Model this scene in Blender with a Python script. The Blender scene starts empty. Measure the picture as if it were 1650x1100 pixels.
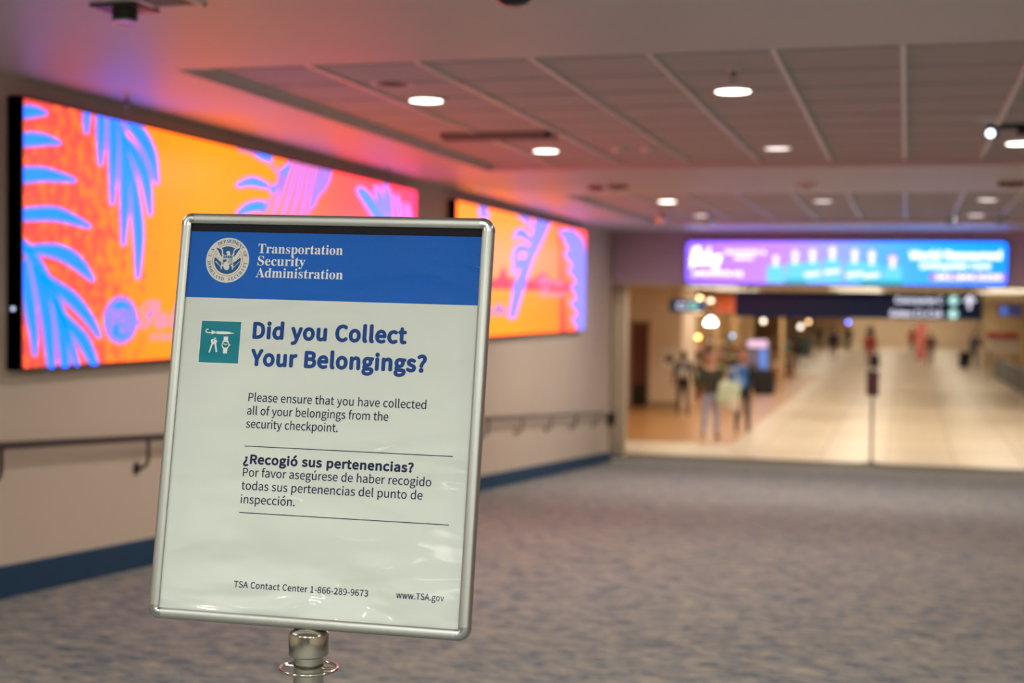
import bpy, bmesh, math, random
from mathutils import Matrix, Vector, Euler

SC = bpy.context.scene
COL = SC.collection
random.seed(7)
PI = math.pi

# ------------------------------------------------------------------ camera
EYE = Vector((0, 0, 1.25))                      # eye height over the carpet, metres
cam_data = bpy.data.cameras.new('camera')
cam_data.sensor_width = 36.0
cam_data.lens = 50.0
cam_data.clip_start = 0.05
cam_data.clip_end = 300
cam_data.dof.use_dof = True
cam_data.dof.focus_distance = 2.53
cam_data.dof.aperture_fstop = 2.85
cam = bpy.data.objects.new('camera', cam_data)
COL.objects.link(cam)
yaw, pitch, roll = math.atan(635 / 2292), math.atan(63 / 2292), 0.013
fw = Vector((-math.sin(yaw) * math.cos(pitch), math.cos(yaw) * math.cos(pitch), -math.sin(pitch)))
rt = Vector((math.cos(yaw), math.sin(yaw), 0))
up = rt.cross(fw)
rt2 = rt * math.cos(roll) + up * math.sin(roll)
up2 = rt2.cross(fw)
cam.matrix_world = Matrix(((rt2.x, up2.x, -fw.x, EYE.x), (rt2.y, up2.y, -fw.y, EYE.y), (rt2.z, up2.z, -fw.z, EYE.z), (0, 0, 0, 1)))
SC.camera = cam

# ------------------------------------------------------------------ world, exposure
world = bpy.data.worlds.new('world')
SC.world = world
world.use_nodes = True
world.node_tree.nodes['Background'].inputs[0].default_value = (0.5, 0.5, 0.55, 1)
world.node_tree.nodes['Background'].inputs[1].default_value = 0.02
SC.view_settings.view_transform = 'Standard'
SC.view_settings.look = 'None'
SC.view_settings.gamma = 1
SC.view_settings.use_curve_mapping = False
SC.view_settings.exposure = 0.0
try:
    SC.cycles.use_denoising = True
    SC.cycles.max_bounces = 6
    SC.cycles.diffuse_bounces = 4
    SC.cycles.glossy_bounces = 3
    SC.cycles.sample_clamp_indirect = 4
    SC.cycles.caustics_reflective = False
except Exception:
    pass

LAMP_W = 27.0                                   # watts of each corridor downlight
LAMP_NEAR_W = 50.0                              # the downlights around and behind the viewer
PANEL_EMIT = 12.5                               # concourse ceiling panels
SCREEN_EMIT = 2.8                               # the two orange video walls
AD_EMIT = 2.4

# ------------------------------------------------------------------ helpers
def srgb(r, g, b):
    f = lambda c: (c / 255 / 12.92) if c <= 10 else ((c / 255 + 0.055) / 1.055) ** 2.4
    return (f(r), f(g), f(b))

MATS = {}
def mat(name, col=(.8, .8, .8), rough=.5, metal=0, coat=0, coat_rough=.1, var=0, vscale=8, bump=0, bscale=60, emit=None, estr=1, alpha=1):
    """one procedural material: principled shader, colour broken up by noise, optional bump and emission"""
    if name in MATS:
        return MATS[name]
    m = bpy.data.materials.new(name)
    m.use_nodes = True
    nt = m.node_tree
    p = nt.nodes['Principled BSDF']
    p.inputs['Base Color'].default_value = (*col, 1)
    p.inputs['Roughness'].default_value = rough
    p.inputs['Metallic'].default_value = metal
    p.inputs['Coat Weight'].default_value = coat
    p.inputs['Coat Roughness'].default_value = coat_rough
    if emit is not None:
        p.inputs['Emission Color'].default_value = (*emit, 1)
        p.inputs['Emission Strength'].default_value = estr
    tc = nt.nodes.new('ShaderNodeTexCoord')
    if var:
        n = nt.nodes.new('ShaderNodeTexNoise')
        n.inputs['Scale'].default_value = vscale
        n.inputs['Detail'].default_value = 4
        nt.links.new(tc.outputs['Object'], n.inputs['Vector'])
        r = nt.nodes.new('ShaderNodeMapRange')
        r.inputs[1].default_value = .25; r.inputs[2].default_value = .75
        r.inputs[3].default_value = 1 - var; r.inputs[4].default_value = 1 + var
        nt.links.new(n.outputs['Fac'], r.inputs[0])
        mx = nt.nodes.new('ShaderNodeVectorMath'); mx.operation = 'SCALE'
        mx.inputs[0].default_value = col
        nt.links.new(r.outputs[0], mx.inputs['Scale'])
        nt.links.new(mx.outputs[0], p.inputs['Base Color'])
    if bump:
        n = nt.nodes.new('ShaderNodeTexNoise')
        n.inputs['Scale'].default_value = bscale
        n.inputs['Detail'].default_value = 3
        nt.links.new(tc.outputs['Object'], n.inputs['Vector'])
        b = nt.nodes.new('ShaderNodeBump')
        b.inputs['Strength'].default_value = bump
        b.inputs['Distance'].default_value = .01
        nt.links.new(n.outputs['Fac'], b.inputs['Height'])
        nt.links.new(b.outputs[0], p.inputs['Normal'])
    MATS[name] = m
    return m

def emat(name, col, strength):
    if name in MATS:
        return MATS[name]
    return mat(name, (.02, .02, .02), .35, emit=col, estr=strength)

class MB:
    """collects shapes into one mesh; self.m places them, mi is the material slot"""
    def __init__(s):
        s.v, s.f, s.mi, s.sm, s.m = [], [], [], [], Matrix()
    def add(s, vs, fs, mi=0, smooth=False):
        o = len(s.v)
        s.v += [s.m @ Vector(v) for v in vs]
        for f in fs:
            s.f.append([i + o for i in f]); s.mi.append(mi); s.sm.append(smooth)
        return s
    def box(s, x0, x1, y0, y1, z0, z1, mi=0):
        vs = [(x, y, z) for z in (z0, z1) for y in (y0, y1) for x in (x0, x1)]
        return s.add(vs, [(0, 2, 3, 1), (4, 5, 7, 6), (0, 1, 5, 4), (2, 6, 7, 3), (0, 4, 6, 2), (1, 3, 7, 5)], mi)
    def rbox(s, x0, x1, y0, y1, z0, z1, b=.01, mi=0):
        bm = bmesh.new()
        bmesh.ops.create_cube(bm, size=1)
        for v in bm.verts:
            v.co = Vector((x0 + (v.co.x + .5) * (x1 - x0), y0 + (v.co.y + .5) * (y1 - y0), z0 + (v.co.z + .5) * (z1 - z0)))
        bmesh.ops.bevel(bm, geom=bm.edges[:], offset=b, segments=3, affect='EDGES', profile=.5)
        bm.verts.index_update()
        s.add([v.co[:] for v in bm.verts], [[v.index for v in f.verts] for f in bm.faces], mi, True)
        bm.free()
        return s
    def poly(s, pts, mi=0):
        return s.add(pts, [list(range(len(pts)))], mi)
    def loft(s, rings, mi=0, closed=True, caps=True, smooth=True):
        n = len(rings[0]); vs = [p for r in rings for p in r]; fs = []
        for i in range(len(rings) - 1):
            for j in range(n if closed else n - 1):
                k = (j + 1) % n
                fs.append((i * n + j, i * n + k, (i + 1) * n + k, (i + 1) * n + j))
        s.add(vs, fs, mi, smooth)
        if caps:
            o = len(s.v) - len(vs)
            for r in (list(range(n))[::-1], [(len(rings) - 1) * n + j for j in range(n)]):
                s.f.append([i + o for i in r]); s.mi.append(mi); s.sm.append(False)
        return s
    def lathe(s, prof, c=(0, 0, 0), n=24, mi=0, caps=True):
        """prof: (radius, z) from below upwards"""
        return s.loft([[(c[0] + r * math.cos(2 * PI * j / n), c[1] + r * math.sin(2 * PI * j / n), c[2] + z) for j in range(n)] for r, z in prof], mi, True, caps)
    def tube(s, pts, rad, n=10, mi=0, closed=False):
        pts = [Vector(p) for p in pts]
        rads = rad if isinstance(rad, (list, tuple)) else [rad] * len(pts)
        rings = []; nrm = None
        N = len(pts)
        for i, p in enumerate(pts):
            if closed:
                d = pts[(i + 1) % N] - pts[i - 1]
            else:
                d = (pts[min(i + 1, N - 1)] - pts[max(i - 1, 0)])
            d.normalize()
            if nrm is None:
                a = Vector((0, 0, 1)) if abs(d.z) < .9 else Vector((1, 0, 0))
                nrm = d.cross(a).normalized()
            else:
                nrm = (nrm - d * nrm.dot(d)).normalized()
            b = d.cross(nrm)
            rings.append([(p + (nrm * math.cos(2 * PI * j / n) + b * math.sin(2 * PI * j / n)) * rads[i])[:] for j in range(n)])
        if closed:
            rings.append(rings[0])
        return s.loft(rings, mi, True, not closed)
    def ball(s, c, r, n=12, mi=0):
        rx, ry, rz = r if isinstance(r, (list, tuple)) else (r, r, r)
        k = n // 2
        rings = [[(c[0] + rx * math.sin(PI * i / k) * math.cos(2 * PI * j / n), c[1] + ry * math.sin(PI * i / k) * math.sin(2 * PI * j / n), c[2] - rz * math.cos(PI * i / k)) for j in range(n)] for i in range(1, k)]
        s.loft(rings, mi, True, False)
        o = len(s.v); a = s.add([(c[0], c[1], c[2] - rz), (c[0], c[1], c[2] + rz)], [])
        f0 = o - (k - 1) * n
        for j in range(n):
            q = (j + 1) % n
            s.f.append([o, f0 + q, f0 + j]); s.mi.append(mi); s.sm.append(True)
            s.f.append([o + 1, o - n + j, o - n + q]); s.mi.append(mi); s.sm.append(True)
        return s
    def build(s, name, mats, parent=None, loc=None, mw=None):
        """links the shapes as ONE mesh object. World coordinates in; origin at loc, the parent's origin, or the base centre.
        mw: the shapes are in that local frame instead"""
        me = bpy.data.meshes.new(name)
        off = Vector((0, 0, 0))
        if mw is None:
            if loc is not None:
                off = Vector(loc)
            elif parent is not None:
                off = world_loc(parent)
            else:
                xs = [v.x for v in s.v]; ys = [v.y for v in s.v]; zs = [v.z for v in s.v]
                off = Vector(((min(xs) + max(xs)) / 2, (min(ys) + max(ys)) / 2, min(zs)))
        me.from_pydata([(v - off)[:] for v in s.v], [], s.f)
        for m in (mats if isinstance(mats, (list, tuple)) else [mats]):
            me.materials.append(m)
        me.polygons.foreach_set('material_index', s.mi)
        me.polygons.foreach_set('use_smooth', s.sm)
        bm = bmesh.new(); bm.from_mesh(me)
        bmesh.ops.recalc_face_normals(bm, faces=bm.faces[:])
        bm.to_mesh(me); bm.free()
        try:
            me.set_sharp_from_angle(angle=math.radians(40))
        except Exception:
            pass
        o = bpy.data.objects.new(name, me)
        COL.objects.link(o)
        if mw is not None:
            if parent is not None:
                o.parent = parent
                o.matrix_local = (WM[parent].inverted() @ mw) if parent in WM else mw
            else:
                o.matrix_world = mw
            WM[o] = mw.copy()
        else:
            if parent is not None:
                o.parent = parent
                o.matrix_local = WM[parent].inverted() @ Matrix.Translation(off)
            else:
                o.location = off
            WM[o] = Matrix.Translation(off)
        return o

WM = {}
def world_loc(o):
    return WM[o].translation.copy()

def thing(name, label, cat, loc, group=None):
    o = bpy.data.objects.new(name, None)
    o.empty_display_size = .1
    COL.objects.link(o)
    o.location = loc
    WM[o] = Matrix.Translation(Vector(loc))
    return tag(o, label, cat, group)

def tag(o, label, cat, group=None, kind=None):
    o['label'] = label; o['category'] = cat
    if group: o['group'] = group
    if kind: o['kind'] = kind
    return o

def struct(o):
    o['kind'] = 'structure'
    return o

def copy_thing(src, loc, label, group=None, rz=0):
    r = src.copy(); COL.objects.link(r)
    r.location = loc
    r.rotation_euler = (0, 0, rz)
    r['label'] = label
    if group: r['group'] = group
    WM[r] = Matrix.Translation(Vector(loc)) @ Matrix.Rotation(rz, 4, 'Z')
    for ch in list(src.children):
        c = ch.copy(); COL.objects.link(c); c.parent = r; c.matrix_parent_inverse = ch.matrix_parent_inverse
        for g in list(ch.children):
            d = g.copy(); COL.objects.link(d); d.parent = c; d.matrix_parent_inverse = g.matrix_parent_inverse
    return r

# lettering: outlines of a grotesque, a serif and a script alphabet, as bezier points
GLYPHS = {
    'sans': {
        '&': [476,[89,-9,181,-9,242,-9,290,14,329,50,371,20,411,0,447,-9,453,9,459,26,464,44,436,52,403,69,368,93,409,146,438,209,458,277,438,277,418,277,398,277,382,218,358,167,326,125,278,165,230,216,196,270,254,311,312,354,312,422,312,481,275,522,211,522,140,522,93,470,93,402,93,365,106,324,127,282,74,245,25,202,25,133,25,50],[237,127,287,83,258,58,224,42,189,42,132,42,88,79,88,137,88,176,116,208,153,237,188,181],[219,344,172,312,157,343,148,375,148,403,148,445,172,478,211,478,246,478,260,450,260,420,260,375]],
        '-': [243,[32,188,32,172,92,172,152,172,211,172,211,188,211,204,211,221,152,221,92,221,32,221,32,204]],
        '.': [195,[71,-9,97,-9,123,-9,144,11,144,39,144,69,123,88,97,88,71,88,51,69,51,39,51,11]],
        '1': [389,[62,18,62,0,155,0,249,0,343,0,343,18,343,35,343,53,309,53,275,53,240,53,240,207,240,360,240,513,224,513,208,513,191,513,163,497,130,485,85,477,85,463,85,450,85,436,115,436,146,436,176,436,176,309,176,181,176,53,138,53,100,53,62,53,62,35]],
        '2': [389,[31,13,31,0,138,0,246,0,354,0,354,18,354,37,354,55,306,55,259,55,211,55,186,55,154,53,127,50,248,165,329,269,329,372,329,463,271,522,179,522,114,522,69,493,28,447,40,435,53,423,65,411,94,445,130,471,172,471,235,471,266,428,266,369,266,281,192,179,31,38,31,25]],
        '3': [389,[104,-9,184,-9,276,-9,349,46,349,137,349,208,301,253,241,268,241,269,241,270,241,271,296,290,332,332,332,394,332,475,269,522,182,522,123,522,78,496,39,461,51,448,62,434,74,421,103,450,139,471,180,471,234,471,267,438,267,389,267,334,231,291,125,291,125,275,125,259,125,242,244,242,284,202,284,139,284,81,242,44,180,44,122,44,83,72,53,103,42,89,31,75,20,62,54,25]],
        '4': [389,[238,47,238,0,258,0,278,0,298,0,298,47,298,94,298,141,321,141,344,141,367,141,367,158,367,176,367,193,344,193,321,193,298,193,298,299,298,406,298,513,275,513,251,513,228,513,156,403,85,293,14,183,14,169,14,155,14,141,89,141,163,141,238,141,238,94],[238,245,238,193,186,193,133,193,81,193,120,251,158,309,197,368,212,393,226,419,239,443,240,443,241,443,242,443,240,417,238,375,238,350,238,298]],
        '5': [389,[103,-9,183,-9,270,-9,352,55,352,167,352,280,282,331,197,331,166,331,143,323,120,310,124,360,129,409,133,459,197,459,262,459,326,459,326,477,326,495,326,513,243,513,160,513,77,513,71,433,66,354,60,274,72,267,83,259,95,252,124,272,146,282,180,282,244,282,286,239,286,165,286,90,238,44,177,44,118,44,80,71,51,101,40,87,30,73,19,59,54,25]],
        '6': [389,[113,-9,211,-9,291,-9,359,58,359,158,359,265,303,319,216,319,176,319,131,296,99,257,102,416,160,470,232,470,263,470,293,454,313,431,325,444,337,457,349,470,321,501,282,522,229,522,130,522,39,446,39,245,39,76],[108,99,101,206,134,254,174,271,205,271,268,271,298,227,298,158,298,88,260,41,211,41,146,41]],
        '7': [389,[148,195,139,0,161,0,183,0,205,0,214,201,235,321,356,475,356,488,356,500,356,513,249,513,141,513,34,513,34,495,34,477,34,459,117,459,201,459,284,459,183,319]],
        '8': [389,[101,-9,196,-9,292,-9,356,49,356,123,356,194,315,232,270,258,270,260,270,261,270,262,300,286,338,332,338,386,338,465,285,521,197,521,118,521,57,468,57,391,57,337,89,298,126,272,126,271,126,271,126,270,79,244,32,196,32,127,32,48],[265,310,231,279,170,303,115,330,115,391,115,440,149,473,197,473,251,473,284,433,284,382,284,345],[256,39,197,39,135,39,89,78,89,133,89,182,118,223,160,249,232,220,296,195,296,125,296,74]],
        '9': [389,[109,-9,165,-9,261,-9,351,71,351,279,351,442,277,522,178,522,98,522,31,456,31,356,31,250,87,195,172,195,215,195,259,219,291,257,286,98,228,44,162,44,129,44,98,59,76,83,64,70,52,57,41,43,69,13],[283,417,290,311,256,262,217,242,183,242,122,242,91,287,91,356,91,426,129,473,179,473,244,473]],
        '?': [332,[108,277,125,155,144,155,162,155,181,155,169,265,295,306,295,409,295,486,243,534,164,534,107,534,62,506,30,469,42,458,54,447,67,436,91,464,122,480,157,480,207,480,232,447,232,405,232,321],[129,-9,155,-9,181,-9,202,11,202,39,202,69,181,88,155,88,129,88,109,69,109,39,109,11]],
        'A': [426,[61,171,3,0,25,0,46,0,68,0,85,52,101,105,118,157,180,157,243,157,305,157,322,105,338,52,354,0,377,0,400,0,423,0,365,171,307,342,249,513,225,513,201,513,176,513,119,342],[186,208,134,208,142,234,151,261,159,287,177,345,194,401,210,461,211,461,212,461,213,461,230,401,246,345,265,287,273,261,281,234,289,208,237,208]],
        'B': [460,[71,171,71,0,125,0,180,0,234,0,349,0,429,50,429,151,429,221,385,261,324,273,324,274,324,275,324,277,373,292,399,337,399,388,399,478,326,513,223,513,172,513,121,513,71,513,71,342],[161,296,135,296,135,351,135,407,135,462,162,462,188,462,214,462,295,462,335,440,335,380,335,327,300,296,211,296,186,296],[165,52,135,52,135,116,135,181,135,245,165,245,195,245,225,245,315,245,365,216,365,153,365,83,313,52,225,52,195,52]],
        'C': [447,[136,-9,264,-9,331,-9,381,18,422,64,410,78,398,92,386,106,353,69,316,48,267,48,169,48,107,129,107,258,107,387,172,466,269,466,313,466,347,446,374,417,386,431,397,445,409,459,380,492,331,522,268,522,138,522,41,422,41,256,41,90]],
        'D': [482,[71,171,71,0,114,0,158,0,202,0,356,0,440,96,440,258,440,422,356,513,199,513,156,513,113,513,71,513,71,342],[155,53,135,53,135,189,135,325,135,461,155,461,174,461,193,461,314,461,374,389,374,258,374,129,314,53,193,53,174,53]],
        'E': [412,[71,171,71,0,172,0,273,0,374,0,374,18,374,37,374,55,294,55,215,55,135,55,135,118,135,180,135,242,200,242,265,242,330,242,330,261,330,279,330,298,265,298,200,298,135,298,135,351,135,405,135,459,212,459,289,459,366,459,366,477,366,495,366,513,268,513,169,513,71,513,71,342]],
        'G': [482,[137,-9,272,-9,341,-9,398,16,431,50,431,122,431,194,431,266,374,266,318,266,262,266,262,248,262,230,262,212,298,212,335,212,371,212,371,167,371,123,371,78,351,59,315,48,279,48,169,48,107,129,107,258,107,387,174,466,278,466,329,466,363,444,389,417,400,431,412,445,424,459,394,490,347,522,276,522,140,522,41,422,41,256,41,90]],
        'H': [510,[71,171,71,0,92,0,114,0,135,0,135,81,135,162,135,242,215,242,295,242,375,242,375,162,375,81,375,0,396,0,418,0,440,0,440,171,440,342,440,513,418,513,396,513,375,513,375,442,375,370,375,298,295,298,215,298,135,298,135,370,135,442,135,513,114,513,92,513,71,513,71,342]],
        'I': [205,[71,171,71,0,92,0,114,0,135,0,135,171,135,342,135,513,114,513,92,513,71,513,71,342]],
        'L': [380,[71,171,71,0,167,0,264,0,360,0,360,18,360,37,360,55,285,55,210,55,135,55,135,208,135,361,135,513,114,513,92,513,71,513,71,342]],
        'N': [506,[71,171,71,0,91,0,111,0,132,0,132,90,132,180,132,270,132,324,127,378,124,430,125,430,126,430,127,430,145,395,164,359,182,324,244,216,307,108,369,0,391,0,413,0,436,0,436,171,436,342,436,513,415,513,394,513,374,513,374,424,374,335,374,246,374,193,379,135,383,84,382,84,381,84,380,84,361,119,343,155,324,190,262,298,199,405,137,513,115,513,93,513,71,513,71,342]],
        'O': [520,[131,-9,260,-9,389,-9,479,94,479,258,479,423,389,522,260,522,131,522,41,423,41,258,41,94],[352,48,260,48,167,48,107,130,107,258,107,387,167,466,260,466,352,466,412,387,412,258,412,130]],
        'P': [443,[71,171,71,0,92,0,114,0,135,0,135,68,135,136,135,204,163,204,192,204,220,204,333,204,409,254,409,363,409,475,332,513,217,513,168,513,120,513,71,513,71,342],[161,257,135,257,135,325,135,393,135,461,160,461,184,461,209,461,299,461,345,438,345,363,345,289,302,257,211,257,186,257]],
        'R': [445,[164,270,135,270,135,333,135,397,135,461,164,461,193,461,221,461,302,461,346,437,346,370,346,303,302,270,221,270,193,270],[311,73,352,0,377,0,401,0,425,0,382,75,338,150,295,225,364,242,410,289,410,370,410,476,335,513,231,513,178,513,124,513,71,513,71,342,71,171,71,0,92,0,114,0,135,0,135,73,135,145,135,218,166,218,197,218,228,218,269,145]],
        'S': [417,[140,-9,213,-9,320,-9,387,55,387,137,387,213,341,248,282,274,257,284,233,295,209,305,169,322,123,341,123,391,123,437,161,466,219,466,267,466,305,447,336,418,347,432,359,446,370,459,334,496,280,522,219,522,126,522,57,466,57,387,57,312,114,275,162,255,186,244,211,233,235,223,284,201,321,184,321,131,321,81,282,48,214,48,160,48,109,73,72,111,59,96,46,81,34,67,78,20]],
        'T': [419,[177,153,177,0,199,0,221,0,242,0,242,153,242,306,242,459,294,459,346,459,398,459,398,477,398,495,398,513,272,513,147,513,22,513,22,495,22,477,22,459,74,459,125,459,177,459,177,306]],
        'U': [505,[148,-9,253,-9,357,-9,437,47,437,211,437,312,437,413,437,513,416,513,395,513,375,513,375,412,375,311,375,210,375,87,321,48,253,48,186,48,133,87,133,210,133,311,133,412,133,513,112,513,90,513,69,513,69,413,69,312,69,211,69,47]],
        'W': [615,[91,171,127,0,152,0,178,0,204,0,229,103,255,206,280,310,289,350,298,387,306,426,307,426,308,426,309,426,317,387,325,350,334,310,360,206,386,103,412,0,438,0,464,0,490,0,525,171,561,342,596,513,575,513,555,513,534,513,516,420,497,327,479,234,470,179,460,123,451,67,450,67,448,67,447,67,434,123,423,179,410,234,387,327,363,420,339,513,319,513,299,513,279,513,256,420,232,327,209,234,196,179,183,123,172,67,171,67,170,67,169,67,159,123,149,179,139,234,121,327,103,420,85,513,63,513,40,513,18,513,54,342]],
        'X': [401,[62,88,12,0,35,0,58,0,81,0,105,46,130,92,154,139,167,165,181,190,195,222,196,222,197,222,198,222,215,190,229,165,242,139,268,92,293,46,319,0,342,0,366,0,390,0,340,87,290,175,239,262,286,346,333,430,380,513,357,513,334,513,312,513,289,470,266,426,243,382,230,359,221,337,207,307,206,307,205,307,204,307,187,337,176,359,163,382,140,426,116,470,93,513,69,513,46,513,22,513,68,431,115,348,162,265,112,177]],
        'Y': [372,[153,66,153,0,175,0,196,0,218,0,218,66,218,133,218,199,269,304,321,408,373,513,350,513,328,513,305,513,283,465,261,417,239,368,223,331,206,294,188,256,187,256,186,256,185,256,167,294,151,331,134,368,112,417,90,465,68,513,45,513,22,513,-1,513,51,408,102,304,153,199,153,133]],
        'a': [394,[88,-9,152,-9,199,-9,242,15,278,46,279,46,279,46,280,46,282,30,284,15,286,0,303,0,321,0,338,0,338,78,338,156,338,234,338,328,300,390,207,390,145,390,92,363,57,340,66,326,74,311,82,296,112,317,152,337,196,337,258,337,275,290,275,241,113,223,41,181,41,99,41,30],[207,43,170,43,132,43,103,60,103,103,103,152,146,183,275,198,275,163,275,128,275,92,237,60]],
        'b': [433,[197,-9,232,-9,319,-9,397,66,397,196,397,314,344,390,246,390,203,390,161,366,126,337,127,359,128,382,129,405,129,456,129,507,129,557,107,557,86,557,64,557,64,372,64,186,64,0,81,0,99,0,116,0,117,13,119,26,121,39,122,39,123,39,124,39,157,9],[284,45,221,45,196,45,162,55,129,84,129,151,129,218,129,284,165,318,198,336,230,336,303,336,331,280,331,195,331,102]],
        'c': [357,[113,-9,214,-9,260,-9,303,9,338,39,328,53,319,67,310,82,286,61,255,44,220,44,150,44,102,102,102,190,102,277,153,336,222,336,251,336,276,323,298,303,308,317,319,331,330,345,303,369,269,390,219,390,121,390,36,317,36,190,36,64]],
        'd': [434,[99,-9,194,-9,239,-9,280,15,310,45,310,45,311,45,312,45,313,30,315,15,317,0,335,0,352,0,370,0,370,186,370,372,370,557,348,557,327,557,305,557,305,509,305,460,305,411,306,389,308,368,309,346,275,373,246,390,202,390,115,390,37,313,37,190,37,63],[243,45,208,45,141,45,103,99,103,190,103,277,152,336,213,336,244,336,274,325,305,296,305,230,305,163,305,97,274,62]],
        'e': [388,[117,-9,218,-9,270,-9,310,8,343,29,336,44,328,58,321,72,292,53,263,42,225,42,153,42,104,94,99,175,185,175,270,175,356,175,357,185,359,197,359,211,359,320,304,390,207,390,120,390,36,314,36,190,36,64],[167,221,99,221,106,296,154,339,208,339,268,339,303,298,303,221,235,221]],
        'f': [228,[23,345,23,328,40,328,58,328,75,328,75,219,75,109,75,0,96,0,117,0,139,0,139,109,139,219,139,328,165,328,192,328,219,328,219,346,219,363,219,380,192,380,165,380,139,380,139,400,139,420,139,440,139,489,156,515,193,515,206,515,221,512,235,505,240,521,245,538,249,555,232,562,209,567,186,567,110,567,75,518,75,441,75,421,75,401,75,380,58,379,40,378,23,377,23,361]],
        'g': [395,[100,-175,193,-175,310,-175,385,-114,385,-43,385,20,340,47,253,47,228,47,203,47,178,47,127,47,111,64,111,88,111,109,122,122,136,134,153,125,174,120,192,120,270,120,331,172,331,253,331,286,319,314,300,331,326,331,352,331,378,331,378,348,378,364,378,380,334,380,290,380,246,380,232,386,214,390,192,390,116,390,50,338,50,254,50,209,74,172,99,152,99,151,99,150,99,149,79,135,57,110,57,78,57,48,72,28,92,16,92,15,92,14,92,13,56,-9,36,-41,36,-74,36,-139],[236,164,192,164,148,164,111,199,111,254,111,310,148,343,192,343,237,343,273,310,273,254,273,199],[275,-131,202,-131,132,-131,92,-105,92,-64,92,-43,103,-20,130,0,147,-4,165,-6,179,-6,201,-6,223,-6,245,-6,296,-6,322,-18,322,-54,322,-93]],
        'h': [425,[64,186,64,0,86,0,107,0,129,0,129,92,129,184,129,276,167,314,193,334,232,334,283,334,305,304,305,232,305,155,305,77,305,0,326,0,347,0,368,0,368,80,368,161,368,241,368,338,332,390,252,390,200,390,161,361,126,326,127,352,128,379,129,405,129,456,129,507,129,557,107,557,86,557,64,557,64,372]],
        'i': [193,[64,127,64,0,86,0,107,0,129,0,129,127,129,254,129,380,107,380,86,380,64,380,64,254],[71,459,97,459,122,459,139,475,139,501,139,526,122,543,97,543,71,543,55,526,55,501,55,475]],
        'k': [387,[64,186,64,0,85,0,106,0,127,0,127,33,127,67,127,100,151,128,175,156,199,183,236,122,273,61,310,0,333,0,356,0,380,0,332,76,284,151,236,227,278,278,320,329,363,380,339,380,315,380,291,380,238,313,184,247,130,180,129,180,128,180,127,180,127,306,127,432,127,557,106,557,85,557,64,557,64,372]],
        'l': [199,[84,-9,132,-9,149,-9,160,-6,169,-4,166,13,163,29,160,46,153,44,150,44,146,44,137,44,129,52,129,71,129,233,129,395,129,557,107,557,86,557,64,557,64,397,64,236,64,76,64,22]],
        'm': [648,[64,127,64,0,86,0,107,0,129,0,129,92,129,184,129,276,163,315,195,334,224,334,272,334,295,304,295,232,295,155,295,77,295,0,316,0,337,0,359,0,359,92,359,184,359,276,394,315,425,334,454,334,503,334,525,304,525,232,525,155,525,77,525,0,546,0,568,0,589,0,589,80,589,161,589,241,589,338,552,390,474,390,427,390,388,360,348,317,333,362,302,390,243,390,197,390,158,361,125,325,124,325,124,325,123,325,121,343,119,362,117,380,99,380,82,380,64,380,64,254]],
        'n': [427,[64,127,64,0,86,0,107,0,129,0,129,92,129,184,129,276,167,314,193,334,232,334,283,334,305,304,305,232,305,155,305,77,305,0,326,0,347,0,368,0,368,80,368,161,368,241,368,338,332,390,252,390,200,390,160,361,125,325,124,325,124,325,123,325,121,343,119,362,117,380,99,380,82,380,64,380,64,254]],
        'o': [424,[119,-9,212,-9,305,-9,388,64,388,190,388,317,305,390,212,390,119,390,36,317,36,190,36,64],[278,44,212,44,146,44,102,102,102,190,102,277,146,336,212,336,278,336,323,277,323,190,323,102]],
        'p': [434,[64,20,64,-160,86,-160,107,-160,129,-160,129,-117,129,-74,129,-32,128,-9,127,13,127,35,161,6,197,-9,232,-9,319,-9,397,66,397,196,397,314,344,390,246,390,202,390,159,365,125,336,124,336,124,336,123,336,121,351,119,366,117,380,99,380,82,380,64,380,64,200],[284,45,221,45,196,45,162,55,129,84,129,151,129,218,129,284,165,318,198,336,230,336,303,336,331,280,331,195,331,102]],
        'r': [272,[64,127,64,0,86,0,107,0,129,0,129,81,129,163,129,244,154,309,193,333,224,333,240,333,249,331,261,326,265,345,269,363,273,382,261,388,249,390,232,390,190,390,151,359,125,311,124,311,124,311,123,311,121,334,119,357,117,380,99,380,82,380,64,380,64,254]],
        's': [328,[110,-9,164,-9,254,-9,302,42,302,104,302,176,242,198,186,219,144,235,104,249,104,285,104,315,127,340,175,340,209,340,235,326,261,307,271,320,282,333,292,347,263,370,221,390,174,390,91,390,43,342,43,282,43,217,101,192,154,172,196,157,241,139,241,100,241,67,216,41,166,41,120,41,87,59,53,86,43,72,33,58,22,43,58,13]],
        't': [264,[103,-9,183,-9,207,-9,232,-2,254,5,250,21,246,37,242,53,229,48,212,43,198,43,154,43,139,69,139,116,139,187,139,257,139,328,174,328,208,328,243,328,243,346,243,363,243,380,208,380,174,380,139,380,139,416,139,452,139,487,122,487,104,487,86,487,84,452,81,416,79,380,59,379,39,378,19,377,19,361,19,345,19,328,38,328,57,328,76,328,76,258,76,188,76,118,76,41]],
        'u': [425,[95,-9,176,-9,228,-9,265,18,301,60,302,60,303,60,303,60,305,40,306,20,308,0,326,0,344,0,361,0,361,127,361,254,361,380,340,380,319,380,298,380,298,290,298,201,298,111,261,66,234,46,195,46,144,46,123,76,123,147,123,225,123,303,123,380,102,380,80,380,59,380,59,300,59,220,59,139,59,42]],
        'v': [365,[101,127,146,0,171,0,196,0,221,0,266,127,311,254,356,380,335,380,314,380,293,380,269,308,245,236,221,164,209,127,197,88,186,52,184,52,183,52,182,52,171,88,159,127,147,164,123,236,99,308,76,380,53,380,31,380,9,380,55,254]],
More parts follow.
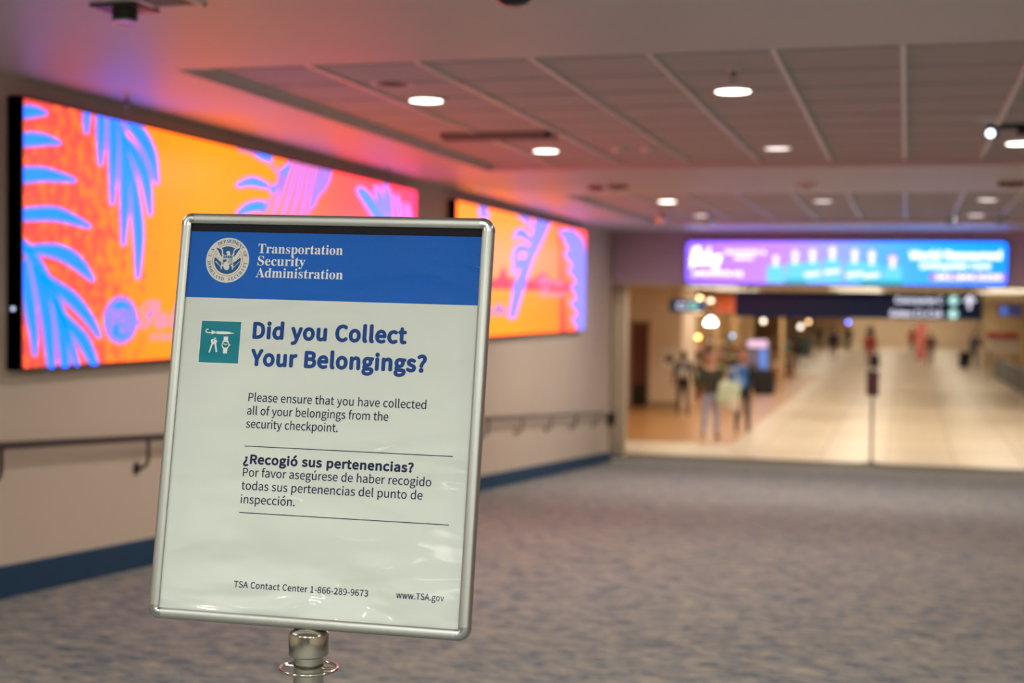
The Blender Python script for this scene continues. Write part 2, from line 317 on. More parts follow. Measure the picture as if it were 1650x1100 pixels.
        'w': [562,[89,127,125,0,149,0,174,0,199,0,217,68,235,136,253,204,263,240,270,276,279,314,280,314,281,314,282,314,291,276,298,241,308,205,326,137,345,68,363,0,389,0,415,0,440,0,475,127,509,254,543,380,523,380,502,380,482,380,463,307,445,234,426,160,418,124,411,90,403,55,402,55,401,55,400,55,391,90,382,124,373,160,353,234,334,307,314,380,293,380,272,380,251,380,232,307,212,234,192,160,183,124,174,90,167,55,165,55,164,55,163,55,155,90,148,124,141,160,122,234,103,307,84,380,62,380,41,380,19,380,54,254]],
        'y': [365,[53,-164,71,-164,146,-164,186,-106,213,-32,261,105,308,243,356,380,335,380,314,380,293,380,271,310,248,240,225,169,215,135,204,97,194,62,193,62,192,62,190,62,177,97,165,136,153,169,127,240,101,310,76,380,53,380,31,380,9,380,60,253,111,126,162,-1,159,-10,156,-20,153,-29,137,-76,111,-111,68,-111,57,-111,46,-108,39,-105,34,-122,30,-139,26,-156,38,-161]],
        '¿': [332,[89,-153,169,-153,225,-153,269,-126,303,-89,290,-78,278,-67,265,-55,241,-83,210,-101,175,-101,125,-101,99,-67,99,-25,99,59,224,104,207,225,188,225,169,225,151,225,164,116,37,74,37,-28,37,-106],[152,291,177,291,203,291,223,312,223,341,223,370,203,390,177,390,152,390,131,370,131,341,131,312]],
        'ó': [424,[119,-9,212,-9,305,-9,388,64,388,190,388,317,305,390,212,390,119,390,36,317,36,190,36,64],[278,44,212,44,146,44,102,102,102,190,102,277,146,336,212,336,278,336,323,277,323,190,323,102],[189,459,200,448,241,488,282,528,324,569,309,583,294,597,279,611,242,567,204,524,167,480,178,470]],
        'ú': [425,[95,-9,176,-9,228,-9,265,18,301,60,302,60,303,60,303,60,305,40,306,20,308,0,326,0,344,0,361,0,361,127,361,254,361,380,340,380,319,380,298,380,298,290,298,201,298,111,261,66,234,46,195,46,144,46,123,76,123,147,123,225,123,303,123,380,102,380,80,380,59,380,59,300,59,220,59,139,59,42],[190,459,201,448,242,488,283,528,324,569,309,583,294,597,279,611,242,567,205,524,168,480,179,470]],
    },
    'serif': {
        '.': [360,[202,-19,179,-19,156,-19,137,-12,121,3,105,17,97,40,97,73,97,106,105,129,121,142,137,156,156,163,179,163,202,163,222,156,238,142,255,129,263,106,263,73,263,40,255,17,238,3,222,-12]],
        'A': [873,[73,0,-17,0,-17,12,-17,24,-17,36,9,36,30,44,47,60,64,77,81,106,98,149,203,410,308,671,412,932,424,932,437,931,449,931,555,678,662,426,768,173,789,125,807,90,822,69,837,47,859,36,887,36,887,24,887,12,887,0,744,0,601,0,458,0,458,12,458,24,458,36,531,36,567,55,567,91,567,104,560,128,545,163,532,197,518,231,505,265,406,265,306,265,207,265,190,223,174,182,157,141,154,135,152,127,151,118,150,108,149,101,149,97,149,56,182,36,247,36,250,36,253,36,255,36,255,24,255,12,255,0,164,0],[269,427,227,321,313,321,398,321,484,321,440,427,397,532,353,638,311,532]],
        'C': [936,[675,-21,513,-21,424,-21,344,-1,275,40,205,80,151,137,111,209,72,281,52,364,52,457,52,549,72,631,112,702,152,773,207,829,277,870,348,910,428,931,518,931,579,931,651,914,735,880,748,874,762,870,775,870,808,870,829,891,838,931,850,931,861,931,873,931,873,826,873,721,873,617,862,617,851,617,839,617,809,700,767,766,713,814,658,862,598,887,531,887,368,887,287,742,287,453,287,182,377,47,556,47,610,47,663,61,716,89,769,118,816,158,857,212,869,201,882,189,895,177,802,45]],
        'D': [991,[179,0,40,0,40,12,40,23,40,35,82,37,111,45,126,59,140,73,148,103,148,149,148,349,148,548,148,748,148,801,139,836,122,852,104,869,73,877,30,877,30,888,30,899,30,911,167,911,305,911,443,911,604,911,727,871,811,792,894,714,936,601,936,455,936,152,776,0,457,0,318,0],[411,48,445,48,532,48,597,82,639,150,680,217,701,320,701,458,701,730,616,866,446,866,412,866,390,860,379,847,369,834,364,808,364,770,364,561,364,352,364,144,364,106,369,81,379,68,390,55]],
        'E': [884,[287,0,28,0,28,11,28,22,28,34,76,34,108,42,125,59,142,76,150,108,150,156,150,350,150,544,150,737,150,796,142,833,124,851,107,868,76,877,32,877,32,888,32,899,32,911,287,911,543,911,798,911,798,820,798,730,798,639,788,639,777,639,767,639,756,723,727,780,680,813,633,845,561,861,463,861,435,861,413,859,400,856,386,853,377,846,372,833,368,821,365,802,365,776,365,681,365,587,365,492,373,492,380,492,387,492,447,492,491,507,518,538,546,569,565,620,576,690,587,690,598,690,608,690,608,539,608,388,608,236,597,236,586,236,575,236,570,290,561,332,546,363,531,393,510,414,482,426,453,439,416,445,371,445,369,445,367,445,365,445,365,341,365,238,365,134,365,101,372,80,384,70,397,60,422,55,461,55,526,55,581,62,627,77,672,92,710,116,741,150,773,183,800,229,822,286,835,286,847,286,860,286,841,191,823,95,805,0,546,0]],
        'F': [809,[192,0,31,0,31,12,31,23,31,35,77,39,109,49,125,67,141,85,149,119,149,168,149,362,149,556,149,749,149,798,140,830,123,846,105,862,74,873,28,877,28,888,28,899,28,911,281,911,534,911,787,911,787,820,787,730,787,639,776,639,766,639,755,639,746,695,731,739,711,771,690,803,660,827,620,841,580,855,527,862,459,862,433,862,413,861,400,859,386,857,376,851,371,842,366,833,364,818,364,797,364,696,364,595,364,494,369,494,375,494,380,494,439,494,483,510,512,541,540,572,559,622,568,693,580,693,592,693,604,693,604,541,604,389,604,236,593,236,581,236,570,236,561,315,542,370,513,401,484,432,439,447,377,447,373,447,368,447,364,447,364,352,364,257,364,161,364,129,368,104,375,85,383,67,398,54,419,47,441,40,472,36,513,35,513,23,513,12,513,0,352,0]],
        'H': [1046,[182,0,31,0,31,12,31,23,31,35,77,37,109,46,125,63,141,80,149,113,149,161,149,360,149,559,149,758,149,801,141,831,124,848,108,865,77,874,32,877,32,888,32,899,32,911,183,911,333,911,484,911,484,899,484,888,484,877,450,874,425,870,408,864,391,857,380,846,373,830,367,814,364,790,364,758,364,672,364,587,364,501,471,501,577,501,684,501,684,587,684,672,684,758,684,790,681,814,675,830,669,846,658,857,641,864,624,870,598,874,564,877,564,888,564,899,564,911,714,911,864,911,1014,911,1014,899,1014,888,1014,877,968,874,937,864,921,848,906,833,899,802,899,758,899,559,899,360,899,161,899,116,906,85,922,66,938,47,968,37,1014,35,1014,23,1014,12,1014,0,864,0,714,0,564,0,564,12,564,23,564,35,610,37,641,45,658,61,675,77,684,110,684,161,684,255,684,348,684,442,577,442,471,442,364,442,364,348,364,255,364,161,364,113,372,80,388,63,404,46,436,37,484,35,484,23,484,12,484,0,333,0]],
        'I': [521,[182,0,27,0,27,12,27,23,27,35,72,39,103,49,122,64,141,80,150,108,150,150,150,358,150,566,150,774,150,815,142,842,126,855,110,868,77,875,27,877,27,888,27,899,27,911,181,911,335,911,489,911,489,899,489,888,489,877,441,875,409,868,392,855,374,842,365,815,365,774,365,567,365,361,365,154,365,127,368,105,375,89,381,73,393,60,412,52,430,44,457,39,492,35,492,23,492,12,492,0,337,0]],
        'L': [853,[288,0,31,0,31,12,31,23,31,35,77,37,109,46,125,63,141,80,149,113,149,161,149,360,149,559,149,758,149,802,141,833,124,850,108,866,77,875,32,877,32,888,32,899,32,911,188,911,344,911,500,911,500,899,500,888,500,877,464,877,436,874,416,868,397,861,383,850,375,833,368,816,364,791,364,758,364,560,364,363,364,165,364,134,366,110,371,94,375,78,385,67,400,62,414,58,437,55,467,55,532,55,586,63,629,79,673,95,709,122,739,159,769,196,796,246,818,309,830,309,842,309,854,309,837,206,820,103,803,0,546,0]],
        'M': [1268,[132,0,28,0,28,12,28,23,28,35,73,37,105,46,123,63,141,80,150,112,150,158,150,360,150,562,150,764,150,794,147,816,141,831,135,847,123,858,105,864,88,871,63,875,30,877,30,888,30,899,30,911,143,911,256,911,369,911,458,702,546,493,634,285,722,493,810,702,899,911,1011,911,1122,911,1234,911,1234,899,1234,888,1234,877,1191,874,1162,863,1145,846,1128,829,1120,799,1120,756,1120,561,1120,366,1120,171,1120,133,1123,105,1130,85,1136,66,1147,53,1163,46,1179,40,1203,36,1233,35,1233,23,1233,12,1233,0,1086,0,938,0,791,0,791,12,791,23,791,35,823,38,848,43,865,50,882,57,894,70,900,88,906,106,909,133,909,167,909,377,909,587,909,798,798,532,687,266,576,0,564,0,552,0,540,0,430,259,321,518,211,778,211,572,211,366,211,160,211,109,220,75,239,59,258,43,291,35,338,35,338,23,338,12,338,0,235,0]],
        'N': [987,[818,-21,806,-21,608,219,411,459,214,700,214,519,214,338,214,157,214,110,221,78,237,62,253,46,285,37,333,35,333,23,333,12,333,0,234,0,135,0,36,0,36,12,36,23,36,35,68,36,92,40,108,46,125,53,136,65,142,83,149,100,152,125,152,157,152,364,152,570,152,776,106,833,80,863,73,866,64,871,51,874,36,877,36,888,36,899,36,911,128,911,221,911,313,911,469,719,625,528,782,337,782,476,782,616,782,755,782,787,779,812,772,828,766,845,754,856,737,863,720,870,695,874,662,877,662,888,662,899,662,911,761,911,860,911,959,911,959,899,959,888,959,877,912,875,882,866,866,850,851,833,844,801,844,754,844,495,844,237,844,-21,831,-21]],
        'O': [1050,[589,-21,521,-21,455,-21,394,-9,337,15,281,39,231,73,189,116,146,158,113,209,90,267,67,325,55,388,55,455,55,522,67,585,90,643,113,700,146,751,189,794,232,838,283,872,340,896,398,920,462,932,531,932,597,932,658,920,715,897,771,873,820,840,862,797,904,755,937,704,961,646,985,588,997,524,997,455,997,388,985,325,961,267,937,209,904,158,861,116,818,73,768,39,710,15,652,-9],[456,24,529,24,682,24,759,168,759,455,759,597,738,704,695,777,653,850,594,887,520,887,367,887,290,743,290,455,290,315,312,208,355,134,398,61]],
        'P': [835,[182,0,31,0,31,12,31,23,31,35,77,37,109,46,125,63,141,80,149,113,149,161,149,360,149,559,149,758,149,801,141,831,124,848,108,865,77,874,32,877,32,888,32,899,32,911,164,911,296,911,427,911,542,911,623,901,672,880,717,860,753,832,779,795,805,758,818,715,818,664,818,587,790,526,733,480,677,434,594,411,484,411,444,411,404,411,364,411,364,328,364,244,364,161,364,113,372,80,388,63,404,46,436,37,484,35,484,23,484,12,484,0,333,0],[364,572,364,459,377,459,390,459,403,459,469,459,516,475,543,505,571,535,584,587,584,658,584,728,573,779,550,813,527,846,488,862,433,862,406,862,388,857,378,848,369,838,364,821,364,797,364,684]],
        'R': [946,[182,0,31,0,31,12,31,23,31,35,77,37,109,46,125,63,141,80,149,113,149,161,149,360,149,559,149,758,149,801,141,831,124,848,108,865,77,874,32,877,32,888,32,899,32,911,166,911,300,911,434,911,568,911,668,891,735,852,801,812,834,751,834,669,834,558,766,484,630,447,708,332,786,216,864,101,879,78,893,62,905,51,917,40,934,35,956,35,958,35,959,35,960,35,960,23,960,12,960,0,866,0,771,0,677,0,586,141,494,283,403,424,390,424,377,424,364,424,364,337,364,249,364,161,364,113,372,80,388,63,404,46,436,37,484,35,484,23,484,12,484,0,333,0],[364,569,364,467,378,467,393,467,407,467,477,467,528,484,559,516,591,549,607,601,607,672,607,799,554,862,449,862,413,862,390,857,379,845,369,833,364,809,364,771,364,670]],
        'S': [780,[98,-21,86,-21,86,91,86,203,86,316,99,316,112,316,125,316,146,218,179,146,223,99,267,53,324,30,394,30,445,30,485,44,514,72,543,100,557,136,557,179,557,238,522,285,450,320,408,340,367,361,325,381,247,420,190,461,154,505,118,549,99,602,99,664,99,718,111,765,134,805,158,845,190,876,230,899,271,921,317,932,369,932,396,932,426,929,459,923,491,916,527,908,564,896,571,894,578,893,583,891,588,890,594,889,599,889,622,889,636,904,641,932,653,932,666,932,678,932,678,834,678,736,678,638,667,638,656,638,645,638,632,688,613,732,587,770,561,807,531,837,496,858,462,879,426,889,388,889,343,889,306,877,279,853,253,829,239,798,239,760,239,725,251,696,274,673,297,650,332,627,377,606,420,586,463,565,506,545,561,520,604,494,635,466,666,438,687,408,700,376,712,344,719,307,719,266,719,209,705,158,678,116,650,73,612,39,561,15,511,-8,452,-20,384,-20,362,-20,339,-19,317,-15,295,-12,273,-6,251,1,229,9,211,15,197,19,183,22,174,24,169,24,155,24,145,21,138,14,132,7,127,-4,122,-21,110,-21]],
        'T': [846,[341,0,184,0,184,12,184,23,184,35,232,35,266,44,284,62,302,80,312,113,312,161,312,396,312,631,312,866,307,866,303,866,298,866,227,866,171,846,130,807,89,767,65,710,58,635,46,635,34,635,21,635,21,727,21,819,21,911,288,911,554,911,821,911,821,818,821,726,821,634,809,634,798,634,787,634,772,789,689,866,537,866,534,866,530,866,527,866,527,631,527,396,527,161,527,111,535,77,553,60,570,43,604,35,655,35,655,23,655,12,655,0,498,0]],
        'U': [985,[615,-26,496,-26,372,-26,283,2,228,57,174,112,146,197,146,310,146,459,146,608,146,758,146,801,138,831,122,848,105,865,74,874,30,877,30,888,30,899,30,911,180,911,330,911,481,911,481,899,481,888,481,877,448,874,422,870,405,864,388,857,376,846,370,830,364,814,361,790,361,758,361,598,361,439,361,279,361,201,376,142,406,103,436,64,484,44,549,44,706,44,784,136,784,318,784,464,784,610,784,756,784,800,776,830,759,847,742,863,708,874,657,877,657,888,657,899,657,911,754,911,851,911,948,911,948,899,948,888,948,877,907,872,880,860,866,843,852,825,845,797,845,756,845,625,845,494,845,363,845,224,816,124,760,64,703,4]],
        'V': [856,[436,-26,424,-26,313,237,201,499,89,762,74,794,60,820,45,840,30,860,6,873,-28,877,-28,888,-28,899,-28,911,122,911,272,911,422,911,422,899,422,888,422,877,381,877,351,873,332,864,314,856,305,841,305,819,305,806,311,785,322,756,387,600,452,443,517,286,577,442,636,599,696,755,705,779,709,800,709,818,709,840,700,856,683,864,666,872,637,876,598,877,598,888,598,899,598,911,693,911,788,911,884,911,884,899,884,888,884,877,856,877,834,870,817,855,800,840,782,810,764,766,663,502,561,238,459,-26,448,-26]],
        'Y': [852,[354,0,203,0,203,12,203,23,203,35,249,37,281,46,297,63,313,80,321,113,321,161,321,227,321,292,321,357,245,496,169,635,93,774,69,818,47,847,28,858,19,864,10,868,1,870,-8,873,-17,875,-27,876,-27,887,-27,899,-27,911,120,911,267,911,414,911,414,899,414,887,414,876,406,876,398,876,391,876,367,876,347,872,333,864,319,857,312,846,312,833,312,820,317,804,328,783,384,672,441,562,497,451,553,545,610,638,666,732,687,766,697,794,697,815,697,856,664,876,596,876,594,876,592,876,590,876,590,887,590,899,590,911,686,911,782,911,878,911,878,899,878,887,878,876,855,873,835,864,818,849,801,834,784,812,766,783,689,658,612,532,536,407,536,325,536,243,536,161,536,113,544,80,560,63,576,46,608,37,655,35,655,23,655,12,655,0,505,0]],
        'a': [688,[565,-20,509,-20,442,-20,406,10,400,70,339,12,270,-17,191,-17,144,-17,107,-4,81,23,54,50,40,84,40,126,40,185,69,234,127,272,185,310,275,346,398,380,398,414,398,448,398,482,398,520,390,547,373,565,357,582,331,591,296,591,237,591,208,577,208,548,208,543,214,531,227,513,240,495,246,478,246,462,246,438,237,418,220,404,202,389,180,381,154,381,127,381,105,390,89,406,74,423,66,445,66,473,66,504,77,532,99,557,121,581,151,601,189,615,228,630,273,637,324,637,420,637,487,619,527,584,566,549,586,495,586,420,586,322,586,223,586,125,586,102,587,86,590,79,592,72,599,69,608,69,617,69,628,73,641,83,647,74,652,64,658,55,614,5],[258,67,302,67,315,67,330,72,348,82,366,92,382,107,398,126,398,197,398,268,398,338,290,313,236,257,236,168,236,101]],
        'c': [587,[416,-20,312,-20,261,-20,214,-6,173,21,132,49,99,87,75,136,51,184,39,239,39,300,39,365,53,423,80,473,107,524,144,564,191,594,238,623,291,638,349,638,414,638,464,624,500,596,537,569,555,533,555,490,555,465,547,445,533,430,518,416,498,408,473,408,419,408,392,439,392,501,392,508,393,515,394,522,394,530,395,536,395,543,395,577,376,594,338,594,262,594,224,521,224,375,224,277,241,203,274,152,307,102,352,77,408,77,456,77,501,99,543,144,552,136,561,128,570,121,502,27]],
        'd': [740,[353,-20,279,-20,233,-20,191,-6,155,21,119,48,90,86,70,133,49,180,39,234,39,294,39,363,50,423,72,475,94,526,124,566,163,594,201,623,244,637,291,637,354,637,406,611,446,560,446,641,446,721,446,802,446,830,439,849,424,860,410,872,386,878,352,878,352,889,352,900,352,911,447,911,543,911,638,911,638,657,638,404,638,150,638,117,642,94,649,81,657,68,676,60,707,55,707,44,707,33,707,21,635,21,548,8,446,-20,446,13,446,45,446,78,408,13],[303,56,343,56,363,56,383,65,404,83,424,100,438,123,446,152,446,262,446,373,446,484,442,506,431,525,412,539,394,554,372,561,348,561,306,561,277,541,261,500,244,458,235,393,235,306,235,222,242,159,259,117,275,77]],
        'e': [602,[417,-20,308,-20,256,-20,210,-6,169,21,129,48,97,87,74,137,51,187,39,246,39,314,39,377,51,433,75,481,99,529,132,567,174,595,216,623,262,637,314,637,391,637,452,611,498,560,543,509,565,438,565,347,565,342,565,337,565,332,455,332,344,332,234,332,236,167,291,85,399,85,452,85,499,114,540,172,550,163,560,154,570,145,504,35],[232,392,232,384,289,384,346,384,403,384,403,399,403,415,403,430,403,486,397,528,386,554,375,580,354,594,322,594,262,594,232,531,232,407,232,399]],
        'i': [396,[229,724,201,724,173,724,149,734,130,753,110,772,101,796,101,825,101,853,110,878,130,897,149,917,173,927,201,927,230,927,254,917,273,897,293,878,302,853,302,825,302,796,292,772,273,753,253,734],[144,0,36,0,36,11,36,21,36,32,63,34,81,40,91,51,100,62,105,82,105,111,105,242,105,373,105,504,105,537,101,559,93,570,86,580,68,586,40,587,41,598,41,609,42,621,127,621,212,621,297,621,297,451,297,281,297,111,297,84,301,64,309,52,317,41,334,34,360,32,360,21,360,11,360,0,252,0]],
        'm': [1108,[142,0,36,0,36,11,36,21,36,32,62,33,80,39,90,51,100,63,105,83,105,111,105,243,105,375,105,506,105,534,100,555,91,567,82,580,64,587,38,588,38,599,38,610,38,621,123,621,208,621,293,621,293,590,293,560,293,529,344,601,404,637,474,637,565,637,621,599,641,522,693,599,758,637,835,637,950,637,1007,565,1007,423,1007,319,1007,215,1007,111,1007,84,1012,64,1020,52,1029,40,1046,33,1072,32,1072,21,1072,11,1072,0,966,0,861,0,755,0,755,11,755,21,755,32,780,33,797,40,806,52,815,65,819,85,819,111,819,219,819,326,819,434,819,471,815,498,807,516,799,534,782,543,755,543,715,543,680,520,649,474,649,353,649,232,649,111,649,85,653,65,662,52,670,40,687,33,712,32,712,21,712,11,712,0,608,0,503,0,399,0,399,11,399,21,399,32,424,33,441,40,450,52,459,65,463,85,463,111,463,219,463,326,463,434,463,470,459,497,451,515,443,533,426,543,399,543,357,543,321,518,293,470,293,351,293,231,293,111,293,85,297,65,305,53,313,41,330,34,355,32,355,21,355,11,355,0,248,0]],
        'n': [762,[144,0,36,0,36,11,36,21,36,32,62,33,80,39,90,51,100,63,105,83,105,111,105,243,105,375,105,506,105,534,100,555,91,567,82,580,64,587,38,588,38,599,38,610,38,621,124,621,210,621,296,621,296,592,296,563,296,535,345,603,408,637,486,637,603,637,661,565,661,423,661,319,661,215,661,111,661,84,665,64,674,52,683,40,701,33,727,32,727,21,727,11,727,0,619,0,512,0,404,0,404,11,404,21,404,32,407,32,411,32,414,32,451,32,470,59,470,111,470,219,470,326,470,434,470,471,466,498,458,516,450,534,433,543,406,543,364,543,327,518,296,470,296,351,296,231,296,111,296,84,300,64,308,52,317,40,334,33,360,32,360,21,360,11,360,0,252,0]],
        'o': [673,[395,-20,337,-20,278,-20,226,-6,181,23,135,51,100,91,75,140,50,190,38,246,38,308,38,371,50,428,75,478,100,527,135,566,181,594,226,623,278,637,336,637,394,637,445,623,490,595,535,567,570,529,596,480,621,430,634,373,634,308,634,243,621,186,596,137,570,88,535,49,491,21,447,-6],[300,23,337,23,375,23,401,41,418,78,426,96,431,124,435,163,438,201,439,249,439,308,439,426,431,504,415,541,399,579,373,598,337,598,298,598,271,579,257,541,241,503,234,425,234,309,234,251,236,202,239,163,243,124,249,96,257,78,273,41]],
        'p': [743,[155,-278,35,-278,35,-268,35,-257,35,-247,56,-246,71,-242,81,-234,90,-227,98,-216,101,-201,103,-188,105,-163,105,-128,105,77,105,282,105,486,105,527,101,554,93,566,85,578,67,586,39,590,39,600,39,610,39,621,121,621,204,621,286,621,286,589,286,557,286,525,326,600,385,638,461,638,508,638,550,624,586,596,621,569,649,531,670,483,690,435,700,381,700,320,700,254,690,196,669,144,648,93,619,53,582,24,545,-6,502,-20,454,-20,389,-20,336,8,296,64,296,4,296,-56,296,-116,296,-151,298,-179,304,-197,309,-216,319,-229,334,-235,349,-241,369,-245,395,-246,395,-257,395,-267,395,-278,275,-278],[348,56,391,56,432,56,461,77,478,118,496,161,505,225,505,309,505,390,497,453,482,496,468,536,440,556,398,556,356,556,322,527,296,470,296,359,296,248,296,137,316,83]],
        'r': [575,[156,0,36,0,36,11,36,21,36,32,63,34,81,40,91,51,100,62,105,82,105,111,105,242,105,373,105,504,105,538,101,560,93,570,85,580,67,586,40,587,41,598,41,609,42,621,125,621,208,621,291,621,291,582,291,543,291,504,315,547,342,580,374,602,406,625,437,637,466,637,504,637,532,627,551,608,570,589,579,563,579,532,579,506,571,485,556,469,541,453,521,445,496,445,472,445,455,450,444,461,433,473,423,486,414,500,405,513,393,520,377,520,359,520,341,507,324,483,307,458,298,425,298,384,298,293,298,202,298,111,298,81,305,61,318,50,331,40,356,34,395,32,395,21,395,11,395,0,275,0]],
        's': [576,[366,-20,302,-20,266,-20,223,-10,173,12,165,16,156,17,146,17,125,17,110,6,102,-17,92,-17,81,-17,71,-17,71,59,71,135,71,211,83,211,94,211,106,211,119,154,141,110,173,78,206,46,241,30,281,30,314,30,339,37,357,53,375,69,384,90,384,117,384,154,360,185,312,210,279,226,246,243,214,259,167,283,132,309,109,338,86,368,74,402,74,441,74,497,92,544,130,582,167,619,218,638,282,638,296,638,313,636,332,632,351,628,373,622,398,615,402,614,407,613,412,612,418,610,422,610,426,610,441,610,453,619,461,638,470,638,479,638,488,638,488,573,488,508,488,443,477,443,467,443,457,443,442,492,421,529,393,554,365,580,333,592,298,592,270,592,248,585,232,572,217,558,210,540,210,518,210,497,216,479,230,465,244,450,265,437,293,423,323,408,353,394,383,379,428,356,462,331,483,303,504,275,514,237,514,189,514,125,495,74,456,36,417,-1]],
        't': [457,[338,-19,247,-19,193,-19,155,-6,132,21,108,47,97,88,97,142,97,281,97,419,97,557,78,557,59,557,40,557,40,571,40,585,40,599,94,650,139,696,176,738,213,780,240,816,258,848,268,848,278,848,289,848,289,772,289,696,289,621,331,621,373,621,415,621,415,600,415,578,415,557,373,557,331,557,289,557,289,426,289,295,289,164,289,136,292,115,299,101,306,88,318,81,336,81,367,81,393,103,412,149,423,143,434,137,445,132,403,31]],
        'u': [749,[301,-20,262,-20,200,-20,156,-2,130,34,104,71,91,124,91,193,91,294,91,395,91,496,91,527,87,550,79,565,70,580,51,587,23,588,23,599,23,610,23,621,110,621,197,621,283,621,283,463,283,305,283,148,283,124,289,106,302,92,314,78,331,71,353,71,394,71,429,91,457,132,457,253,457,374,457,496,457,530,452,553,442,567,432,580,411,587,379,588,379,599,379,610,379,621,468,621,558,621,647,621,647,460,647,300,647,140,647,109,652,89,662,78,672,67,691,61,720,59,720,48,720,37,720,26,647,26,559,10,457,-20,457,13,457,47,457,81,434,49,406,25,372,7,338,-11]],
        'y': [600,[138,-281,105,-281,71,-281,43,-270,20,-250,-2,-229,-13,-202,-13,-168,-13,-145,-6,-124,9,-106,25,-88,45,-79,71,-79,94,-79,113,-86,128,-99,142,-112,149,-129,149,-152,149,-155,149,-159,148,-163,148,-166,148,-170,148,-175,148,-190,156,-197,172,-197,187,-197,206,-181,228,-148,240,-131,250,-111,259,-89,267,-66,274,-40,281,-9,211,161,142,331,73,501,64,522,57,538,49,550,41,562,35,570,31,575,23,583,10,587,-7,587,-8,587,-9,587,-9,587,-9,598,-9,609,-9,621,102,621,213,621,324,621,324,609,324,598,324,587,299,586,281,583,271,579,261,574,257,565,257,549,257,545,257,540,259,533,261,527,263,520,266,513,301,421,336,330,371,238,401,319,431,401,461,482,466,497,470,509,472,520,474,531,475,540,475,548,475,563,470,574,459,579,448,584,430,587,406,587,406,598,406,609,406,621,470,621,535,621,599,621,599,609,599,598,599,587,580,587,565,578,554,561,543,544,531,519,518,485,454,307,389,129,324,-48,301,-110,280,-158,259,-191,238,-225,215,-248,191,-261,167,-274]],
    },
    'script': {
        'B': [1155,[861,-9,822,-9,789,-9,763,-1,743,15,724,31,715,53,715,82,715,100,720,118,731,135,741,152,754,169,770,184,785,199,800,211,815,220,829,229,841,234,850,234,859,234,864,230,864,222,864,218,854,208,831,193,809,179,791,162,777,142,763,122,756,102,756,83,756,50,767,34,790,34,806,34,824,43,845,61,865,79,886,103,905,133,925,163,941,194,954,228,966,262,972,295,972,326,972,349,969,367,963,380,957,394,951,400,946,400,926,398,906,397,887,395,878,394,872,397,866,403,861,409,858,415,858,422,858,429,861,435,868,440,874,445,881,447,889,446,908,444,928,441,947,439,968,439,989,450,1011,470,1033,491,1051,517,1067,549,1083,582,1091,615,1091,650,1091,704,1076,741,1046,760,1019,749,994,731,972,709,951,686,930,653,910,612,890,570,866,515,841,447,764,242,658,111,527,48,462,18,388,3,304,3,232,3,176,17,135,46,94,75,74,113,74,158,74,194,87,224,112,248,138,272,169,283,207,283,236,283,259,276,276,263,293,249,302,231,302,211,302,190,295,174,281,162,268,150,253,143,238,141,231,140,223,139,216,139,209,139,203,137,196,136,179,133,171,123,171,106,171,88,182,72,204,58,227,45,257,38,294,38,330,38,364,48,397,69,430,89,461,122,490,168,520,214,558,281,607,369,655,457,701,527,743,578,785,630,828,674,874,709,898,727,920,742,942,755,964,767,986,777,1009,784,966,801,907,809,833,809,777,809,720,801,662,786,604,771,549,750,497,724,445,698,401,668,364,635,308,585,281,536,281,488,281,436,309,410,365,410,390,410,417,418,447,435,478,451,507,473,536,499,565,525,589,554,610,584,630,615,643,644,647,673,650,692,654,701,658,701,672,701,680,681,680,641,680,588,666,540,639,496,612,452,577,417,533,392,489,366,441,353,390,353,341,353,304,366,279,393,253,419,240,452,240,492,240,526,254,561,280,598,306,634,344,670,393,703,442,737,499,765,565,788,665,823,760,841,850,841,935,841,1009,828,1071,802,1113,813,1141,818,1156,818,1171,818,1178,814,1178,806,1178,801,1170,796,1155,791,1142,787,1128,783,1115,779,1149,766,1179,745,1204,719,1230,692,1242,660,1242,623,1242,584,1222,546,1180,509,1138,472,1077,442,995,419,1085,387,1130,331,1130,253,1130,221,1121,190,1103,159,1086,128,1063,100,1034,75,1004,49,972,29,935,13,898,-2]],
        'P': [924,[398,-9,324,-9,257,-9,203,5,164,33,124,61,105,97,105,141,105,178,117,208,142,231,167,254,198,266,234,266,262,266,285,259,300,245,316,231,324,214,324,192,324,171,314,155,295,144,276,132,255,125,234,122,213,120,203,110,203,94,203,80,213,65,234,49,254,33,281,26,313,26,369,26,421,50,468,99,515,149,562,227,608,333,587,326,566,319,545,312,542,311,538,309,534,308,530,306,523,303,514,300,505,296,498,293,492,291,486,290,481,289,475,289,467,289,463,294,463,304,463,310,472,318,490,327,507,336,528,346,553,355,578,364,603,370,626,373,724,575,843,708,983,774,940,794,887,805,823,805,736,805,652,791,574,765,495,739,428,697,371,642,314,587,286,536,286,488,286,462,295,441,314,427,332,413,352,406,373,406,401,406,430,414,460,430,490,447,518,469,545,496,571,522,591,553,608,584,621,608,630,629,637,647,643,666,647,682,649,694,653,720,660,733,670,733,684,733,690,710,690,664,690,605,678,553,653,507,629,461,595,425,553,398,511,372,464,359,412,359,360,359,320,370,290,393,261,416,246,446,246,485,246,520,257,556,281,592,304,629,338,664,382,698,426,731,479,761,540,784,634,821,728,839,823,839,898,839,966,825,1029,795,1052,803,1074,809,1095,814,1116,818,1136,821,1155,821,1168,821,1174,817,1174,809,1174,805,1162,800,1139,792,1116,786,1093,779,1071,772,1100,754,1124,730,1141,703,1158,676,1167,647,1167,618,1167,577,1152,538,1122,501,1091,464,1049,433,995,407,940,381,878,364,806,355,780,279,743,214,696,160,648,105,593,63,530,34,467,5],[856,493,822,395,861,403,896,421,927,449,959,478,985,511,1005,551,1024,590,1034,631,1034,673,1034,707,1028,732,1014,748,981,728,949,688,919,629,888,571]],
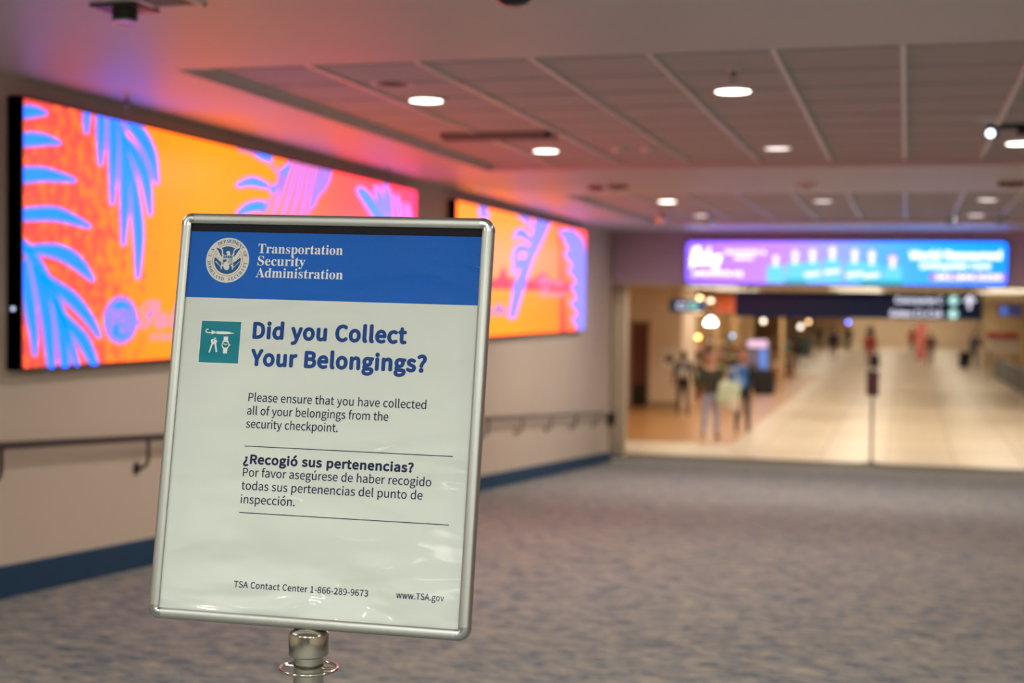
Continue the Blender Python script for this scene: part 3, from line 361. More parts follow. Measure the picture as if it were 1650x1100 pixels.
        'a': [711,[451,-9,420,-9,397,-9,377,-2,360,14,343,30,334,52,334,81,283,21,227,-8,167,-8,127,-8,95,3,70,25,45,47,32,77,32,116,32,150,43,184,63,219,84,254,111,286,145,316,179,345,216,369,257,387,297,405,336,414,375,414,428,414,459,394,469,355,477,373,486,390,494,408,544,410,595,412,645,414,603,329,561,244,520,158,508,133,499,114,492,100,486,86,482,77,482,74,482,65,486,60,494,60,501,60,512,65,527,75,542,84,558,96,576,110,593,124,608,138,622,150,631,141,640,133,649,124,603,81,561,48,523,25,485,2],[188,24,195,24,223,24,256,43,291,80,327,117,361,163,392,218,424,273,441,310,441,328,441,341,436,353,426,362,417,371,406,376,394,376,379,376,362,368,343,353,323,337,302,316,281,291,260,265,241,238,224,209,206,180,192,152,181,124,169,97,164,73,164,54,164,47,167,41,175,34,182,28]],
        'c': [518,[235,-9,191,-9,144,-9,107,3,81,28,54,53,40,88,40,132,40,167,51,201,72,234,93,268,120,298,154,325,187,352,223,373,261,390,299,406,335,414,368,414,406,414,436,406,458,392,480,377,492,356,492,329,492,311,486,295,474,279,463,264,445,257,422,257,407,257,395,261,386,271,378,280,373,292,373,306,373,316,378,327,386,339,395,351,406,359,419,363,411,369,404,372,398,372,386,372,372,364,355,348,338,332,320,311,301,286,282,261,264,234,247,206,230,178,216,151,206,126,196,100,191,80,191,64,191,43,202,32,226,32,241,32,257,36,275,44,293,51,311,61,328,73,349,88,367,101,381,113,395,124,408,137,422,150,431,141,440,133,449,124,403,80,360,47,318,24,277,2]],
        'e': [552,[244,-9,201,-9,150,-9,107,5,73,33,40,61,23,94,23,133,23,163,34,195,56,228,78,260,106,291,141,319,176,347,213,370,253,388,292,405,329,414,364,414,397,414,425,405,447,389,470,372,481,351,481,324,481,296,468,270,443,245,418,221,384,199,341,181,298,162,249,148,195,137,179,107,171,81,171,59,171,40,184,31,212,31,250,31,289,40,330,59,370,78,412,108,455,150,463,141,471,133,480,124,436,80,389,47,339,24,289,2],[224,209,208,172,238,175,266,184,293,201,321,217,343,238,361,261,379,285,388,308,388,330,388,358,380,372,364,372,352,372,337,363,318,345,300,327,281,303,261,273,242,242]],
        'h': [762,[676,133,685,124,666,105,649,89,634,75,619,62,607,50,596,42,557,9,518,-8,481,-8,453,-8,430,2,412,22,393,42,384,70,384,105,384,127,389,148,398,167,402,176,410,189,420,206,431,222,446,241,466,263,492,292,517,321,543,351,546,355,548,359,548,363,548,367,546,369,541,369,521,369,488,354,445,320,423,303,399,280,373,251,346,221,320,187,294,148,262,99,231,50,199,1,142,-2,85,-6,28,-9,86,100,145,210,203,320,188,303,173,286,157,270,141,254,126,240,111,227,103,236,94,245,86,254,116,281,143,308,169,334,194,361,219,392,243,426,267,460,292,500,317,545,359,620,400,695,442,770,496,775,550,781,604,787,512,612,420,438,328,263,420,364,496,414,556,414,585,414,608,404,625,384,643,364,651,337,651,301,651,275,642,248,624,222,606,195,582,164,552,129,523,95,509,70,509,55,509,46,512,42,518,42,526,42,541,51,565,69,589,86,620,114,658,150,667,141]],
        'l': [561,[398,133,407,124,362,80,324,47,293,24,263,2,228,-9,189,-9,158,-9,132,-1,111,17,90,34,79,58,79,87,79,125,97,176,133,239,141,253,149,268,157,282,130,255,111,237,98,227,89,234,79,241,70,248,104,279,135,309,163,339,191,369,217,403,239,441,306,550,373,660,439,770,494,775,548,781,603,787,507,612,411,437,314,262,282,205,258,160,242,129,226,99,218,77,218,66,218,50,224,42,236,42,245,42,261,50,285,66,308,83,340,111,381,152,390,142]],
        'm': [1076,[64,-7,-3,-11,33,40,64,85,91,124,117,162,139,194,156,219,190,269,207,298,207,306,207,313,204,316,199,316,195,316,186,309,171,295,155,281,133,258,102,227,94,236,85,245,77,254,120,300,160,337,194,367,229,396,262,411,294,411,332,411,351,382,351,325,351,309,347,288,341,263,433,364,507,414,563,414,583,414,600,406,614,390,627,375,634,352,634,324,634,307,631,287,626,263,718,364,793,414,852,414,880,414,904,405,923,387,942,369,951,342,951,306,951,272,941,238,920,203,899,168,878,138,856,113,834,89,823,69,823,55,823,46,827,42,833,42,838,42,853,50,877,68,901,85,933,113,971,150,981,141,990,133,999,124,972,97,948,75,927,58,907,42,891,30,880,23,865,14,851,6,837,1,824,-5,809,-8,795,-8,767,-8,744,2,726,22,708,42,698,70,698,105,698,124,701,141,707,157,713,173,723,191,737,210,751,229,769,253,792,282,827,324,844,351,844,361,844,367,841,369,837,369,810,369,770,340,717,282,691,253,661,216,625,169,590,122,550,65,505,0,438,-4,371,-7,304,-11,355,63,396,123,428,170,460,217,481,250,493,270,505,291,514,307,520,320,525,332,528,340,528,344,528,353,524,357,517,357,471,357,364,238,199,0,132,-4]],
        'y': [775,[681,133,689,124,625,68,561,28,498,3,450,-80,406,-148,367,-203,328,-259,294,-299,265,-325,205,-378,141,-404,73,-404,30,-404,-2,-394,-23,-374,-43,-354,-54,-328,-54,-297,-54,-247,-26,-199,30,-154,85,-109,160,-68,255,-32,279,-23,304,-14,328,-5,349,33,370,72,391,110,324,30,267,-9,220,-9,187,-9,161,-1,140,17,120,34,110,58,110,87,110,113,116,139,127,165,138,190,155,218,176,248,197,278,207,297,207,305,207,312,205,316,200,316,195,316,178,304,153,279,144,270,135,261,125,253,115,244,106,235,98,227,89,236,79,245,70,254,86,271,104,288,124,306,143,323,162,339,180,353,198,368,212,378,222,384,236,394,249,401,261,406,272,410,284,412,296,412,345,412,369,384,369,326,369,297,361,266,345,234,329,203,308,166,282,125,270,105,260,89,253,77,245,64,242,56,242,51,242,39,248,34,259,34,277,34,313,67,368,133,395,165,424,204,455,248,487,293,519,344,553,400,613,404,672,408,732,412,665,295,599,177,532,59,552,71,574,84,598,100,621,116,644,133,666,150,674,141],[54,-369,71,-369,103,-369,138,-343,173,-287,191,-260,212,-226,234,-187,257,-148,282,-103,308,-51,215,-87,144,-128,93,-173,42,-219,16,-264,16,-309,16,-324,21,-338,31,-351,41,-363]],
    },
}
CAP = {'sans': 513, 'serif': 911, 'script': 839}
def text_geo(txt, font='sans', cap=1.0, width=None, bold=0.0, track=0.0, thin=0.0):
    """2D triangles of a line of lettering: baseline at y=0, starting at x=0, capitals cap high"""
    cu = bpy.data.curves.new('t', 'CURVE'); cu.dimensions = '2D'; cu.fill_mode = 'FRONT'; cu.resolution_u = 5
    k = 1.0 / CAP[font]; x = 0.0
    for ch in txt:
        g = GLYPHS[font].get(ch)
        if g is None:
            x += .36 + track; continue
        for sp in g[1:]:
            n = len(sp) // 6
            s = cu.splines.new('BEZIER'); s.bezier_points.add(n - 1); s.use_cyclic_u = True
            for i, bp in enumerate(s.bezier_points):
                a = sp[i * 6:i * 6 + 6]
                bp.handle_left_type = bp.handle_right_type = 'FREE'
                bp.handle_left = (a[0] * k + x, a[1] * k, 0); bp.co = (a[2] * k + x, a[3] * k, 0); bp.handle_right = (a[4] * k + x, a[5] * k, 0)
        x += g[0] * k + track
    cu.offset = -thin
    o = bpy.data.objects.new('t', cu); COL.objects.link(o)
    dg = bpy.context.evaluated_depsgraph_get()
    me = o.evaluated_get(dg).to_mesh()
    vs = [v.co.copy() for v in me.vertices]; fs = [list(p.vertices) for p in me.polygons]
    o.evaluated_get(dg).to_mesh_clear()
    bpy.data.objects.remove(o); bpy.data.curves.remove(cu)
    if not vs:
        return [], []
    x0 = min(v.x for v in vs); x1 = max(v.x for v in vs)
    sx = cap if width is None else width / (x1 - x0)
    base = [((v.x - x0) * sx, v.y * cap) for v in vs]
    if bold <= 0:
        return [(a, b, 0) for a, b in base], fs
    # heavier strokes: the same outline laid over itself, shifted round a small circle
    outv, outf = [], []
    for i in range(9):
        dx, dy = (0, 0) if i == 8 else (bold * cap * math.cos(PI * i / 4), bold * cap * math.sin(PI * i / 4))
        o = len(outv)
        outv += [(a + dx, b + dy, .000004 * i) for a, b in base]
        outf += [[q + o for q in f] for f in fs]
    return outv, outf

def put_text(mb, txt, o, xd, yd, mi=0, **kw):
    """lettering on a plane: o baseline start, xd reading direction, yd up"""
    vs, fs = text_geo(txt, **kw)
    o, xd, yd = Vector(o), Vector(xd), Vector(yd)
    zd = xd.cross(yd)
    mb.add([(o + xd * v[0] + yd * v[1] + zd * v[2])[:] for v in vs], fs, mi)

def ellipse(cx, cy, rx, ry, n=28, a0=0, a1=2 * PI):
    return [(cx + rx * math.cos(a0 + (a1 - a0) * i / n), cy + ry * math.sin(a0 + (a1 - a0) * i / n)) for i in range(n)]

# ------------------------------------------------------------------ materials
M_drywall = mat('painted_ceiling', (.68, .62, .61), .45, var=.02, vscale=2)
M_tile = mat('acoustic_tile', (.56, .53, .51), .8, var=.04, vscale=30, bump=.15, bscale=220)
M_tbar = mat('white_t_bar', (.80, .78, .74), .35)
M_wall = mat('cream_wall_paint', (.62, .52, .41), .6, var=.025, vscale=1.5, bump=.05, bscale=150)
M_header = mat('header_light_tint', (.60, .42, .50), .6, var=.02, vscale=2)  # mauve carries the purple light cast by the screens and banner
M_bluebase = mat('blue_wall_base', (.003, .042, .10), .75, var=.06, vscale=5)
M_black = mat('black_housing', (.006, .006, .007), .4, var=.05)
M_alu = mat('satin_aluminium', (.43, .45, .43), .42, metal=1, var=.02, vscale=40)
M_chrome = mat('polished_corner', (.40, .42, .41), .28, metal=1)
M_steel = mat('brushed_steel', (.50, .49, .42), .16, metal=1, var=.03, vscale=60)
M_bronze = mat('dark_bronze_rail', (.045, .03, .025), .35, metal=.5, var=.05)
M_white = mat('white_metal', (.78, .77, .74), .4)
M_lens = emat('downlight_lens', (1, .93, .82), 9)
M_lens_dim = emat('weak_downlight_lens', (1, .84, .80), 2.2)
M_beige = mat('beige_soffit', (.72, .62, .46), .5, var=.02)
M_grey = mat('grey_plastic', (.25, .24, .24), .5)
M_dark = mat('dark_plastic', (.03, .028, .03), .45)
M_red = mat('dark_red_plastic', (.30, .03, .035), .4)
M_thresh = mat('threshold_metal', (.045, .036, .028), .6, metal=0, var=.08)

def carpet_mat():
    m = bpy.data.materials.new('mottled_carpet'); m.use_nodes = True; nt = m.node_tree; p = nt.nodes['Principled BSDF']
    tc = nt.nodes.new('ShaderNodeTexCoord')
    mp = nt.nodes.new('ShaderNodeMapping'); mp.inputs['Scale'].default_value = (.55, 1.3, 1)
    nt.links.new(tc.outputs['Object'], mp.inputs[0])
    def ramp(scale, detail, stops, seed):
        n = nt.nodes.new('ShaderNodeTexNoise'); n.noise_dimensions = '4D'; n.inputs['W'].default_value = seed
        n.inputs['Scale'].default_value = scale; n.inputs['Detail'].default_value = detail; n.inputs['Roughness'].default_value = .65
        nt.links.new(mp.outputs[0], n.inputs['Vector'])
        r = nt.nodes.new('ShaderNodeValToRGB'); e = r.color_ramp.elements
        e[0].position, e[0].color = stops[0][0], (*stops[0][1], 1)
        e[1].position, e[1].color = stops[-1][0], (*stops[-1][1], 1)
        for ps, c in stops[1:-1]:
            q = e.new(ps); q.color = (*c, 1)
        nt.links.new(n.outputs['Fac'], r.inputs[0])
        return r
    a = ramp(16, 6, [(.35, (.018, .055, .105)), (.43, (.12, .155, .185)), (.50, (.24, .245, .235)), (.58, (.32, .31, .27)), (.70, (.48, .40, .275))], 1.3)
    b = ramp(46, 3, [(.35, (.62, .64, .68)), (.65, (1.25, 1.22, 1.15))], 8.1)
    x = nt.nodes.new('ShaderNodeMix'); x.data_type = 'RGBA'; x.blend_type = 'MULTIPLY'; x.inputs[0].default_value = 1
    nt.links.new(a.outputs[0], x.inputs[6]); nt.links.new(b.outputs[0], x.inputs[7])
    nt.links.new(x.outputs[2], p.inputs['Base Color'])
    p.inputs['Roughness'].default_value = .95
    p.inputs['Sheen Weight'].default_value = .08
    n = nt.nodes.new('ShaderNodeTexNoise'); n.inputs['Scale'].default_value = 260
    nt.links.new(tc.outputs['Object'], n.inputs['Vector'])
    bp = nt.nodes.new('ShaderNodeBump'); bp.inputs['Strength'].default_value = .5; bp.inputs['Distance'].default_value = .006
    nt.links.new(n.outputs['Fac'], bp.inputs['Height']); nt.links.new(bp.outputs[0], p.inputs['Normal'])
    return m
M_carpet = carpet_mat()

def tile_floor_mat():
    m = bpy.data.materials.new('polished_floor_tile'); m.use_nodes = True; nt = m.node_tree; p = nt.nodes['Principled BSDF']
    tc = nt.nodes.new('ShaderNodeTexCoord')
    b = nt.nodes.new('ShaderNodeTexBrick')
    b.offset = 0; b.inputs['Scale'].default_value = 1
    b.inputs['Brick Width'].default_value = 1.2; b.inputs['Row Height'].default_value = 1.2
    b.inputs['Mortar Size'].default_value = .012
    b.inputs['Color1'].default_value = (.74, .65, .52, 1); b.inputs['Color2'].default_value = (.66, .56, .44, 1)
    b.inputs['Mortar'].default_value = (.36, .28, .21, 1)
    nt.links.new(tc.outputs['Object'], b.inputs['Vector'])
    nt.links.new(b.outputs['Color'], p.inputs['Base Color'])
    p.inputs['Roughness'].default_value = .34
    return m
M_floor2 = tile_floor_mat()

def ground(y):
    """height of the walking surface: level, then the ramp, then the concourse"""
    return 0 if y < 0 else (-.06 * y if y < 25.9 else -1.56)

# ------------------------------------------------------------------ the corridor
XL, XR, ZC = -4.725, 4.6, 2.44
mb = MB()
prof = [(-14.5, 0), (0, 0), (25.55, -.06 * 25.55)]
mb.add([(x, y, z) for y, z in prof for x in (XL, XR)] + [(x, y, z - .12) for y, z in prof for x in (XL, XR)],
       [(0, 1, 3, 2), (2, 3, 5, 4), (6, 8, 9, 7), (8, 10, 11, 9), (0, 6, 7, 1), (4, 5, 11, 10), (0, 2, 8, 6), (2, 4, 10, 8), (1, 7, 9, 3), (3, 9, 11, 5)])
struct(mb.build('floor', M_carpet, loc=(0, 0, 0)))

def wall_strip(x0, x1, y0, y1, top):
    mb = MB()
    ys = [y0] + ([0] if y0 < 0 < y1 else []) + [y1]
    vs = []
    for y in ys:
        vs += [(x0, y, ground(y) - .1), (x1, y, ground(y) - .1), (x1, y, top), (x0, y, top)]
    n = len(ys); fs = [(0, 1, 2, 3), tuple(4 * (n - 1) + k for k in (3, 2, 1, 0))]
    for i in range(n - 1):
        for k in range(4):
            fs.append((4 * i + k, 4 * i + (k + 1) % 4, 4 * i + 4 + (k + 1) % 4, 4 * i + 4 + k))
    return mb.add(vs, fs)
struct(wall_strip(XL - .2, XL, -14.5, 23.3, 2.75).build('wall_left', M_wall, loc=(XL, 0, 0)))
struct(wall_strip(XR, XR + .2, -14.5, 25.6, 2.75).build('wall_right', M_wall, loc=(XR, 0, 0)))
mb = MB().box(XL - .2, XR + .2, -14.7, -14.5, -.1, 2.75); struct(mb.build('wall_back', M_wall))
# recess beyond the corner, up to the opening
mb = MB().box(-5.35, -5.15, 23.1, 25.6, -1.6, 2.75); struct(mb.build('wall_recess', M_wall))
mb = MB().box(-5.35, XL - .2, 23.1, 23.3, -1.6, 2.75); struct(mb.build('wall_return', M_wall))
mb2 = MB().add([(-5.15, 23.3, -1.398), (XL, 23.3, -1.398), (XL, 25.55, -1.533), (-5.15, 25.55, -1.533), (-5.15, 23.3, -1.6), (XL, 23.3, -1.6), (XL, 25.55, -1.65), (-5.15, 25.55, -1.65)],
               [(0, 1, 2, 3), (7, 6, 5, 4), (0, 4, 5, 1), (1, 5, 6, 2), (2, 6, 7, 3), (3, 7, 4, 0)])
struct(mb2.build('floor_recess', M_carpet, loc=(0, 0, 0)))
# blue rubber base following the ramp
def base_strip(x0, x1, y0, y1, h=.18):
    ys = [y0] + ([0] if y0 < 0 < y1 else []) + [y1]
    mb = MB(); vs = []
    for y in ys:
        vs += [(x0, y, ground(y)), (x1, y, ground(y)), (x1, y, ground(y) + h - .01), (x0, y, ground(y) + h)]
    n = len(ys); fs = [(0, 1, 2, 3), tuple(4 * (n - 1) + k for k in (3, 2, 1, 0))]
    for i in range(n - 1):
        for k in range(4):
            fs.append((4 * i + k, 4 * i + (k + 1) % 4, 4 * i + 4 + (k + 1) % 4, 4 * i + 4 + k))
    return mb.add(vs, fs)
struct(base_strip(XL, XL + .014, -14.5, 23.3).build('baseboard_left', M_bluebase, loc=(XL, 0, 0)))
struct(base_strip(XR - .014, XR, -14.5, 25.5).build('baseboard_right', M_bluebase, loc=(XR, 0, 0)))
struct(base_strip(-5.15, -5.136, 23.3, 25.5).build('baseboard_recess', M_bluebase, loc=(-5.15, 23.3, -1.4)))
# corner guard at the end of the left wall
mb = MB().box(XL - .06, XL + .012, 23.29, 23.312, -1.2, 2.44).box(XL, XL + .012, 23.2, 23.312, -1.2, 2.44)
struct(mb.build('trim_1', mat('bronze_guard', (.20, .13, .08), .4, metal=.3)))

# ceiling: plaster soffits around two long fields of 2 ft acoustic tile
FX0, FX1 = -3.70, 3.62
FIELDS = [(6.72, 12.45), (15.36, 20.92)]
mb = MB()
ZT = 2.75
mb.box(XL - .2, XR + .2, -14.6, 6.13, ZC - .012, ZT)
mb.box(XL - .2, XR + .2, 6.165, FIELDS[0][0], ZC, ZT)
mb.box(XL - .2, XR + .2, FIELDS[0][1], FIELDS[1][0], ZC, ZT)
mb.box(XL - .7, XR + .2, FIELDS[1][1], 26.3, ZC, ZT)
for a, b in FIELDS:
    mb.box(XL - .2, FX0, a, b, ZC, ZT)
    mb.box(FX1, XR + .2, a, b, ZC, ZT)
mb.box(XL - .2, XR + .2, 6.13, 6.165, ZC + .08, ZT)
struct(mb.build('ceiling', M_drywall, loc=(0, 0, ZC)))
mb = MB()
for a, b in FIELDS:
    mb.box(FX0 - .02, FX1 + .02, a - .02, b + .02, ZC + .062, ZC + .09)
struct(mb.build('ceiling_tiles', M_tile, loc=(0, 0, ZC)))
mb = MB()
for a, b in FIELDS:
    n = 12
    for i in range(0, n + 1):
        x = FX0 + i * .61
        w = .013 if 0 < i < n else .02
        mb.box(x - w, x + w, a, b, ZC + .047, ZC + .066)
    y = a + .38
    while y < b:
        mb.box(FX0, FX1, y - .008, y + .008, ZC + .056, ZC + .066, 1)
        y += .61
struct(mb.build('ceiling_grid', [M_tbar, mat('cross_tee', (.49, .46, .45), .6)], loc=(0, 0, ZC)))

# bulkhead over the exit with its soffit, the beam behind and the jamb
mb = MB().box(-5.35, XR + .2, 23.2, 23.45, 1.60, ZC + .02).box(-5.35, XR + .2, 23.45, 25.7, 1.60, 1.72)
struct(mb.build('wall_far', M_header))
mb = MB().box(-5.15, XR + .2, 25.7, 26.1, 1.585, 2.75); struct(mb.build('trim_2', M_beige))
mb = MB().box(-5.15, -4.90, 25.4, 25.62, -1.56, 1.60).box(-5.15, -5.0, 25.62, 26.0, -1.56, 1.60); struct(mb.build('trim_3', mat('jamb_paint', (.66, .57, .44), .5)))
mb = MB().box(-5.15, 11, 25.55, 25.9, -1.66, -1.525).box(-5.15, 11, 25.80, 25.86, -1.6, -1.51)
mb.add([(-5.15, 24.7, ground(24.7)), (XR, 24.7, ground(24.7)), (XR, 25.56, ground(25.56)), (-5.15, 25.56, ground(25.56)), (-5.15, 24.7, ground(24.7) + .008), (XR, 24.7, ground(24.7) + .008), (XR, 25.56, ground(25.56) + .008), (-5.15, 25.56, ground(25.56) + .008)],
       [(0, 3, 2, 1), (4, 5, 6, 7), (0, 1, 5, 4), (1, 2, 6, 5), (2, 3, 7, 6), (3, 0, 4, 7)])
struct(mb.build('trim_4', M_thresh))

# ------------------------------------------------------------------ the notice on its stand (in focus)
# local frame of the printed sheet: x right, y up, z towards the reader; origin at the sheet's upper left corner
SU = Vector((0.99704, 0.07524, -0.01558)).normalized()
SN = Vector((0.07674, -0.98533, 0.15241)).normalized()
SV = SN.cross(SU).normalized()
SN = SU.cross(SV)
SO = Vector((-1.25391, 2.33912, 1.38557))
MS = Matrix(((SU.x, SV.x, SN.x, SO.x), (SU.y, SV.y, SN.y, SO.y), (SU.z, SV.z, SN.z, SO.z), (0, 0, 0, 1)))
PW, PH = .541, .6875
POLE = Vector((-.984, 2.262, ground(2.262)))
sign = thing('sign_stand', 'silver-framed notice asking Did you Collect Your Belongings on a steel pole', 'sign', POLE)

def print_mat(name, col, wrinkle=.6, var=0.0):
    """ink or paper under a creased glossy cover sheet: the creases are shared by everything printed"""
    m = bpy.data.materials.new(name); m.use_nodes = True; nt = m.node_tree; p = nt.nodes['Principled BSDF']
    p.inputs['Base Color'].default_value = (*col, 1)
    p.inputs['Roughness'].default_value = .5
    p.inputs['Coat Weight'].default_value = .3
    p.inputs['Specular IOR Level'].default_value = .2
    p.inputs['Coat Roughness'].default_value = .05
    tc = nt.nodes.new('ShaderNodeTexCoord')
    mp = nt.nodes.new('ShaderNodeMapping'); mp.inputs['Scale'].default_value = (2.6, 6.0, 1)
    nt.links.new(tc.outputs['Object'], mp.inputs[0])
    n1 = nt.nodes.new('ShaderNodeTexNoise'); n1.inputs['Scale'].default_value = 1.0; n1.inputs['Detail'].default_value = 2.2; n1.inputs['Roughness'].default_value = .5; n1.inputs['Distortion'].default_value = .8
    nt.links.new(mp.outputs[0], n1.inputs['Vector'])
    n2 = nt.nodes.new('ShaderNodeTexNoise'); n2.inputs['Scale'].default_value = 3.0; n2.inputs['Detail'].default_value = 1
    nt.links.new(mp.outputs[0], n2.inputs['Vector'])
    # the sheet buckles most along its lower edge
    sx = nt.nodes.new('ShaderNodeSeparateXYZ'); nt.links.new(tc.outputs['Object'], sx.inputs[0])
    mr = nt.nodes.new('ShaderNodeMapRange'); mr.inputs[1].default_value = -.45; mr.inputs[2].default_value = -.70; mr.inputs[3].default_value = .38; mr.inputs[4].default_value = 1.35
    nt.links.new(sx.outputs[1], mr.inputs[0])
    ad = nt.nodes.new('ShaderNodeMath'); ad.operation = 'MULTIPLY_ADD'; ad.inputs[1].default_value = .10
    nt.links.new(n2.outputs['Fac'], ad.inputs[0]); nt.links.new(n1.outputs['Fac'], ad.inputs[2])
    # centred heights; the sheet lies flat in a patch by the lower right edge
    sb = nt.nodes.new('ShaderNodeMath'); sb.operation = 'SUBTRACT'; sb.inputs[1].default_value = .55
    nt.links.new(ad.outputs[0], sb.inputs[0])
    ds = nt.nodes.new('ShaderNodeVectorMath'); ds.operation = 'DISTANCE'; ds.inputs[1].default_value = (.505, -.575, 0)
    nt.links.new(tc.outputs['Object'], ds.inputs[0])
    mk = nt.nodes.new('ShaderNodeMapRange'); mk.interpolation_type = 'SMOOTHSTEP'; mk.inputs[1].default_value = .05; mk.inputs[2].default_value = .13; mk.inputs[3].default_value = .12
    nt.links.new(ds.outputs['Value'], mk.inputs[0])
    m1 = nt.nodes.new('ShaderNodeMath'); m1.operation = 'MULTIPLY'
    nt.links.new(sb.outputs[0], m1.inputs[0]); nt.links.new(mk.outputs[0], m1.inputs[1])
    mu = nt.nodes.new('ShaderNodeMath'); mu.operation = 'MULTIPLY'
    nt.links.new(m1.outputs[0], mu.inputs[0]); nt.links.new(mr.outputs[0], mu.inputs[1])
    b = nt.nodes.new('ShaderNodeBump'); b.inputs['Strength'].default_value = wrinkle; b.inputs['Distance'].default_value = .06
    nt.links.new(mu.outputs[0], b.inputs['Height'])
    nt.links.new(b.outputs[0], p.inputs['Normal']); nt.links.new(b.outputs[0], p.inputs['Coat Normal'])
    if var:
        n3 = nt.nodes.new('ShaderNodeTexNoise'); n3.inputs['Scale'].default_value = 900; n3.inputs['Detail'].default_value = 1
        nt.links.new(tc.outputs['Object'], n3.inputs['Vector'])
        r = nt.nodes.new('ShaderNodeMapRange'); r.inputs[1].default_value = .35; r.inputs[2].default_value = .75; r.inputs[3].default_value = 1 - var; r.inputs[4].default_value = 1 + var
        nt.links.new(n3.outputs['Fac'], r.inputs[0])
        mx = nt.nodes.new('ShaderNodeVectorMath'); mx.operation = 'SCALE'; mx.inputs[0].default_value = col
        nt.links.new(r.outputs[0], mx.inputs['Scale']); nt.links.new(mx.outputs[0], p.inputs['Base Color'])
    return m
P_paper = print_mat('poster_paper', (.70, .765, .725))
P_blue = print_mat('header_blue_ink', (.0, .125, .60), var=.2)
P_navy = print_mat('heading_blue_ink', (.004, .055, .27))
P_text = print_mat('text_navy_ink', (.008, .02, .07))
P_teal = print_mat('teal_ink', (.004, .22, .30))
P_cream = print_mat('cream_ink', (.74, .74, .68))
P_white = print_mat('white_ink', (.82, .86, .86))
P_red = print_mat('red_ink', (.55, .09, .06))
P_dblue = print_mat('emblem_blue_ink', (.01, .10, .32))

# backing board, seen as a dark strip above the slipped sheet
mb = MB().box(-.012, PW + .012, -PH - .012, .012, -.009, -.0012)
mb.build('backing_board', mat('backing_board', (.010, .008, .013), .9), sign, mw=MS)
# the sheet itself
mb = MB(); NX, NY = 2, 2
mb.add([(0, -.0143, 0), (PW, -.0143, 0), (PW, -PH, 0), (0, -PH, 0), (0, -.0143, -.0006), (PW, -.0143, -.0006), (PW, -PH, -.0006), (0, -PH, -.0006)],
       [(0, 1, 2, 3), (4, 7, 6, 5), (0, 4, 5, 1), (1, 5, 6, 2), (2, 6, 7, 3), (3, 7, 4, 0)])
poster = mb.build('poster', P_paper, sign, mw=MS)
poster['label'] = 'creased white notice sheet under clear cover'
LIFT = .00015
def plate(pts, z=LIFT):
    return [(x, y, z) for x, y in pts]
def ppoly(mb, pts, z=LIFT, mi=0):
    mb.add(plate(pts, z), [list(range(len(pts)))], mi)
mb = MB(); ppoly(mb, [(0, -.0143), (PW, -.0143), (PW, -.135), (0, -.135)])
band = mb.build('header_band', P_blue, poster, mw=MS); band['label'] = 'blue header band'

def line_of(mb, txt, x0, x1, base, cap, z=LIFT * 2, mi=0, **kw):
    put_text(mb, txt, (x0 / 1000, -base / 1000, z), (1, 0, 0), (0, 1, 0), mi, cap=cap / 1000, width=(x1 - x0) / 1000, **kw)
mb = MB()
line_of(mb, 'Transportation', 130.6, 289.3, 51.6, 17.0, font='serif')
line_of(mb, 'Security', 131.4, 221.2, 73.8, 17.0, font='serif')
line_of(mb, 'Administration', 129.8, 292.6, 95.5, 17.0, font='serif')
mb.build('agency_lettering', P_white, poster, mw=MS)
mb = MB()
line_of(mb, 'Did you Collect', 134.6, 415.4, 205.0, 27.0, bold=.07, track=.06)
line_of(mb, 'Your Belongings?', 134.6, 454.0, 253.6, 27.0, bold=.07, track=.06)
mb.build('heading_lettering', P_navy, poster, mw=MS)['label'] = 'bold blue two line heading'
mb = MB()
line_of(mb, 'Please ensure that you have collected', 134.8, 459.8, 318.2, 14.6, bold=.012)
line_of(mb, 'all of your belongings from the', 134.4, 393.4, 341.8, 14.6, bold=.012)
line_of(mb, 'security checkpoint.', 134.3, 303.6, 365.2, 14.6, bold=.012)
mb.build('paragraph_lettering', P_text, poster, mw=MS)
mb = MB()
line_of(mb, 'Por favor asegúrese de haber recogido', 135.6, 477.5, 450.6, 14.6, bold=.012)
line_of(mb, 'todas sus pertenencias del punto de', 135.0, 463.6, 473.9, 14.6, bold=.012)
line_of(mb, 'inspección.', 135.5, 235.3, 497.8, 14.6, bold=.012)
mb.build('paragraph_lettering', P_text, poster, mw=MS)
mb = MB()
line_of(mb, '¿Recogió sus pertenencias?', 135.2, 443.8, 427.8, 15.0, bold=.065, track=.05)
mb.build('question_lettering', P_text, poster, mw=MS)
mb = MB()
line_of(mb, 'TSA Contact Center 1-866-289-9673', 135.5, 378.8, 643.6, 10.6, bold=.022, track=.03)
mb.build('contact_lettering', P_text, poster, mw=MS)
mb = MB()
line_of(mb, 'www.TSA.gov', 429.0, 512.5, 642.6, 10.6, bold=.022, track=.03)
mb.build('contact_lettering', P_text, poster, mw=MS)
for y in (397.6, 514.2):
    mb = MB(); ppoly(mb, [(.1345, -(y - .75) / 1000), (.5130, -(y - .75) / 1000), (.5130, -(y + .75) / 1000), (.1345, -(y + .75) / 1000)], LIFT * 2)
    mb.build('rule_line', P_text, poster, mw=MS)

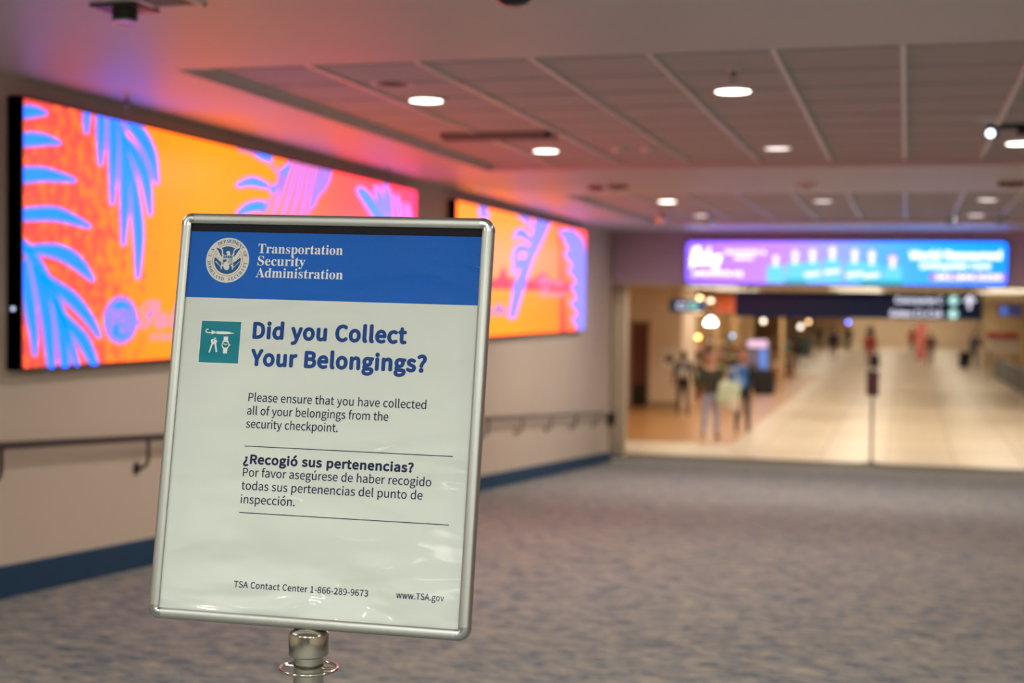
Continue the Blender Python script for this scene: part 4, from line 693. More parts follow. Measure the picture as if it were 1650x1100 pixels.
# round emblem: cream ring with lettering, red line, blue field with an eagle and shield
mb = MB(); EC = (.0738, -.0660); ER = .0411
def E2(p): return (EC[0] + (p[0] - 512) / 380 * ER, EC[1] + (540 - p[1]) / 400 * ER)
def disc(rx, z, mi): ppoly(mb, [(EC[0] + a, EC[1] + b) for a, b in ellipse(0, 0, rx, rx, 56)], z, mi)
disc(ER, LIFT * 1.5, 0); disc(ER * .705, LIFT * 2, 1); disc(ER * .685, LIFT * 2.4, 0); disc(ER * .615, LIFT * 2.8, 2)
def emb(pts, lvl, mi, mirror=False):
    ppoly(mb, [E2(p) for p in pts], LIFT * lvl, mi)
    if mirror:
        ppoly(mb, [E2((1028 - x, y)) for x, y in pts][::-1], LIFT * lvl, mi)
emb([(285, 300), (340, 318), (400, 335), (422, 362), (424, 420), (446, 450), (446, 600), (405, 595), (372, 545), (325, 480), (300, 450), (322, 440), (296, 398), (310, 388), (284, 340)], 3.2, 0, True)   # wings
emb([(300, 316), (345, 332), (385, 350), (402, 372), (404, 430), (420, 470), (402, 478), (384, 448), (372, 442), (362, 412), (348, 402), (338, 372), (318, 356)], 3.6, 2, True)                                      # dark feathers
emb([(278, 470), (300, 455), (345, 520), (400, 560), (425, 575), (425, 640), (380, 600), (330, 560)], 3.2, 0, True)
emb([(296, 490), (330, 520), (372, 558), (412, 586), (398, 640), (340, 590), (300, 540)], 3.6, 2, True)
emb([(478, 408), (488, 388), (510, 374), (534, 378), (550, 398), (552, 450), (496, 450), (506, 424), (486, 418)], 3.2, 0)                                     # head
emb([(430, 450), (600, 450), (600, 560), (575, 605), (515, 632), (455, 605), (430, 560)], 3.2, 0)                                                           # shield
emb([(436, 458), (594, 458), (594, 508), (436, 508)], 3.6, 2)
for k in range(5): emb([(442 + k * 31, 464), (449 + k * 31, 464), (456 + k * 31, 500), (449 + k * 31, 500)], 4.0, 0)
emb([(436, 528), (500, 528), (500, 560), (436, 590)], 3.6, 2)
for y in (526, 546, 566, 586): emb([(520, y), (592, y + 2), (588, y + 10), (520, y + 8)], 3.6, 2)
emb([(455, 612), (490, 560), (540, 600), (552, 640), (420, 640)], 3.9, 0)
emb([(446, 640), (554, 640), (556, 680), (536, 708), (514, 720), (490, 710), (462, 690)], 3.2, 0)                                                           # tail
emb([(400, 640), (440, 610), (452, 640), (425, 655), (425, 700), (408, 708), (400, 670)], 3.2, 0, True)                                                      # claws
for i in range(5):                                                                                                                                         # branch and arrows
    emb([(296 + i * 22, 560 + i * 22), (330 + i * 20, 566 + i * 20), (318 + i * 20, 590 + i * 18)], 4.2, 0)
    emb([(735 - i * 22, 560 + i * 22), (728 - i * 22, 556 + i * 22), (600, 690), (610, 700)], 4.2, 0)
def ring_text(txt, a0, a1, r, top):
    n = len(txt)
    for i, ch in enumerate(txt):
        if ch == ' ': continue
        a = math.radians(a0 + (a1 - a0) * i / (n - 1))
        c, s = math.cos(a), math.sin(a)
        xd = Vector((s, -c, 0)) if top else Vector((-s, c, 0))
        yd = Vector((c, s, 0)) if top else Vector((-c, -s, 0))
        rr = r if top else r + .0062
        vs, fs = text_geo(ch, 'serif', .0062)
        w = max(v[0] for v in vs)
        o = Vector((EC[0] + c * rr, EC[1] + s * rr, LIFT * 2)) - xd * w * .5
        mb.add([(o + xd * v[0] * .9 + yd * v[1])[:] for v in vs], fs, 2)
ring_text('U.S. DEPARTMENT OF', 165, 14, ER * .775, True)
ring_text('HOMELAND SECURITY', 188, 352, ER * .775, False)
mb.build('emblem', [P_cream, P_red, P_dblue], poster, mw=MS)['label'] = 'round cream and blue eagle emblem'

# teal pictogram: umbrella, keys, wrist watch
mb = MB()
IX, IY, IS = .0348, -.1772, .0750
def I2(p):
    x, y = p
    return (IX + (x - 185 + (y - 145) * .0735) / 775 * IS, IY - (y - 145 - (x - 185) * .026) / 812 * IS)
ppoly(mb, [(IX - .0012, IY + .0012), (IX + IS + .0012, IY + .0012), (IX + IS + .0012, IY - IS - .0012), (IX - .0012, IY - IS - .0012)], LIFT, 1)
ppoly(mb, [(IX, IY), (IX + IS, IY), (IX + IS, IY - IS), (IX, IY - IS)], LIFT * 1.6, 0)
def ico(pts, lvl=2.4, mi=1): ppoly(mb, [I2(p) for p in pts], LIFT * lvl, mi)
def arc(cx, cy, r, a0, a1, n=14): return [(cx + r * math.cos(math.radians(a0 + (a1 - a0) * i / n)), cy + r * math.sin(math.radians(a0 + (a1 - a0) * i / n))) for i in range(n + 1)]
hook = arc(300, 345, 44, 300, 90, 14); hook_i = arc(300, 345, 24, 300, 90, 14)
for i in range(14): ico([hook[i], hook[i + 1], hook_i[i + 1], hook_i[i]])
ico([(300, 369), (372, 369), (372, 389), (300, 389)])
ico([(375, 330), (440, 350), (440, 392), (375, 412)])
ico([(450, 352), (462, 352), (462, 398), (450, 396)])
ico([(470, 352), (600, 352), (720, 360), (770, 376), (815, 378), (815, 392), (770, 396), (720, 402), (600, 406), (470, 400)])
ico([(372, 570), (362, 545), (372, 515), (400, 500), (430, 508), (470, 515), (490, 545), (480, 570), (468, 580), (492, 750), (462, 762), (438, 610), (424, 596), (405, 605), (372, 690), (352, 750), (330, 772), (322, 760), (352, 660), (376, 600)])
ring_o = arc(446, 500, 26, 180, 360, 10); ring_i = arc(446, 500, 12, 180, 360, 10)
for i in range(10): ico([ring_o[i], ring_o[i + 1], ring_i[i + 1], ring_i[i]])
ico(arc(415, 540, 14, 0, 330, 10), 3.2, 0)
ico([(618, 452), (702, 452), (700, 520), (725, 590), (745, 600), (745, 625), (722, 635), (690, 700), (682, 780), (602, 780), (608, 700), (575, 630), (590, 560), (615, 520)])
ico(arc(652, 612, 58, 0, 345, 26), 3.2, 0)
ico(arc(652, 612, 44, 0, 345, 22), 3.6, 2)
ico([(612, 590), (625, 582), (652, 606), (648, 622)], 4.2); ico([(648, 606), (690, 590), (694, 600), (652, 624)], 4.2)
mb.build('pictogram', [P_teal, P_white, P_teal], poster, mw=MS)['label'] = 'teal square with umbrella, keys and watch'

# snap frame: four rails and four rounded corner caps around the sheet
RAIL = [(0.0, .0006), (0.0, .0040), (.0012, .0050), (.0050, .0062), (.0120, .0066), (.0155, .0058), (.0178, .0040), (.0188, .0010), (.0188, -.0150), (0.0, -.0150)]
CL = .0045
def rail(a, b, out):
    a, b, out = Vector((*a, 0)), Vector((*b, 0)), Vector((*out, 0))
    d = (b - a).normalized()
    r = [[(p + out * q + Vector((0, 0, h)))[:] for q, h in RAIL] for p in (a + d * CL, b - d * CL)]
    mb = MB().loft(r, 0, True, True, True)
    return mb.build('frame_rail', M_alu, sign, mw=MS)
cs = [(0, 0), (PW, 0), (PW, -PH), (0, -PH)]
outs = [(0, 1), (1, 0), (0, -1), (-1, 0)]
for i in range(4):
    rail(cs[i], cs[(i + 1) % 4], outs[i])
for i in range(4):
    c = Vector((*cs[i], 0)); o0 = Vector((*outs[i - 1], 0)); o1 = Vector((*outs[i], 0))
    rings = []
    for (st, out) in ((c - o1 * CL * 1.02, o0),):
        rings.append([(st + out * q * 1.012 + Vector((0, 0, h * 1.03 + .0002)))[:] for q, h in RAIL])
    for k in range(9):
        a = PI / 2 * k / 8
        out = o0 * math.cos(a) + o1 * math.sin(a)
        rings.append([(c + out * q * 1.012 + Vector((0, 0, h * 1.03 + .0002)))[:] for q, h in RAIL])
    rings.append([(c - o0 * CL * 1.02 + o1 * q * 1.012 + Vector((0, 0, h * 1.03 + .0002)))[:] for q, h in RAIL])
    MB().loft(rings, 0, True, True, True).build('frame_corner', M_chrome, sign, mw=MS)
# steel pole with stepped cap, wire ring and round foot
x, y, z = POLE
MB().lathe([(.0, 0), (.19, 0), (.19, .012), (.182, .018), (.05, .024), (.03, .05), (.0, .05)], (x, y, z), 40).build('base_plate', M_steel, sign)
MB().lathe([(.0, .03), (.0262, .03), (.0262, .775), (.0, .775)], (x, y, z), 36).build('pole', M_steel, sign)
# the cap's top is cut on a slope towards the reader
n = 40; zc = .667
rings = []
for r, h, sl in ((.0, .0, 0), (.0262, .0, 0), (.0325, .002, 0), (.0345, .004, 0), (.0348, .0395, 0), (.0342, .0415, .0), (.032, .0445, 0), (.018, .0500, 0), (.004, .052, 0)):
    rings.append([(x + r * math.cos(2 * PI * j / n), y + r * math.sin(2 * PI * j / n), .6345 + h) for j in range(n)])
MB().loft(rings).build('pole_cap', M_steel, sign)
MB().tube([(x + .0495 * math.cos(2 * PI * j / 40), y + .0495 * math.sin(2 * PI * j / 40), .6135) for j in range(40)], .0032, 10, closed=True)\
    .tube([(x + .024, y + .006, .6135), (x + .0495, y + .008, .6135)], .0025, 8).tube([(x - .024, y + .006, .6135), (x - .0495, y + .008, .6135)], .0025, 8).build('wire_ring', M_steel, sign)
mb = MB().rbox(.252, .300, -PH - .04, -.45, -.027, -.0155, .003); mb.build('rear_bracket', M_steel, sign, mw=MS)

# ------------------------------------------------------------------ the two lit video walls
ART = [{"blue":[[[6.735,2.214],[6.74,2.215],[6.768,2.221],[6.796,2.227],[6.823,2.233],[6.847,2.239],[6.868,2.243],[6.888,2.248],[6.909,2.252],[6.93,2.257],[6.951,2.261],[6.952,2.266],[6.954,2.271],[6.935,2.274],[6.916,2.277],[6.897,2.281],[6.875,2.283],[6.85,2.284],[6.823,2.284],[6.794,2.282],[6.765,2.279],[6.736,2.276],[6.735,2.276]],[[6.735,2.065],[6.772,2.07],[6.814,2.075],[6.854,2.081],[6.887,2.086],[6.913,2.09],[6.933,2.093],[6.951,2.096],[6.969,2.099],[6.988,2.102],[7.008,2.104],[7.027,2.106],[7.046,2.108],[7.066,2.11],[7.086,2.112],[7.087,2.117],[7.089,2.122],[7.072,2.125],[7.054,2.128],[7.036,2.131],[7.018,2.134],[6.999,2.136],[6.98,2.139],[6.963,2.141],[6.943,2.143],[6.919,2.144],[6.889,2.144],[6.853,2.141],[6.812,2.137],[6.769,2.132],[6.735,2.128]],[[6.735,1.868],[6.737,1.868],[6.784,1.875],[6.831,1.882],[6.875,1.888],[6.914,1.893],[6.947,1.897],[6.978,1.9],[7.007,1.902],[7.037,1.904],[7.069,1.905],[7.101,1.908],[7.134,1.909],[7.167,1.911],[7.2,1.913],[7.234,1.915],[7.236,1.919],[7.238,1.924],[7.207,1.929],[7.176,1.934],[7.145,1.938],[7.113,1.943],[7.082,1.946],[7.052,1.95],[7.023,1.953],[6.992,1.956],[6.957,1.958],[6.917,1.958],[6.872,1.955],[6.825,1.951],[6.776,1.947],[6.735,1.943]],[[6.735,1.664],[6.753,1.665],[6.819,1.67],[6.884,1.674],[6.944,1.678],[6.994,1.681],[7.032,1.682],[7.059,1.683],[7.083,1.682],[7.11,1.681],[7.145,1.679],[7.187,1.676],[7.235,1.672],[7.285,1.668],[7.338,1.663],[7.39,1.658],[7.393,1.663],[7.397,1.667],[7.351,1.68],[7.305,1.694],[7.259,1.707],[7.215,1.719],[7.174,1.728],[7.14,1.735],[7.111,1.741],[7.08,1.745],[7.043,1.747],[6.998,1.746],[6.942,1.742],[6.879,1.736],[6.813,1.728],[6.748,1.72],[6.735,1.719]],[[6.765,1.489],[6.796,1.489],[6.826,1.489],[6.855,1.489],[6.885,1.488],[6.916,1.487],[6.95,1.484],[6.986,1.48],[7.021,1.476],[7.054,1.471],[7.085,1.465],[7.114,1.458],[7.144,1.45],[7.174,1.441],[7.206,1.431],[7.238,1.42],[7.273,1.408],[7.309,1.394],[7.348,1.379],[7.388,1.363],[7.428,1.347],[7.434,1.351],[7.441,1.354],[7.416,1.377],[7.392,1.401],[7.367,1.425],[7.34,1.448],[7.309,1.468],[7.277,1.485],[7.243,1.5],[7.206,1.513],[7.168,1.523],[7.127,1.531],[7.083,1.536],[7.04,1.538],[6.997,1.537],[6.958,1.535],[6.92,1.533],[6.885,1.53],[6.853,1.526],[6.822,1.521],[6.792,1.517],[6.763,1.513]],[[6.735,1.554],[6.735,1.499],[6.738,1.497],[6.753,1.488],[6.769,1.475],[6.788,1.457],[6.808,1.436],[6.83,1.411],[6.853,1.385],[6.878,1.358],[6.904,1.33],[6.931,1.3],[6.959,1.27],[6.987,1.239],[7.014,1.208],[7.041,1.178],[7.067,1.147],[7.093,1.116],[7.117,1.085],[7.138,1.056],[7.155,1.029],[7.169,1.003],[7.181,0.977],[7.193,0.953],[7.205,0.929],[7.219,0.908],[7.232,0.888],[7.245,0.869],[7.258,0.851],[7.262,0.845],[7.293,0.845],[7.288,0.856],[7.279,0.875],[7.269,0.894],[7.259,0.914],[7.249,0.935],[7.238,0.958],[7.228,0.983],[7.217,1.009],[7.205,1.037],[7.191,1.066],[7.174,1.097],[7.156,1.129],[7.136,1.163],[7.115,1.196],[7.093,1.229],[7.068,1.262],[7.042,1.295],[7.014,1.327],[6.987,1.357],[6.961,1.386],[6.935,1.413],[6.91,1.439],[6.884,1.463],[6.859,1.486],[6.836,1.505],[6.813,1.521],[6.791,1.532],[6.772,1.541],[6.755,1.548],[6.737,1.555]],[[6.735,1.441],[6.735,1.341],[6.742,1.301],[6.751,1.256],[6.761,1.214],[6.773,1.174],[6.786,1.135],[6.8,1.098],[6.813,1.064],[6.823,1.034],[6.831,1.008],[6.836,0.987],[6.84,0.968],[6.845,0.949],[6.849,0.928],[6.857,0.928],[6.865,0.928],[6.867,0.948],[6.87,0.967],[6.873,0.987],[6.875,1.009],[6.874,1.036],[6.872,1.068],[6.867,1.103],[6.862,1.141],[6.855,1.181],[6.847,1.222],[6.837,1.264],[6.825,1.309],[6.812,1.355],[6.799,1.401],[6.787,1.447]],[[6.817,1.41],[6.829,1.383],[6.84,1.356],[6.852,1.329],[6.863,1.302],[6.874,1.272],[6.886,1.24],[6.898,1.207],[6.91,1.172],[6.922,1.133],[6.934,1.092],[6.946,1.046],[6.958,0.996],[6.97,0.944],[6.982,0.89],[6.992,0.845],[7.042,0.845],[7.04,0.89],[7.037,0.944],[7.034,0.998],[7.03,1.05],[7.024,1.097],[7.016,1.141],[7.006,1.181],[6.994,1.218],[6.981,1.254],[6.966,1.287],[6.948,1.318],[6.928,1.346],[6.907,1.372],[6.886,1.396],[6.865,1.421]],[[6.906,1.354],[6.929,1.34],[6.951,1.326],[6.974,1.312],[6.998,1.298],[7.025,1.283],[7.056,1.269],[7.087,1.255],[7.119,1.242],[7.151,1.228],[7.182,1.213],[7.216,1.195],[7.253,1.175],[7.291,1.153],[7.328,1.131],[7.361,1.111],[7.391,1.091],[7.418,1.072],[7.445,1.052],[7.471,1.033],[7.498,1.012],[7.506,1.015],[7.514,1.017],[7.497,1.04],[7.482,1.063],[7.466,1.086],[7.447,1.11],[7.423,1.135],[7.395,1.16],[7.362,1.186],[7.328,1.212],[7.292,1.236],[7.256,1.258],[7.219,1.276],[7.181,1.291],[7.145,1.304],[7.112,1.315],[7.08,1.326],[7.05,1.337],[7.02,1.346],[6.991,1.356],[6.961,1.365],[6.932,1.374]],[[7.019,1.231],[7.029,1.197],[7.039,1.163],[7.049,1.13],[7.059,1.095],[7.069,1.058],[7.079,1.017],[7.089,0.973],[7.1,0.926],[7.111,0.878],[7.119,0.845],[7.187,0.845],[7.184,0.879],[7.181,0.927],[7.177,0.975],[7.171,1.022],[7.161,1.065],[7.145,1.105],[7.125,1.14],[7.103,1.173],[7.081,1.205],[7.061,1.238]],[[7.041,1.182],[7.065,1.161],[7.089,1.14],[7.113,1.12],[7.137,1.099],[7.162,1.078],[7.189,1.058],[7.215,1.039],[7.241,1.02],[7.266,1.001],[7.291,0.98],[7.318,0.954],[7.348,0.925],[7.379,0.894],[7.41,0.861],[7.426,0.845],[7.493,0.845],[7.474,0.875],[7.453,0.91],[7.431,0.944],[7.407,0.978],[7.38,1.008],[7.349,1.034],[7.316,1.055],[7.284,1.073],[7.252,1.09],[7.222,1.106],[7.191,1.124],[7.16,1.142],[7.128,1.159],[7.097,1.176],[7.066,1.194]],[[7.34,2.335],[7.34,2.335],[7.339,2.317],[7.338,2.299],[7.338,2.282],[7.339,2.266],[7.341,2.252],[7.343,2.24],[7.347,2.228],[7.35,2.217],[7.354,2.206],[7.359,2.207],[7.365,2.207],[7.368,2.22],[7.371,2.231],[7.373,2.243],[7.376,2.256],[7.379,2.27],[7.383,2.286],[7.387,2.303],[7.391,2.322],[7.394,2.335]],[[7.476,2.335],[7.476,2.321],[7.477,2.292],[7.477,2.262],[7.478,2.232],[7.48,2.202],[7.484,2.17],[7.488,2.137],[7.493,2.104],[7.498,2.071],[7.503,2.037],[7.509,2.038],[7.515,2.038],[7.523,2.073],[7.531,2.107],[7.54,2.142],[7.547,2.176],[7.552,2.209],[7.555,2.241],[7.556,2.272],[7.555,2.302],[7.554,2.331],[7.554,2.335]],[[7.592,2.335],[7.594,2.307],[7.597,2.267],[7.6,2.227],[7.604,2.183],[7.608,2.134],[7.613,2.077],[7.618,2.013],[7.624,1.947],[7.63,1.879],[7.636,1.813],[7.642,1.813],[7.648,1.813],[7.66,1.881],[7.672,1.95],[7.684,2.019],[7.694,2.084],[7.701,2.143],[7.704,2.195],[7.703,2.24],[7.701,2.282],[7.698,2.322],[7.697,2.335]],[[7.7,2.326],[7.705,2.29],[7.711,2.255],[7.717,2.22],[7.722,2.184],[7.727,2.144],[7.73,2.1],[7.733,2.053],[7.735,2.004],[7.738,1.951],[7.741,1.896],[7.746,1.836],[7.751,1.773],[7.756,1.706],[7.762,1.639],[7.767,1.574],[7.773,1.574],[7.78,1.574],[7.792,1.64],[7.806,1.708],[7.82,1.776],[7.831,1.841],[7.837,1.903],[7.84,1.96],[7.84,2.014],[7.837,2.065],[7.831,2.113],[7.822,2.159],[7.808,2.199],[7.79,2.235],[7.77,2.268],[7.75,2.3],[7.73,2.332]],[[7.805,2.335],[7.773,2.317],[7.804,2.3],[7.835,2.284],[7.866,2.268],[7.895,2.252],[7.922,2.235],[7.949,2.217],[7.974,2.199],[7.998,2.18],[8.022,2.16],[8.046,2.137],[8.07,2.111],[8.095,2.08],[8.119,2.048],[8.144,2.014],[8.169,1.981],[8.176,1.983],[8.182,1.984],[8.176,2.02],[8.171,2.058],[8.165,2.095],[8.156,2.131],[8.143,2.164],[8.125,2.193],[8.105,2.218],[8.081,2.241],[8.055,2.262],[8.028,2.283],[7.996,2.303],[7.962,2.32],[7.93,2.335]],[[7.732,2.233],[7.758,2.209],[7.785,2.184],[7.812,2.16],[7.837,2.136],[7.862,2.112],[7.887,2.089],[7.911,2.068],[7.934,2.047],[7.957,2.023],[7.979,1.994],[8.001,1.958],[8.022,1.916],[8.043,1.869],[8.064,1.822],[8.085,1.775],[8.092,1.776],[8.099,1.777],[8.096,1.826],[8.095,1.876],[8.093,1.926],[8.088,1.973],[8.077,2.015],[8.061,2.051],[8.04,2.08],[8.016,2.106],[7.989,2.129],[7.959,2.151],[7.923,2.173],[7.884,2.194],[7.843,2.212],[7.802,2.23],[7.763,2.248]],[[7.816,2.104],[7.824,2.064],[7.833,2.025],[7.841,1.986],[7.849,1.945],[7.857,1.902],[7.866,1.855],[7.875,1.806],[7.885,1.755],[7.894,1.702],[7.902,1.65],[7.91,1.597],[7.917,1.542],[7.924,1.486],[7.931,1.43],[7.938,1.374],[7.945,1.374],[7.951,1.374],[7.962,1.431],[7.974,1.487],[7.985,1.544],[7.993,1.601],[7.995,1.657],[7.99,1.712],[7.98,1.765],[7.966,1.817],[7.951,1.867],[7.935,1.914],[7.918,1.957],[7.9,1.997],[7.88,2.034],[7.861,2.071],[7.842,2.109]]],
